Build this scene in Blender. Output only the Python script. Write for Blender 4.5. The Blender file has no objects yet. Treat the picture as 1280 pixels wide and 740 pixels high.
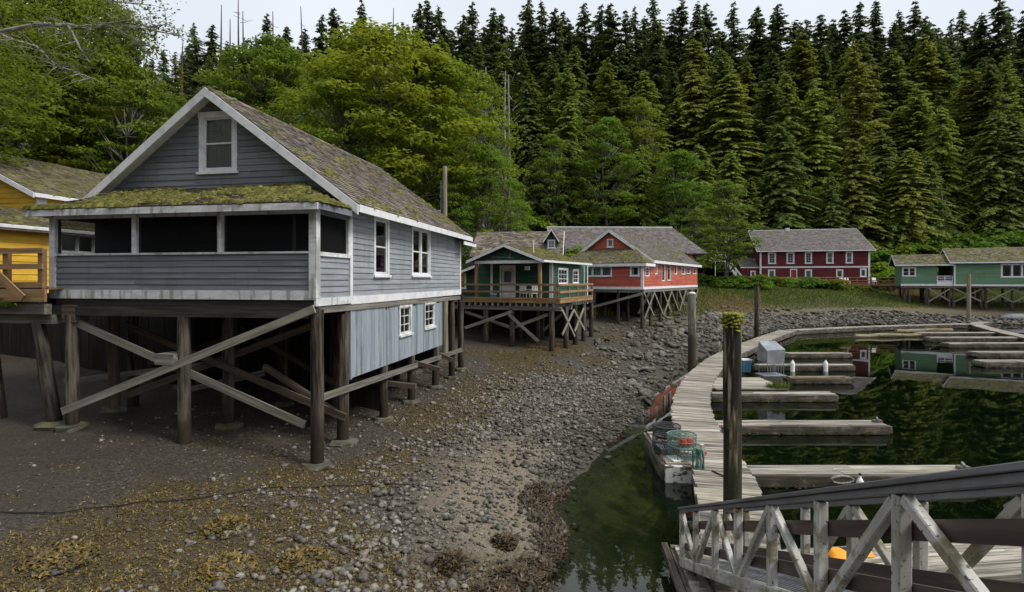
import bpy, bmesh, math, random
import numpy as np
from mathutils import Vector, Matrix
R = math.radians
random.seed(7)
rng = np.random.default_rng(11)
scene = bpy.context.scene
COL = scene.collection

# ------------------------------------------------------------ camera, sky, sun, exposure
cam_d = bpy.data.cameras.new('camera')
cam_d.sensor_width = 36.0
cam_d.lens = 36.0 * 700 / 1280
cam_d.shift_y = -20.0 / 1280
cam_d.clip_start = 0.05
cam_d.clip_end = 6000
cam = bpy.data.objects.new('camera', cam_d)
cam.location = (0, 0, 5)
cam.rotation_euler = (R(90), 0, 0)
COL.objects.link(cam)
scene.camera = cam

SUN_EL, SUN_AZ = R(52), R(112)          # azimuth clockwise from north (+Y)
world = bpy.data.worlds.new('World')
scene.world = world
world.use_nodes = True
wn = world.node_tree
wn.nodes.clear()
sky = wn.nodes.new('ShaderNodeTexSky')
sky.sky_type = 'NISHITA'
sky.sun_disc = False
sky.sun_elevation = SUN_EL
sky.sun_rotation = SUN_AZ
sky.altitude = 10
bg1 = wn.nodes.new('ShaderNodeBackground')
bg1.inputs['Strength'].default_value = 0.10
wn.links.new(sky.outputs[0], bg1.inputs['Color'])
bg2 = wn.nodes.new('ShaderNodeBackground')      # the overcast: pale cloud with faint mottling
tc = wn.nodes.new('ShaderNodeTexCoord')
cn = wn.nodes.new('ShaderNodeTexNoise')
cn.inputs['Scale'].default_value = 2.2
cn.inputs['Detail'].default_value = 5
wn.links.new(tc.outputs['Generated'], cn.inputs['Vector'])
cr = wn.nodes.new('ShaderNodeValToRGB')
cr.color_ramp.elements[0].position = 0.3
cr.color_ramp.elements[0].color = (0.56, 0.60, 0.65, 1)
cr.color_ramp.elements[1].position = 0.7
cr.color_ramp.elements[1].color = (0.66, 0.69, 0.73, 1)
wn.links.new(cn.outputs['Fac'], cr.inputs[0])
wn.links.new(cr.outputs[0], bg2.inputs['Color'])
bg2.inputs['Strength'].default_value = 1.0
wm = wn.nodes.new('ShaderNodeMixShader')
wm.inputs[0].default_value = 0.88
wo = wn.nodes.new('ShaderNodeOutputWorld')
wn.links.new(bg1.outputs[0], wm.inputs[1])
wn.links.new(bg2.outputs[0], wm.inputs[2])
wn.links.new(wm.outputs[0], wo.inputs['Surface'])

sun_d = bpy.data.lights.new('sun', 'SUN')
sun_d.energy = 2.1
sun_d.angle = R(18)
sun_d.color = (1.0, 0.96, 0.90)
sun = bpy.data.objects.new('sun', sun_d)
COL.objects.link(sun)
sd = Vector((math.sin(SUN_AZ) * math.cos(SUN_EL), math.cos(SUN_AZ) * math.cos(SUN_EL), math.sin(SUN_EL)))
sun.rotation_euler = sd.to_track_quat('Z', 'Y').to_euler()
sun.location = sd * 100

scene.view_settings.view_transform = 'Standard'
scene.view_settings.look = 'None'
scene.view_settings.gamma = 1
scene.view_settings.exposure = 0.55
cy = scene.cycles
cy.max_bounces = 8
cy.diffuse_bounces = 3
cy.glossy_bounces = 3
cy.transmission_bounces = 4
cy.transparent_max_bounces = 12
cy.sample_clamp_indirect = 4
cy.use_denoising = True

# ------------------------------------------------------------ materials
MATS = {}
def newmat(name):
    m = bpy.data.materials.new(name)
    m.use_nodes = True
    m.node_tree.nodes.clear()
    out = m.node_tree.nodes.new('ShaderNodeOutputMaterial')
    MATS[name] = m
    return m, m.node_tree, out
def nd(t, ty, **kw):
    n = t.nodes.new(ty)
    for k, v in kw.items():
        if hasattr(n, k): setattr(n, k, v)
    return n
def mixc(t, fac, a, b, mode='MIX'):
    n = t.nodes.new('ShaderNodeMix'); n.data_type = 'RGBA'; n.blend_type = mode
    for sock, v in ((n.inputs[0], fac), (n.inputs[6], a), (n.inputs[7], b)):
        if isinstance(v, bpy.types.NodeSocket): t.links.new(v, sock)
        elif isinstance(v, (int, float)): sock.default_value = v
        else: sock.default_value = (v[0], v[1], v[2], 1)
    return n.outputs[2]
def mathn(t, op, a, b=0.0, clamp=False):
    n = t.nodes.new('ShaderNodeMath'); n.operation = op; n.use_clamp = clamp
    for sock, v in ((n.inputs[0], a), (n.inputs[1], b)):
        if isinstance(v, bpy.types.NodeSocket): t.links.new(v, sock)
        else: sock.default_value = v
    return n.outputs[0]
def ramp(t, v, lo, hi):
    n = t.nodes.new('ShaderNodeMapRange'); n.clamp = True; n.interpolation_type = 'SMOOTHSTEP'
    t.links.new(v, n.inputs[0]); n.inputs[1].default_value = lo; n.inputs[2].default_value = hi
    return n.outputs[0]
def noise(t, vec, scale=1.0, detail=4, rough=0.6):
    n = t.nodes.new('ShaderNodeTexNoise')
    n.inputs['Scale'].default_value = scale; n.inputs['Detail'].default_value = detail
    n.inputs['Roughness'].default_value = rough
    t.links.new(vec, n.inputs['Vector'])
    return n.outputs['Fac']
def mapped(t, scale, coord='Object', jitter=True):
    tc = t.nodes.new('ShaderNodeTexCoord'); mp = t.nodes.new('ShaderNodeMapping')
    mp.inputs['Scale'].default_value = scale
    t.links.new(tc.outputs[coord], mp.inputs['Vector'])
    if jitter:
        oi = t.nodes.new('ShaderNodeObjectInfo')
        s = mathn(t, 'MULTIPLY', oi.outputs['Random'], 37.0)
        t.links.new(s, mp.inputs['Location'])
    return mp.outputs[0]

def mat(name, c1, c2, scale=(1, 1, 1), rough=0.8, bump=0.3, bdist=0.01, c3=None, s3=1.5, t3=(0.5, 0.65), a3=1.0,
        c4=None, s4=8.0, t4=(0.62, 0.7), objvar=0.25, attr=0.0, spec=0.3, detail=5, metal=0.0, zdark=None, lo=0.35, hi=0.65, streak=False):
    """two-tone noise colour stretched along the grain, optional stain layers, optional band of colour by height"""
    m, t, out = newmat(name)
    v = mapped(t, scale)
    f = noise(t, v, 1.0, detail)
    col = mixc(t, ramp(t, f, lo, hi), c1, c2)
    tc = t.nodes.new('ShaderNodeTexCoord')
    geo = t.nodes.new('ShaderNodeNewGeometry')
    if c3 is not None:
        pv = geo.outputs['Position']
        if streak:
            ms = t.nodes.new('ShaderNodeMapping'); ms.inputs['Scale'].default_value = (3.2, 3.2, .45); t.links.new(pv, ms.inputs['Vector']); pv = ms.outputs[0]
        f3 = noise(t, pv, s3, 5)
        fac = mathn(t, 'MULTIPLY', ramp(t, f3, *t3), a3)
        col = mixc(t, fac, col, c3)
    if c4 is not None:
        f4 = noise(t, geo.outputs['Position'], s4, 3)
        col = mixc(t, ramp(t, f4, *t4), col, c4)
    if zdark is not None:            # (z_low, z_high, colour): wet and weed-grown below the tide line
        sx = t.nodes.new('ShaderNodeSeparateXYZ'); t.links.new(geo.outputs['Position'], sx.inputs[0])
        n5 = noise(t, geo.outputs['Position'], 2.5, 3)
        zz = mathn(t, 'ADD', sx.outputs[2], mathn(t, 'MULTIPLY', mathn(t, 'SUBTRACT', n5, 0.5), 1.4))
        fz = ramp(t, zz, zdark[0], zdark[1])
        col = mixc(t, fz, zdark[2], col)
    if objvar:
        oi = t.nodes.new('ShaderNodeObjectInfo')
        k = mathn(t, 'ADD', mathn(t, 'MULTIPLY', oi.outputs['Random'], objvar), 1 - objvar / 2)
        cmb = t.nodes.new('ShaderNodeCombineXYZ')
        for i in range(3): t.links.new(k, cmb.inputs[i])
        col = mixc(t, 1.0, col, cmb.outputs[0], 'MULTIPLY')
    if attr:
        at = t.nodes.new('ShaderNodeAttribute'); at.attribute_name = 'rnd'
        k = mathn(t, 'ADD', mathn(t, 'MULTIPLY', at.outputs['Fac'], attr), 1 - attr / 2)
        cmb = t.nodes.new('ShaderNodeCombineXYZ')
        for i in range(3): t.links.new(k, cmb.inputs[i])
        col = mixc(t, 1.0, col, cmb.outputs[0], 'MULTIPLY')
    p = t.nodes.new('ShaderNodeBsdfPrincipled')
    t.links.new(col, p.inputs['Base Color'])
    p.inputs['Roughness'].default_value = rough
    p.inputs['Specular IOR Level'].default_value = spec
    p.inputs['Metallic'].default_value = metal
    if bump:
        b = t.nodes.new('ShaderNodeBump'); b.inputs['Strength'].default_value = bump
        b.inputs['Distance'].default_value = bdist
        t.links.new(f, b.inputs['Height']); t.links.new(b.outputs[0], p.inputs['Normal'])
    t.links.new(p.outputs[0], out.inputs['Surface'])
    return m

GX = (0.7, 13, 13)      # grain along local x (beams)
GH = (0.8, 0.8, 14)     # horizontal boards built in house space
GV = (14, 14, 0.8)      # vertical boards
# paints
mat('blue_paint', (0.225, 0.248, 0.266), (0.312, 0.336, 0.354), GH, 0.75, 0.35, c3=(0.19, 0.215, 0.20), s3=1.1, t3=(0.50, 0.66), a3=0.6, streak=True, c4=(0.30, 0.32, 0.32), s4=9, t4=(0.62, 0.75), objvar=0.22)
mat('blue_shaded_paint', (0.145, 0.164, 0.178), (0.198, 0.220, 0.234), GH, 0.75, 0.35, c3=(0.12, 0.135, 0.13), s3=1.0, t3=(0.5, 0.66), a3=0.6, streak=True, c4=(0.20, 0.21, 0.21), s4=7, t4=(0.66, 0.74), objvar=0.28)  # shaded copy of the blue paint, darkened for the front turned from the light
mat('blue_panel', (0.235, 0.276, 0.308), (0.300, 0.342, 0.372), GV, 0.8, 0.3, c3=(0.15, 0.165, 0.165), s3=1.0, t3=(0.5, 0.64), a3=0.7, streak=True, c4=(0.33, 0.36, 0.38), s4=6, t4=(0.62, 0.72), objvar=0.2)
mat('white_paint', (0.68, 0.69, 0.70), (0.80, 0.80, 0.80), (3, 3, 3), 0.6, 0.15, c3=(0.40, 0.42, 0.40), s3=2.6, t3=(0.52, 0.72), a3=0.5, objvar=0.1)
mat('weathered_white', (0.54, 0.55, 0.54), (0.72, 0.73, 0.72), (2, 2, 9), 0.7, 0.25, c3=(0.26, 0.26, 0.20), s3=1.6, t3=(0.5, 0.64), a3=0.8, streak=True, objvar=0.1)
mat('flaking_white', (0.10, 0.09, 0.07), (0.62, 0.60, 0.54), (5, 5, 9), 0.8, 0.6, lo=0.44, hi=0.52, objvar=0)
mat('yellow_paint', (0.66, 0.38, 0.035), (0.78, 0.47, 0.05), GH, 0.7, 0.2, c3=(0.42, 0.26, 0.05), s3=1.3, t3=(0.55, 0.75), a3=0.5, objvar=0.12)
mat('green_paint', (0.020, 0.062, 0.038), (0.034, 0.090, 0.056), GH, 0.7, 0.25, objvar=0.2, attr=0.3)
mat('pale_green_paint', (0.115, 0.225, 0.130), (0.155, 0.275, 0.165), GH, 0.75, 0.25, c3=(0.16, 0.19, 0.09), s3=0.9, t3=(0.52, 0.72), a3=0.6, objvar=0.1, attr=0.2)
mat('red_paint', (0.40, 0.090, 0.060), (0.50, 0.128, 0.086), GH, 0.75, 0.25, c3=(0.30, 0.05, 0.04), s3=0.9, t3=(0.5, 0.72), a3=0.6, objvar=0.15, attr=0.25)
mat('maroon_paint', (0.095, 0.014, 0.018), (0.135, 0.022, 0.026), GH, 0.75, 0.25, objvar=0.1, attr=0.3)
mat('door_red', (0.26, 0.03, 0.03), (0.32, 0.04, 0.04), GV, 0.6, 0.1)
mat('curtain', (0.50, 0.50, 0.48), (0.66, 0.66, 0.64), (30, 30, 2), 0.9, 0.2)
mat('dark_interior', (0.02, 0.02, 0.02), (0.035, 0.033, 0.03), (1, 1, 1), 0.9, 0)
# woods
mat('grey_beam', (0.10, 0.092, 0.078), (0.235, 0.215, 0.185), GX, 0.85, 0.5, c3=(0.13, 0.135, 0.07), s3=1.2, t3=(0.52, 0.72), a3=0.6, objvar=0.5)
mat('pale_brace', (0.16, 0.15, 0.12), (0.30, 0.28, 0.23), GX, 0.85, 0.5, c3=(0.15, 0.15, 0.08), s3=1.6, t3=(0.5, 0.7), a3=0.6, objvar=0.2)
mat('dark_beam', (0.022, 0.019, 0.016), (0.050, 0.043, 0.036), GX, 0.9, 0.5, objvar=0.4)
mat('shade_board', (0.012, 0.011, 0.010), (0.030, 0.027, 0.024), GV, 0.9, 0.5, objvar=0.6)  # for dark boards added under the houses in place of shade
mat('pale_pile', (0.085, 0.078, 0.062), (0.27, 0.255, 0.215), (1.0, 11, 11), 0.85, 0.7, bdist=0.02, c3=(0.12, 0.13, 0.07), s3=2.0, t3=(0.5, 0.7), a3=0.6, objvar=0.1, zdark=(1.6, 3.0, (0.05, 0.042, 0.028)))
mat('brown_beam', (0.075, 0.056, 0.040), (0.145, 0.110, 0.080), GX, 0.85, 0.5, objvar=0.4)
mat('piling', (0.018, 0.014, 0.010), (0.125, 0.105, 0.082), (1.0, 11, 11), 0.85, 0.8, bdist=0.02, c3=(0.15, 0.135, 0.11), s3=3.2, t3=(0.60, 0.75), a3=0.6, c4=(0.075, 0.038, 0.02), s4=1.3, t4=(0.6, 0.75), objvar=0.5, zdark=(0.9, 2.3, (0.028, 0.020, 0.011)))
mat('dark_piling', (0.014, 0.011, 0.008), (0.30, 0.255, 0.165), (0.8, 10, 10), 0.8, 0.9, bdist=0.03, lo=0.50, hi=0.66, c3=(0.03, 0.022, 0.014), s3=1.6, t3=(0.48, 0.62), a3=0.8, c4=(0.06, 0.065, 0.018), s4=2.6, t4=(0.58, 0.72), objvar=0.3, zdark=(0.9, 2.4, (0.022, 0.026, 0.010)))
mat('pile_cap_white', (0.45, 0.45, 0.42), (0.6, 0.6, 0.57), (2, 2, 2), 0.8, 0.2)
mat('dock_plank', (0.17, 0.15, 0.12), (0.42, 0.385, 0.325), (16, 0.9, 16), 0.85, 0.5, c3=(0.20, 0.20, 0.13), s3=1.1, t3=(0.52, 0.7), a3=0.5, c4=(0.10, 0.085, 0.06), s4=4, t4=(0.62, 0.72), objvar=0.6)
mat('dock_board', (0.13, 0.112, 0.088), (0.42, 0.385, 0.325), GX, 0.85, 0.5, c3=(0.18, 0.17, 0.10), s3=1.3, t3=(0.52, 0.7), a3=0.6, objvar=0.75)
mat('dock_side', (0.045, 0.036, 0.027), (0.20, 0.172, 0.135), GX, 0.85, 0.7, c3=(0.24, 0.22, 0.19), s3=3.5, t3=(0.58, 0.72), a3=0.7, objvar=0.4, zdark=(-0.1, 0.45, (0.04, 0.038, 0.022)))
mat('log', (0.15, 0.125, 0.075), (0.30, 0.26, 0.16), (0.6, 9, 9), 0.85, 0.6, c3=(0.09, 0.07, 0.04), s3=2.5, t3=(0.5, 0.66), objvar=0.3)
mat('brown_rail', (0.19, 0.115, 0.052), (0.32, 0.205, 0.100), GX, 0.7, 0.35, c3=(0.17, 0.12, 0.06), s3=1.6, t3=(0.55, 0.72), a3=0.6, objvar=0.3)
mat('deck_edge', (0.13, 0.08, 0.045), (0.24, 0.155, 0.09), GX, 0.8, 0.4, objvar=0.3)
mat('stained_rail', (0.065, 0.046, 0.038), (0.125, 0.092, 0.076), GX, 0.55, 0.3, objvar=0.2, spec=0.4)
mat('gangway_white', (0.33, 0.315, 0.265), (0.57, 0.565, 0.53), (0.9, 10, 10), 0.7, 0.4, c3=(0.20, 0.165, 0.075), s3=4.0, t3=(0.50, 0.64), a3=0.85, c4=(0.10, 0.09, 0.06), s4=30, t4=(0.60, 0.68), objvar=0.15)
mat('gangway_cap', (0.14, 0.14, 0.145), (0.22, 0.22, 0.225), GX, 0.6, 0.25, c3=(0.075, 0.075, 0.07), s3=1.4, t3=(0.5, 0.7), a3=0.5, objvar=0.1)
mat('tread_metal', (0.34, 0.36, 0.38), (0.50, 0.52, 0.54), (4, 4, 4), 0.45, 0.1, metal=0.6, c3=(0.25, 0.25, 0.22), s3=5, t3=(0.5, 0.7), a3=0.5)
# roofs
mat('shingle', (0.105, 0.088, 0.072), (0.205, 0.178, 0.150), (2, 2, 2), 0.9, 0.4, c3=(0.155, 0.140, 0.045), s3=1.3, t3=(0.53, 0.66), a3=0.85, c4=(0.25, 0.25, 0.21), s4=7, t4=(0.64, 0.72), attr=0.9, objvar=0)
mat('mossy_shingle', (0.085, 0.074, 0.05), (0.17, 0.145, 0.10), (2, 2, 2), 0.9, 0.4, c3=(0.115, 0.112, 0.032), s3=1.6, t3=(0.42, 0.6), a3=0.75, c4=(0.22, 0.20, 0.13), s4=6, t4=(0.62, 0.72), attr=0.8, objvar=0)
mat('grey_shingle', (0.105, 0.090, 0.085), (0.175, 0.155, 0.148), (2, 2, 2), 0.9, 0.4, c3=(0.10, 0.105, 0.055), s3=0.55, t3=(0.52, 0.68), a3=0.8, attr=0.5, objvar=0)
mat('bright_moss', (0.13, 0.135, 0.014), (0.28, 0.265, 0.035), (9, 9, 9), 0.95, 0.6, attr=0.6, objvar=0)
mat('moss', (0.060, 0.062, 0.012), (0.150, 0.138, 0.030), (6, 6, 6), 0.95, 0.6, attr=0.7, objvar=0, c3=(0.16, 0.09, 0.03), s3=5, t3=(0.6, 0.72), a3=0.7)
mat('roof_deck', (0.03, 0.026, 0.022), (0.05, 0.042, 0.036), (2, 2, 2), 0.9, 0)
# ground things
mat('rock', (0.040, 0.036, 0.029), (0.185, 0.170, 0.142), (9, 9, 9), 0.8, 0.5, attr=0.95, objvar=0.5, c3=(0.085, 0.07, 0.045), s3=0.7, t3=(0.5, 0.7), a3=0.7, c4=(0.07, 0.085, 0.03), s4=1.7, t4=(0.64, 0.74), zdark=(0.0, 0.35, (0.035, 0.033, 0.022)), spec=0.4)
mat('pebble', (0.08, 0.073, 0.06), (0.22, 0.205, 0.175), (9, 9, 9), 0.8, 0.3, attr=1.2, objvar=0)
mat('footing', (0.06, 0.06, 0.042), (0.125, 0.12, 0.088), (4, 4, 4), 0.9, 0.5, objvar=0.2, c3=(0.12, 0.11, 0.05), s3=2, t3=(0.5, 0.65), a3=0.7)
mat('weed', (0.062, 0.042, 0.009), (0.185, 0.128, 0.022), (7, 7, 7), 0.6, 0.3, attr=0.9, objvar=0, c3=(0.05, 0.03, 0.008), s3=0.8, t3=(0.5, 0.7), a3=0.7, spec=0.5)
mat('dark_weed', (0.030, 0.020, 0.010), (0.085, 0.055, 0.02), (7, 7, 7), 0.5, 0.3, attr=0.9, objvar=0, spec=0.5)
mat('barnacle', (0.25, 0.24, 0.2), (0.45, 0.43, 0.38), (9, 9, 9), 0.9, 0.3)
# odd things
mat('wire_black', (0.03, 0.03, 0.032), (0.06, 0.06, 0.062), (5, 5, 5), 0.6, 0)
mat('wire_green', (0.10, 0.17, 0.14), (0.17, 0.24, 0.20), (5, 5, 5), 0.6, 0)
mat('rope_green', (0.02, 0.11, 0.085), (0.04, 0.17, 0.13), (20, 20, 20), 0.8, 0.2)
mat('rope_grey', (0.12, 0.11, 0.09), (0.30, 0.29, 0.25), (12, 12, 12), 0.8, 0.2)
mat('hose_black', (0.008, 0.008, 0.008), (0.015, 0.014, 0.013), (5, 5, 5), 0.6, 0)
mat('buoy_red', (0.60, 0.055, 0.035), (0.72, 0.09, 0.05), (5, 5, 5), 0.5, 0.05)
mat('orange_plastic', (0.62, 0.14, 0.03), (0.75, 0.20, 0.045), (5, 5, 5), 0.5, 0.05)
mat('orange_cloth', (0.85, 0.30, 0.02), (0.95, 0.38, 0.03), (5, 5, 5), 0.7, 0.1, objvar=0)
mat('terracotta', (0.36, 0.13, 0.06), (0.46, 0.18, 0.09), (5, 5, 5), 0.8, 0.1)
mat('blue_plastic', (0.07, 0.20, 0.33), (0.10, 0.26, 0.40), (4, 4, 4), 0.5, 0.05)
mat('grey_plastic', (0.12, 0.13, 0.15), (0.18, 0.19, 0.21), (4, 4, 4), 0.6, 0.05)
mat('black_rubber', (0.012, 0.012, 0.013), (0.025, 0.025, 0.026), (4, 4, 4), 0.5, 0.05)
mat('galvanised', (0.26, 0.275, 0.30), (0.38, 0.395, 0.42), (3, 3, 3), 0.45, 0.1, metal=0.5)
mat('white_plastic', (0.70, 0.70, 0.68), (0.80, 0.80, 0.78), (4, 4, 4), 0.5, 0.05, c3=(0.5, 0.5, 0.45), s3=8, t3=(0.55, 0.75), a3=0.5)
mat('brass', (0.3, 0.2, 0.08), (0.4, 0.27, 0.1), (4, 4, 4), 0.4, 0, metal=0.8)
mat('bark', (0.06, 0.052, 0.042), (0.16, 0.145, 0.12), (1, 1, 1), 0.9, 0.5, bdist=0.05, c3=(0.24, 0.235, 0.22), s3=0.8, t3=(0.52, 0.66), a3=0.7)
mat('dark_bark', (0.035, 0.028, 0.022), (0.09, 0.075, 0.06), (1, 1, 1), 0.9, 0.5, bdist=0.05)
mat('pale_bark', (0.22, 0.21, 0.19), (0.38, 0.37, 0.34), (3, 3, 3), 0.9, 0.3, c3=(0.10, 0.10, 0.08), s3=2.5, t3=(0.52, 0.66), a3=0.7)
mat('dead_wood', (0.12, 0.11, 0.10), (0.22, 0.21, 0.19), (1, 1, 1), 0.9, 0.3)
mat('pole_wood', (0.16, 0.135, 0.09), (0.28, 0.245, 0.18), (1, 11, 11), 0.85, 0.5, c3=(0.15, 0.17, 0.10), s3=1.2, t3=(0.5, 0.7), a3=0.5)

def foliage(name, c1, c2, c3, trans=0.3, clump=0.5):
    m, t, out = newmat(name)
    at = t.nodes.new('ShaderNodeAttribute'); at.attribute_name = 'rnd'
    col = mixc(t, at.outputs['Fac'], c1, c2)
    tcn = t.nodes.new('ShaderNodeTexCoord')
    f = noise(t, tcn.outputs['Object'], clump, 3)
    col = mixc(t, ramp(t, f, 0.45, 0.65), col, c3)
    oi = t.nodes.new('ShaderNodeObjectInfo')
    col = mixc(t, 1.0, col, oi.outputs['Color'], 'MULTIPLY')
    p = t.nodes.new('ShaderNodeBsdfPrincipled'); t.links.new(col, p.inputs['Base Color'])
    p.inputs['Roughness'].default_value = 0.65; p.inputs['Specular IOR Level'].default_value = 0.2
    tr = t.nodes.new('ShaderNodeBsdfTranslucent'); t.links.new(col, tr.inputs['Color'])
    mx = t.nodes.new('ShaderNodeMixShader'); mx.inputs[0].default_value = trans
    t.links.new(p.outputs[0], mx.inputs[1]); t.links.new(tr.outputs[0], mx.inputs[2])
    t.links.new(mx.outputs[0], out.inputs['Surface'])
    return m
foliage('needles', (0.060, 0.090, 0.024), (0.200, 0.245, 0.060), (0.145, 0.190, 0.046), 0.45, 0.25)
foliage('leaves', (0.085, 0.135, 0.013), (0.280, 0.355, 0.030), (0.175, 0.240, 0.021), 0.48, 0.3)
foliage('grass_blades', (0.07, 0.12, 0.02), (0.17, 0.20, 0.04), (0.24, 0.18, 0.07), 0.3, 0.12)

# glass: thin pane, see-through with a reflection
m, t, out = newmat('glass')
tr = nd(t, 'ShaderNodeBsdfTransparent'); tr.inputs[0].default_value = (0.78, 0.82, 0.82, 1)
gl = nd(t, 'ShaderNodeBsdfGlossy'); gl.inputs['Roughness'].default_value = 0.03
lw = nd(t, 'ShaderNodeFresnel'); lw.inputs[0].default_value = 1.5
f = mathn(t, 'ADD', mathn(t, 'MULTIPLY', lw.outputs[0], 1.3), 0.03, True)
mx = nd(t, 'ShaderNodeMixShader'); t.links.new(f, mx.inputs[0])
t.links.new(tr.outputs[0], mx.inputs[1]); t.links.new(gl.outputs[0], mx.inputs[2]); t.links.new(mx.outputs[0], out.inputs['Surface'])

# insect screen, added with a dark mix to darken the porch openings
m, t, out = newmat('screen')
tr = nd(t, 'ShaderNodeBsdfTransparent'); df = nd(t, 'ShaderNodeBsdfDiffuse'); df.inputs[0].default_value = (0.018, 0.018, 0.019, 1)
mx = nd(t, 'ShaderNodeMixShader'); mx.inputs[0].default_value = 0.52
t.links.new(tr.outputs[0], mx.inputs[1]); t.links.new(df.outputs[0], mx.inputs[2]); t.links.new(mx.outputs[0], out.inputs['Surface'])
mat('porch_shade_paint', (0.040, 0.044, 0.050), (0.065, 0.070, 0.078), GH, 0.8, 0.3, objvar=0.2, attr=0.3)  # porch shade put into a darker wall colour

# water
m, t, out = newmat('water')
tr0 = nd(t, 'ShaderNodeBsdfTransparent'); tr0.inputs[0].default_value = (0.90, 0.95, 0.90, 1)
df = nd(t, 'ShaderNodeBsdfDiffuse'); df.inputs[0].default_value = (0.010, 0.034, 0.012, 1)      # the murk of the harbour water
tr = nd(t, 'ShaderNodeMixShader'); tr.inputs[0].default_value = 0.12; t.links.new(tr0.outputs[0], tr.inputs[1]); t.links.new(df.outputs[0], tr.inputs[2])
gl = nd(t, 'ShaderNodeBsdfGlossy'); gl.inputs['Roughness'].default_value = 0.015
tcn = nd(t, 'ShaderNodeTexCoord')
n1 = noise(t, tcn.outputs['Object'], 0.9, 2, 0.4)
bp = nd(t, 'ShaderNodeBump'); bp.inputs['Strength'].default_value = 0.12; bp.inputs['Distance'].default_value = 0.012
t.links.new(n1, bp.inputs['Height']); t.links.new(bp.outputs[0], gl.inputs['Normal'])
fr = nd(t, 'ShaderNodeFresnel'); fr.inputs[0].default_value = 1.62
mx = nd(t, 'ShaderNodeMixShader'); t.links.new(fr.outputs[0], mx.inputs[0])
t.links.new(tr.outputs[0], mx.inputs[1]); t.links.new(gl.outputs[0], mx.inputs[2]); t.links.new(mx.outputs[0], out.inputs['Surface'])
va = nd(t, 'ShaderNodeVolumeAbsorption'); va.inputs['Color'].default_value = (0.42, 0.50, 0.30, 1); va.inputs['Density'].default_value = 0.8
t.links.new(va.outputs[0], out.inputs['Volume'])

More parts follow.
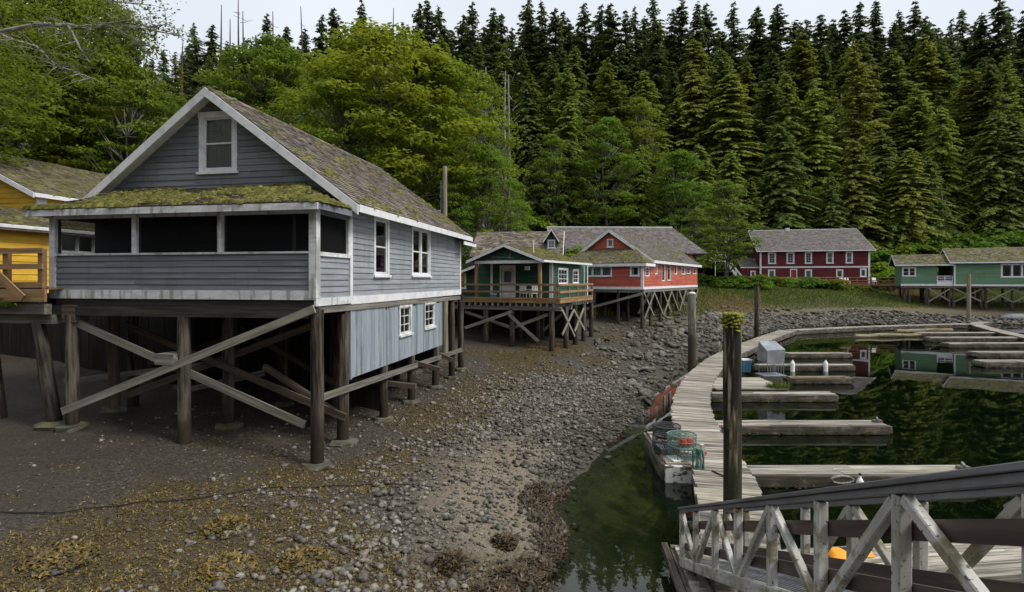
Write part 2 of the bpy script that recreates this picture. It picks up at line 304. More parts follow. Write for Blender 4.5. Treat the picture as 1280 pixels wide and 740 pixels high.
# ------------------------------------------------------------ mesh helpers
REL = {}     # object name -> matrix of the object relative to its thing
def tagp(o, label=None, cat=None, group=None, kind=None):
    if label: o['label'] = label
    if cat: o['category'] = cat
    if group: o['group'] = group
    if kind: o['kind'] = kind
    return o
def link(name, data, parent=None, M=None):
    o = bpy.data.objects.new(name, data)
    COL.objects.link(o)
    M = M or Matrix.Identity(4)
    if parent is not None:
        o.parent = parent
        o.matrix_basis = REL[parent.name].inverted() @ M
        REL[o.name] = M
    else:
        o.matrix_basis = M
        REL[o.name] = Matrix.Identity(4)
    return o
def thing(name, loc, rz, label, cat, group=None):
    o = link(name, None, None, Matrix.Translation(Vector(loc)) @ Matrix.Rotation(rz, 4, 'Z'))
    o.empty_display_size = 0.3
    return tagp(o, label, cat, group)
class MB:
    def __init__(s): s.v = []; s.f = []; s.r = []
    def add(s, vs, fs, r=None):
        n = len(s.v); r = random.random() if r is None else r
        s.v += [tuple(v) for v in vs]; s.f += [tuple(i + n for i in f) for f in fs]; s.r += [r] * len(vs)
    def hexa(s, p, r=None):    # p: bottom 4 (ccw), top 4
        s.add(p, [(3, 2, 1, 0), (4, 5, 6, 7), (0, 1, 5, 4), (1, 2, 6, 5), (2, 3, 7, 6), (3, 0, 4, 7)], r)
    def box(s, x0, x1, y0, y1, z0, z1, r=None):
        if x0 > x1: x0, x1 = x1, x0
        if y0 > y1: y0, y1 = y1, y0
        if z0 > z1: z0, z1 = z1, z0
        s.hexa([(x0, y0, z0), (x1, y0, z0), (x1, y1, z0), (x0, y1, z0), (x0, y0, z1), (x1, y0, z1), (x1, y1, z1), (x0, y1, z1)], r)
    def tube(s, pts, rad, n=8, cap=True, r=None):
        pts = [Vector(p) for p in pts]
        rad = rad if isinstance(rad, (list, tuple)) else [rad] * len(pts)
        vs = []; prev = None
        for i, p in enumerate(pts):
            d = (pts[min(i + 1, len(pts) - 1)] - pts[max(i - 1, 0)])
            if d.length < 1e-9: d = Vector((0, 0, 1))
            d.normalize()
            a = prev if prev is not None else (Vector((0, 0, 1)) if abs(d.z) < 0.9 else Vector((1, 0, 0)))
            u = (a - d * a.dot(d))
            if u.length < 1e-6: u = d.orthogonal()
            u.normalize(); prev = u; w = d.cross(u)
            for k in range(n):
                an = 2 * math.pi * k / n
                vs.append(p + (u * math.cos(an) + w * math.sin(an)) * rad[i])
        fs = []
        for i in range(len(pts) - 1):
            for k in range(n):
                a, b = i * n + k, i * n + (k + 1) % n
                fs.append((a, b, b + n, a + n))
        if cap:
            fs.append(tuple(range(n - 1, -1, -1))); m = (len(pts) - 1) * n; fs.append(tuple(range(m, m + n)))
        s.add(vs, fs, r)
    def ring(s, c, R_, r_, n=24, m=5, axis='z'):
        pts = []
        for k in range(n + 1):
            a = 2 * math.pi * k / n
            pts.append((c[0] + R_ * math.cos(a), c[1] + R_ * math.sin(a), c[2]) if axis == 'z' else (c[0] + R_ * math.cos(a), c[1], c[2] + R_ * math.sin(a)))
        s.tube(pts, r_, m, False)
    def lathe(s, prof, c=(0, 0, 0), n=16, r=None):
        vs = []; fs = []
        for (rr, z) in prof:
            for k in range(n):
                a = 2 * math.pi * k / n
                vs.append((c[0] + rr * math.cos(a), c[1] + rr * math.sin(a), c[2] + z))
        for i in range(len(prof) - 1):
            for k in range(n):
                a, b = i * n + k, i * n + (k + 1) % n
                fs.append((a, b, b + n, a + n))
        fs.append(tuple(range(n - 1, -1, -1))); m = (len(prof) - 1) * n; fs.append(tuple(range(m, m + n)))
        s.add(vs, fs, r)
    def mesh(s, name, m, smooth=False):
        me = bpy.data.meshes.new(name)
        me.from_pydata(s.v, [], s.f); me.materials.append(MATS[m])
        a = me.attributes.new('rnd', 'FLOAT', 'POINT'); a.data.foreach_set('value', s.r)
        if smooth:
            me.polygons.foreach_set('use_smooth', [True] * len(me.polygons))
            if smooth == 'auto': me.set_sharp_from_angle(angle=R(40))
        me.update(); return me
    def build(s, name, m, parent=None, M=None, smooth=False, label=None, kind=None, cat=None, group=None):
        if not s.v: return None
        o = link(name, s.mesh(name, m, smooth), parent, M)
        return tagp(o, label, cat, group, kind)
def np_obj(name, V, F, m, parent=None, M=None, rnd=None, kind=None, smooth=False, link_it=True):
    me = bpy.data.meshes.new(name)
    V = np.ascontiguousarray(V, dtype=np.float32); F = np.ascontiguousarray(F, dtype=np.int32)
    k = F.shape[1]
    me.vertices.add(len(V)); me.vertices.foreach_set('co', V.ravel())
    me.loops.add(F.size); me.loops.foreach_set('vertex_index', F.ravel())
    me.polygons.add(len(F)); me.polygons.foreach_set('loop_start', np.arange(0, F.size, k, dtype=np.int32))
    me.update(calc_edges=True)
    if rnd is not None:
        a = me.attributes.new('rnd', 'FLOAT', 'POINT'); a.data.foreach_set('value', np.ascontiguousarray(rnd, dtype=np.float32))
    me.materials.append(MATS[m])
    if smooth: me.polygons.foreach_set('use_smooth', np.ones(len(F), dtype=bool))
    if not link_it: return me
    return tagp(link(name, me, parent, M), kind=kind)
def basis(p, q, up=(0, 0, 1)):
    p = Vector(p); q = Vector(q); x = (q - p); L = x.length; x.normalize()
    u = Vector(up)
    if abs(x.dot(u)) > 0.98: u = Vector((0, 1, 0))
    y = u.cross(x).normalized(); z = x.cross(y)
    M = Matrix((x, y, z)).transposed().to_4x4(); M.translation = p
    return M, L
def beam(name, p, q, w, h, m, parent=None, up=(0, 0, 1), ch=0.0, label=None, **kw):
    """a sawn timber from p to q; w across, h along up"""
    M, L = basis(p, q, up); b = MB()
    if ch > 0:
        vs = []; c = ch
        sec = [(-w/2+c, -h/2), (w/2-c, -h/2), (w/2, -h/2+c), (w/2, h/2-c), (w/2-c, h/2), (-w/2+c, h/2), (-w/2, h/2-c), (-w/2, -h/2+c)]
        for x in (0, L):
            for (a, z) in sec: vs.append((x, a, z))
        fs = [tuple(range(7, -1, -1)), tuple(range(8, 16))] + [(k, (k+1) % 8, (k+1) % 8 + 8, k + 8) for k in range(8)]
        b.add(vs, fs)
    else:
        b.box(0, L, -w/2, w/2, -h/2, h/2)
    return b.build(name, m, parent, M, label=label, **kw)
def pole(name, p, q, r0, r1, m, parent=None, n=10, seg=4, wob=0.012, label=None, **kw):
    M, L = basis(p, q); b = MB()
    k = max(2, seg)
    pts = [(L * i / k, random.uniform(-wob, wob) if 0 < i < k else 0, random.uniform(-wob, wob) if 0 < i < k else 0) for i in range(k + 1)]
    b.tube(pts, [(r0 + (r1 - r0) * i / k) * random.uniform(0.97, 1.03) for i in range(k + 1)], n)
    return b.build(name, m, parent, M, smooth='auto', label=label, **kw)

# the photograph's own perspective (1280 x 740): a point seen at (px, py) lying at height z
def W(px, py, z=0.0):
    Y = (5 - z) * 700 / (py - 350); return ((px - 640) / 700 * Y, Y, z)
class Frame:
    """a building's own axes: x to the right along its front, y away, z = height above the water"""
    def __init__(s, px, Y, r):
        th = math.atan(r); s.rz = -th; s.s, s.c = math.sin(th), math.cos(th)
        s.X0 = (px - 640) / 700 * Y; s.Y0 = Y
    def x(s, px, y=0.0):
        r = (px - 640) / 700
        return (-s.X0 - s.s * y + r * (s.Y0 + s.c * y)) / (s.c + s.s * r)
    def y(s, px, x=0.0):
        r = (px - 640) / 700
        return (-s.X0 - s.c * x + r * (s.Y0 - s.s * x)) / (s.s - s.c * r)
    def depth(s, x, y): return s.Y0 - s.s * x + s.c * y
    def z(s, py, x, y): return 5 + (350 - py) / 700 * s.depth(x, y)
    def world(s, x, y, z=0): return (s.X0 + s.c * x + s.s * y, s.Y0 - s.s * x + s.c * y, z)
    def thing(s, name, label, cat, group=None): return thing(name, (s.X0, s.Y0, 0), s.rz, label, cat, group)

# ------------------------------------------------------------ height of the ground
def vnoise(x, y, seed=0):
    xi = np.floor(x).astype(np.int64); yi = np.floor(y).astype(np.int64)
    xf = x - xi; yf = y - yi; xf = xf*xf*(3-2*xf); yf = yf*yf*(3-2*yf)
    def h(a, b):
        n = (a * 374761393 + b * 668265263 + seed * 144665) & 0x7fffffff
        n = ((n ^ (n >> 13)) * 1274126177) & 0x7fffffff
        return ((n ^ (n >> 16)) & 0xffff) / 65535.0
    return (h(xi, yi)*(1-xf)+h(xi+1, yi)*xf)*(1-yf) + (h(xi, yi+1)*(1-xf)+h(xi+1, yi+1)*xf)*yf
def fbm(x, y, sc, seed=0, o=4):
    s = 0; a = 1; t = 0
    for i in range(o):
        s = s + a * vnoise(x / sc * 2**i + 13.7 * i, y / sc * 2**i - 7.1 * i, seed + i); t += a; a *= 0.5
    return s / t
SHORE = [(0.2, 4.0), (0.45, 7.5), (0.62, 9.0), (0.95, 11.1), (0.75, 12.3), (1.5, 13.9), (1.87, 14.6), (2.86, 16.7), (4.17, 19.4), (5.7, 23.0), (7.3, 26.5), (9.4, 30.6), (12.9, 36.8),
         (18, 44.5), (24.6, 54.0), (32, 59.5), (41, 63), (50, 62.5), (62, 60), (80, 57), (120, 55)]
ctl = [(x, y, 0.0) for x, y in SHORE]
def shore_off(d, z, idx):
    for i in idx:
        (x0, y0), (x1, y1) = SHORE[i], SHORE[min(i + 1, len(SHORE) - 1)]
        if (x0, y0) == (x1, y1): x0, y0 = SHORE[i - 1]
        l = math.hypot(x1 - x0, y1 - y0); nx, ny = (y1 - y0) / l, -(x1 - x0) / l     # to the water side
        ctl.append((SHORE[i][0] + nx * d, SHORE[i][1] + ny * d, z))
shore_off(1.6, -0.55, (1, 3, 6, 8, 10, 12, 14, 16, 18))
shore_off(4.5, -1.7, (1, 3, 6, 8, 10, 12, 14, 16, 18))
shore_off(12, -2.8, (1, 6, 9, 12, 14, 16, 18))
shore_off(25, -3.2, (2, 7, 12, 16, 18))
shore_off(-1.6, 0.30, (2, 5, 7, 9, 11, 13, 15, 17))
ctl += [(-4.6, 13.4, .55), (-4.2, 15, .6), (-3.9, 17.6, .55), (-3.4, 19.9, .6), (-3, 22.6, .6), (-2.6, 24.8, .65), (-8.2, 14.1, .9), (-11.6, 14.7, 1.1), (-13.3, 15.5, 1.15),
        (-7, 9, .75), (-4, 6, .5), (-10, 10, 1.0), (-20, 12, 1.6), (-30, 14, 2.4), (-4, -5, .9), (-20, -5, 2.4), (-9, 20, 1.2), (-8, 28, 1.4), (-16, 22, 2.2), (-14, 32, 2.6), (-26, 26, 3.6), (-26, 40, 5.5), (-12, 42, 4.0),
        (2.3, 32, 1.0), (-2.5, 33, 1.25), (-3, 40, 2.2), (6, 41, 1.4), (9.8, 43, 1.25), (8, 50, 2.4), (17, 54, 2.2), (0, 56, 4.6), (12, 62, 4.6), (-16, 60, 8), (-40, 60, 12), (-40, 30, 6),
        (24, 64, 2.1), (28, 74, 3.8), (36, 67, 1.5), (38, 76, 3.6), (46, 68, 1.4), (47, 76, 3.0), (34, 84, 4.5), (50, 84, 4.3), (60, 84, 3.8), (54, 73, 1.7), (66, 72, 1.9), (66, 82, 3.6), (80, 72, 2.5), (80, 85, 4.8), (20, 82, 4.8), (110, 90, 8),
        (35, 98, 5.5), (60, 98, 6.5), (10, 85, 7.5), (0, 105, 15), (-40, 100, 26), (40, 120, 15), (90, 120, 17), (150, 100, 16), (0, 150, 36), (60, 160, 36), (140, 170, 38), (-80, 150, 48), (-90, 60, 20), (-90, 0, 10), (0, 220, 52), (120, 240, 55),
        (60, 20, -3.2), (30, 15, -3.2), (100, 20, -3.4), (10, -14, -1.6), (150, 0, -3.4),
        (-20, -22, 9), (5, -32, 14), (40, -45, 14), (-40, -50, 40), (10, -60, 42), (60, -60, 34), (100, -60, 30), (-75, -20, 34), (-120, 20, 45), (-100, -60, 55)]  # unseen hills behind the camera, raised to block low sky light
C = np.array(ctl, dtype=float)
dm = np.sqrt(((C[:, None, :2] - C[None, :, :2])**2).sum(-1))
Am = np.zeros((len(C) + 3, len(C) + 3)); Am[:len(C), :len(C)] = dm - np.eye(len(C)) * 0.02
Am[:len(C), -3] = 1; Am[:len(C), -2:] = C[:, :2]; Am[-3, :len(C)] = 1; Am[-2:, :len(C)] = C[:, :2].T
wt = np.linalg.solve(Am, np.concatenate([C[:, 2], [0, 0, 0]]))
def height(x, y, rough=True):
    x = np.atleast_1d(np.asarray(x, float)); y = np.atleast_1d(np.asarray(y, float)); z = np.zeros_like(x)
    for i in range(0, len(x), 20000):
        xs, ys = x[i:i+20000], y[i:i+20000]
        xc = np.clip(xs, -160, 260); yc = np.clip(ys, -60, 260)
        d = np.sqrt((xc[:, None] - C[None, :, 0])**2 + (yc[:, None] - C[None, :, 1])**2)
        z[i:i+20000] = d @ wt[:len(C)] + wt[-3] + xc * wt[-2] + yc * wt[-1]
    z = np.clip(z, -3.6, 62)
    if rough: z = z + (fbm(x, y, 1.3, 3, 4) - 0.5) * 0.16 + (fbm(x, y, .35, 8, 3) - 0.5) * 0.07
    return z
def ground(x, y): return float(height([x], [y])[0])
# ------------------------------------------------------------ the ground
def axis(lo, hi, a, b, fine, mid, far=1900):
    """coordinate lines: fine between lo..hi, mid to a..b, then growing to the horizon"""
    v = list(np.arange(lo, hi, fine))
    x = hi; s = fine
    while x < b: v.append(x); s = min(s * 1.12, mid); x += s
    while x < far: v.append(x); s *= 1.35; x += s
    v.append(far)
    x = lo; s = fine; w = []
    while x > a: s = min(s * 1.12, mid); x -= s; w.append(x)
    while x > -far: s *= 1.35; x -= s; w.append(x)
    return np.array(w[::-1] + v)
def weed_mask(x, y):
    """where rockweed lies: beside the pilings of the blue house, under the green house, and in the near left"""
    def blob(cx, cy, rx, ry, an=0):
        c, s = math.cos(an), math.sin(an)
        u = ((x - cx) * c + (y - cy) * s) / rx; v = (-(x - cx) * s + (y - cy) * c) / ry
        return np.exp(-(u*u + v*v))
    reg = 1.5 * blob(-0.6, 22.5, 2.2, 6.5, -0.2) + 1.1 * blob(2.0, 31, 4.5, 4.5) + 0.95 * blob(-3.2, 9.6, 2.4, 1.6) + 0.9 * blob(-4.0, 13.2, 3.5, 1.2) + 0.8 * blob(-6.5, 8.2, 3.2, 1.5) + 0.8 * blob(8.5, 39, 4, 3) + 1.0 * blob(-1.2, 8.4, 2.2, 1.2) + 0.5*blob(-2.2,16.5,2,3) + .62*blob(-7.5,10.8,3.5,1.6) + .5*blob(-4.8,11.6,2.5,1.2)
    n = fbm(x, y, 1.6, 21, 4)
    return np.clip((reg * 0.8 + (n - 0.5) * 1.9 - 0.42) * 2.2, 0, 1)
def sand_mask(x, y):
    def blob(cx, cy, rx, ry, an=0):
        c, s = math.cos(an), math.sin(an)
        u = ((x - cx) * c + (y - cy) * s) / rx; v = (-(x - cx) * s + (y - cy) * c) / ry
        return np.exp(-(u*u + v*v))
    return np.clip(1.6 * blob(-0.4, 12.8, 1.5, 2.6, -0.25) + 0.7 * blob(0.3, 16.0, 1.0, 2.0, -0.4) + 0.8*blob(-0.4, 10.3, .8, 1.2) + (fbm(x, y, 0.9, 5) - 0.5) * 1.1 - 0.2, 0, 1)
gx = axis(-15, 9, -75, 110, 0.19, 2.2); gy = axis(5.5, 34, -40, 125, 0.19, 1.6)
XX, YY = np.meshgrid(gx, gy); xf, yf = XX.ravel(), YY.ravel()
zf = height(xf, yf)
nx_, ny_ = len(gx), len(gy)
I = np.arange(nx_ * ny_).reshape(ny_, nx_)
F = np.stack([I[:-1, :-1].ravel(), I[:-1, 1:].ravel(), I[1:, 1:].ravel(), I[1:, :-1].ravel()], 1)
m, t, out = newmat('ground')
geo = nd(t, 'ShaderNodeNewGeometry'); P = geo.outputs['Position']
def att(nm):
    a = nd(t, 'ShaderNodeAttribute'); a.attribute_name = nm; return a.outputs['Fac']
nA = noise(t, P, 14, 6, 0.7); nB = noise(t, P, 1.1, 4); nC = noise(t, P, 55, 4, 0.6)
vor = nd(t, 'ShaderNodeTexVoronoi'); vor.inputs['Scale'].default_value = 26; t.links.new(P, vor.inputs['Vector'])
vs_ = nd(t, 'ShaderNodeSeparateColor'); t.links.new(vor.outputs['Color'], vs_.inputs[0])
grav = mixc(t, ramp(t, nA, 0.35, 0.68), (0.018, 0.014, 0.009), (0.080, 0.066, 0.046))
grav = mixc(t, ramp(t, vs_.outputs[0], 0.78, 1.0), grav, (0.13, 0.12, 0.10))
grav = mixc(t, ramp(t, nB, 0.5, 0.68), grav, (0.050, 0.040, 0.024))
mud = mixc(t, ramp(t, nA, 0.3, 0.7), (0.019, 0.0155, 0.011), (0.062, 0.050, 0.037))
sand = mixc(t, ramp(t, nA, 0.3, 0.7), (0.125, 0.100, 0.068), (0.25, 0.21, 0.15))
wd = mixc(t, ramp(t, nC, 0.35, 0.65), (0.030, 0.022, 0.007), (0.105, 0.072, 0.018))
soil = mixc(t, ramp(t, nA, 0.3, 0.7), (0.020, 0.022, 0.010), (0.045, 0.050, 0.018))
bed = mixc(t, ramp(t, nB, 0.42, 0.62), (0.045, 0.048, 0.016), (0.15, 0.125, 0.060))
col = mixc(t, att('mud'), grav, mud); col = mixc(t, att('sand'), col, sand); col = mixc(t, mathn(t, 'MULTIPLY', att('weed'), 0.6), col, wd)
dry = mixc(t, ramp(t, nA, 0.3, 0.7), (0.070, 0.056, 0.028), (0.15, 0.125, 0.068))
col = mixc(t, att('dry'), col, dry); col = mixc(t, att('grass'), col, soil); col = mixc(t, att('bed'), col, bed)
p = nd(t, 'ShaderNodeBsdfPrincipled'); t.links.new(col, p.inputs['Base Color'])
rg = mathn(t, 'ADD', mathn(t, 'MULTIPLY', nB, 0.6), 0.35); t.links.new(rg, p.inputs['Roughness'])
p.inputs['Specular IOR Level'].default_value = 0.4
hh = mathn(t, 'ADD', mathn(t, 'MULTIPLY', nA, 1.0), mathn(t, 'MULTIPLY', vor.outputs['Distance'], -0.9))
hh = mathn(t, 'ADD', hh, mathn(t, 'MULTIPLY', nC, 0.4))
bp = nd(t, 'ShaderNodeBump'); bp.inputs['Strength'].default_value = 0.8; bp.inputs['Distance'].default_value = 0.035
t.links.new(hh, bp.inputs['Height']); t.links.new(bp.outputs[0], p.inputs['Normal']); t.links.new(p.outputs[0], out.inputs['Surface'])
g = np_obj('ground', np.stack([xf, yf, zf], 1), F, 'ground', smooth=True, kind='structure')
tagp(g, 'tidal beach of gravel mud and rockweed rising to a wooded hillside')
def setatt(nm, v):
    a = g.data.attributes.new(nm, 'FLOAT', 'POINT'); a.data.foreach_set('value', np.ascontiguousarray(v, dtype=np.float32))
setatt('weed', weed_mask(xf, yf)); setatt('sand', sand_mask(xf, yf))
setatt('mud', np.clip((-xf - 7.0) / 3 + (fbm(xf, yf, 1.5, 9) - .5) * 2.5, 0, 1) * np.clip((12 + 0*yf) / 12, 0, 1))
setatt('grass', np.clip((zf - 1.6) / 0.6 + (fbm(xf, yf, 3, 4) - .5) * 2, 0, 1) * (yf > 36))
setatt('dry', np.clip((yf - 44) / 8, 0, 1) * np.clip((zf - .7) / .4, 0, 1))
setatt('bed', np.clip(-zf / 0.35, 0, 1))

# water: one closed body, the bed lies inside it
b = MB(); b.box(-3, 420, -90, 74, -4.0, 0.0)
b.build('water', 'water', kind='structure', label='still dark green harbour water mirroring the forest')

# ------------------------------------------------------------ stones
def ico(sub):
    bm = bmesh.new(); bmesh.ops.create_icosphere(bm, subdivisions=sub, radius=1.0)
    V = np.array([v.co[:] for v in bm.verts]); Fc = np.array([[v.index for v in f.verts] for f in bm.faces]); bm.free(); return V, Fc
def rock_shape(sub, seed):
    r = np.random.default_rng(seed); V, Fc = ico(sub); V = V * (1 + r.normal(0, 0.07, (len(V), 1)))
    for k in range(7):
        n = r.normal(size=3); n /= np.linalg.norm(n); c = r.uniform(0.45, 0.8); d = np.maximum(0, V @ n - c); V = V - d[:, None] * n
    V = V * np.array([r.uniform(.8, 1.2), r.uniform(.65, 1.0), r.uniform(.45, .75)]); return V, Fc
def shore_dist(x, y):
    """signed distance to the water's edge, land positive"""
    best = np.full(len(x), 1e9); sgn = np.ones(len(x))
    for i in range(len(SHORE) - 1):
        (x0, y0), (x1, y1) = SHORE[i], SHORE[i + 1]
        dx, dy = x1 - x0, y1 - y0; L2 = dx*dx + dy*dy
        tt = np.clip(((x - x0)*dx + (y - y0)*dy) / L2, 0, 1)
        d = np.hypot(x - x0 - tt*dx, y - y0 - tt*dy)
        s = np.where(dx*(y - y0) - dy*(x - x0) > 0, 1.0, -1.0)
        u = d < best; best = np.where(u, d, best); sgn = np.where(u, s, sgn)
    return best * sgn
def visible(x, y):
    px = 640 + 700 * x / np.maximum(y, .1); return (px > -15) & (px < 1295) & (y > 7.5)
def scatter_stones(n, smin, smax, dens, bx):
    x = rng.uniform(bx[0], bx[1], n); y = rng.uniform(bx[2], bx[3], n)
    keep = (rng.random(n) < dens(x, y)) & visible(x, y); x, y = x[keep], y[keep]
    s = smin * (smax / smin) ** (rng.random(len(x)) ** 2.2); return x, y, s
def stones_mesh(name, x, y, s, m, sub, sink=0.25, label=None):
    shp = [rock_shape(sub, 50 + k) for k in range(8)]
    z = height(x, y); Vs = []; Fs = []; Rs = []; off = 0
    for k in range(8):
        idx = np.arange(k, len(x), 8); V0, F0 = shp[k]; n = len(idx)
        if n == 0: continue
        a = rng.uniform(0, 6.28, n); ti = rng.normal(0, .35, n); ca, sa, ct, st = np.cos(a), np.sin(a), np.cos(ti), np.sin(ti)
        v = V0[None] * s[idx, None, None] * rng.uniform(.75, 1.25, (n, 1, 3))
        X1 = v[..., 0]; Y1 = v[..., 1]*ct[:, None] - v[..., 2]*st[:, None]; Z1 = v[..., 1]*st[:, None] + v[..., 2]*ct[:, None]
        X2 = X1*ca[:, None] - Y1*sa[:, None]; Y2 = X1*sa[:, None] + Y1*ca[:, None]
        VV = np.stack([X2 + x[idx, None], Y2 + y[idx, None], Z1 + (z[idx] + s[idx]*sink)[:, None]], -1).reshape(-1, 3)
        Vs.append(VV); Fs.append((F0[None] + (np.arange(n)*len(V0))[:, None, None]).reshape(-1, 3) + off); off += len(VV)
        Rs.append(np.repeat(rng.random(n), len(V0)))
    return np_obj(name, np.concatenate(Vs), np.concatenate(Fs), m, rnd=np.concatenate(Rs), kind='stuff') if off else None
def band(x, y):        # rubble bank: dense beside the water, thinning inland
    d = shore_dist(x, y); w = np.where(y < 16, 2.2, np.where(y < 40, 4.5, 5.5))
    k = np.clip(1.15 - np.abs(d - w*.55) / w, 0, 1); k = np.where(d < -0.5, 0, k)
    return np.clip(k * (0.6 + 0.8 * fbm(x, y, 1.8, 31)), 0, 1) * np.where(sand_mask(x, y) > .35, .25, 1)
def cover(x, y):
    d = shore_dist(x, y)
    return np.where((d > 0) & (y < 42), np.clip(0.10 + 1.0 * (fbm(x, y, 1.1, 33) - .30) * 2 * np.clip(1.25 - d / 6.5, .10, 1), 0, 1), 0) * np.clip(1.05 + (x + 2) * .16, .22, 1)
# near bank
fx_ = lambda x, y: np.where((shore_dist(x, y) > 0) & (shore_dist(x, y) < 4.6), .95, 0)
xf_, yf_, sf_ = scatter_stones(13000, .14, .42, fx_, (14, 62, 44, 70))
xs, ys, ss = scatter_stones(9000, .05, .19, band, (-1, 20, 7.5, 44))
xt, yt, st_ = scatter_stones(9000, .14, .50, band, (5, 75, 20, 66))
xa = np.concatenate([xs, xt, xf_]); ya = np.concatenate([ys, yt, yf_]); sa_ = np.concatenate([ss, st_, sf_])
app = sa_ / ya                                                     # the ones that show largest become objects
order = np.argsort(-app); big = order[:230]; rest = order[230:]
stones_mesh('shore_stones', xa[rest], ya[rest], sa_[rest], 'rock', 1)
xs, ys, ss = scatter_stones(70000, .018, .095, cover, (-11, 8, 7.5, 28)); stones_mesh('beach_gravel', xs, ys, ss, 'rock', 0)
cob = lambda x, y: np.clip(1.15 * np.exp(-((x - (-1.9 + (y - 9) * .30)) / (1.6 + (y - 8) * .10)) ** 2) * (.45 + .9 * fbm(x, y, 1.0, 61)), 0, 1) * np.where(shore_dist(x, y) > .05, 1, 0) * (1 - .75 * np.clip(sand_mask(x, y) * 1.5, 0, 1))
xs, ys, ss = scatter_stones(24000, .035, .13, cob, (-6, 8, 7.5, 26)); stones_mesh('cobbles', xs, ys, ss, 'rock', 1)
xs, ys, ss = scatter_stones(9000, .014, .045, lambda x, y: cover(x, y) * .5 + .03, (-13, 5, 7.5, 20)); stones_mesh('pale_pebbles', xs, ys, ss, 'pebble', 0)
rock_me = []
for k in range(8):
    V0, F0 = rock_shape(2, 90 + k); rock_me.append(np_obj('rock', V0, F0, 'rock', rnd=np.full(len(V0), rng.random()), link_it=False))
hb = height(xa[big], ya[big])
for j, i in enumerate(big):
    o = bpy.data.objects.new('rock', rock_me[j % 8]); COL.objects.link(o); s = sa_[i]
    o.location = (xa[i], ya[i], hb[j] + s * .22); o.scale = (s * random.uniform(.8, 1.25), s * random.uniform(.8, 1.2), s * random.uniform(.7, 1.2)); o.rotation_euler = (random.gauss(0, .25), random.gauss(0, .25), random.uniform(0, 6.3))
    px = 640 + 700 * xa[i] / ya[i]
    lab = 'grey angular stone on the near gravel beach left of the water' if ya[i] < 16 else ('grey angular stone on the rubble bank between the red house and the dock' if ya[i] < 40 else 'grey angular stone on the far bank below the maroon house')
    tagp(o, lab, 'rock', 'loose stones on ' + ('the near beach' if ya[i] < 16 else 'the rubble bank by the dock' if ya[i] < 40 else 'the far bank'))

# ------------------------------------------------------------ rockweed and grass
def blades(name, x, y, z, L, Wd, m, up, n_each=1, spread=0.0):
    """narrow bent leaves standing or lying at the given points"""
    x = np.repeat(x, n_each) + rng.normal(0, 1, len(x)*n_each) * spread; y = np.repeat(y, n_each) + rng.normal(0, 1, len(y)*n_each) * spread
    z = np.repeat(z, n_each); n = len(x); L = np.repeat(L, n_each) * rng.uniform(.6, 1.3, n)
    a = rng.uniform(0, 6.283, n); el = np.clip(rng.normal(up, .3, n), -.2, 1.5); Wd = Wd * rng.uniform(.6, 1.4, n)
    d = np.stack([np.cos(a)*np.cos(el), np.sin(a)*np.cos(el), np.sin(el)], 1); s = np.stack([-np.sin(a), np.cos(a), rng.normal(0, .3, n)], 1)
    c = np.stack([x, y, z], 1); p0 = c - s * Wd[:, None] * .5; p1 = c + s * Wd[:, None] * .5
    mid = c + d * L[:, None] * .6; p2 = mid + s * Wd[:, None] * .4; p3 = c + d * L[:, None] - np.array([0, 0, 1]) * (L * .15)[:, None]
    V = np.stack([p0, p1, p2, p3], 1).reshape(-1, 3); Fq = np.arange(n*4).reshape(-1, 4)
    return np_obj(name, V, Fq, m, rnd=np.repeat(rng.random(n), 4), kind='stuff')
n = 130000; x = rng.uniform(-11, 9, n); y = 7.6 + rng.random(n)**1.4 * 31; k = (rng.random(n) < weed_mask(x, y) * .9) & visible(x, y) & (shore_dist(x, y) > .4); x, y = x[k], y[k]
o = blades('rockweed', x, y, height(x, y) + .01, np.full(len(x), .038) + y*.0014, .022, 'weed', .45, 2, .04); tagp(o, 'golden brown rockweed strewn over the gravel')
n = 14000; x = rng.uniform(-.2, 2.2, n); y = rng.uniform(7.6, 13.5, n); d = shore_dist(x, y); k = (d > -.15) & (d < .9 * fbm(x, y, .8, 3)) & visible(x, y); x, y = x[k], y[k]
o = blades('wet_weed', x, y, height(x, y) + .02, np.full(len(x), .07), .035, 'dark_weed', .4, 3, .03); tagp(o, 'dark wet weed along the water edge')
mounds = [(-5.05, 9.9, .42, .17), (-3.3, 8.85, .42, .2), (-1.0, 9.2, .3, .18), (.05, 9.05, .42, .26), (.35, 9.6, .35, .2), (-.3, 8.5, .4, .2), (.25, 8.2, .35, .22), (-6.9, 8.5, .5, .1), (-4.4, 8.6, .45, .1), (-.15,10.3,.25,.15)]
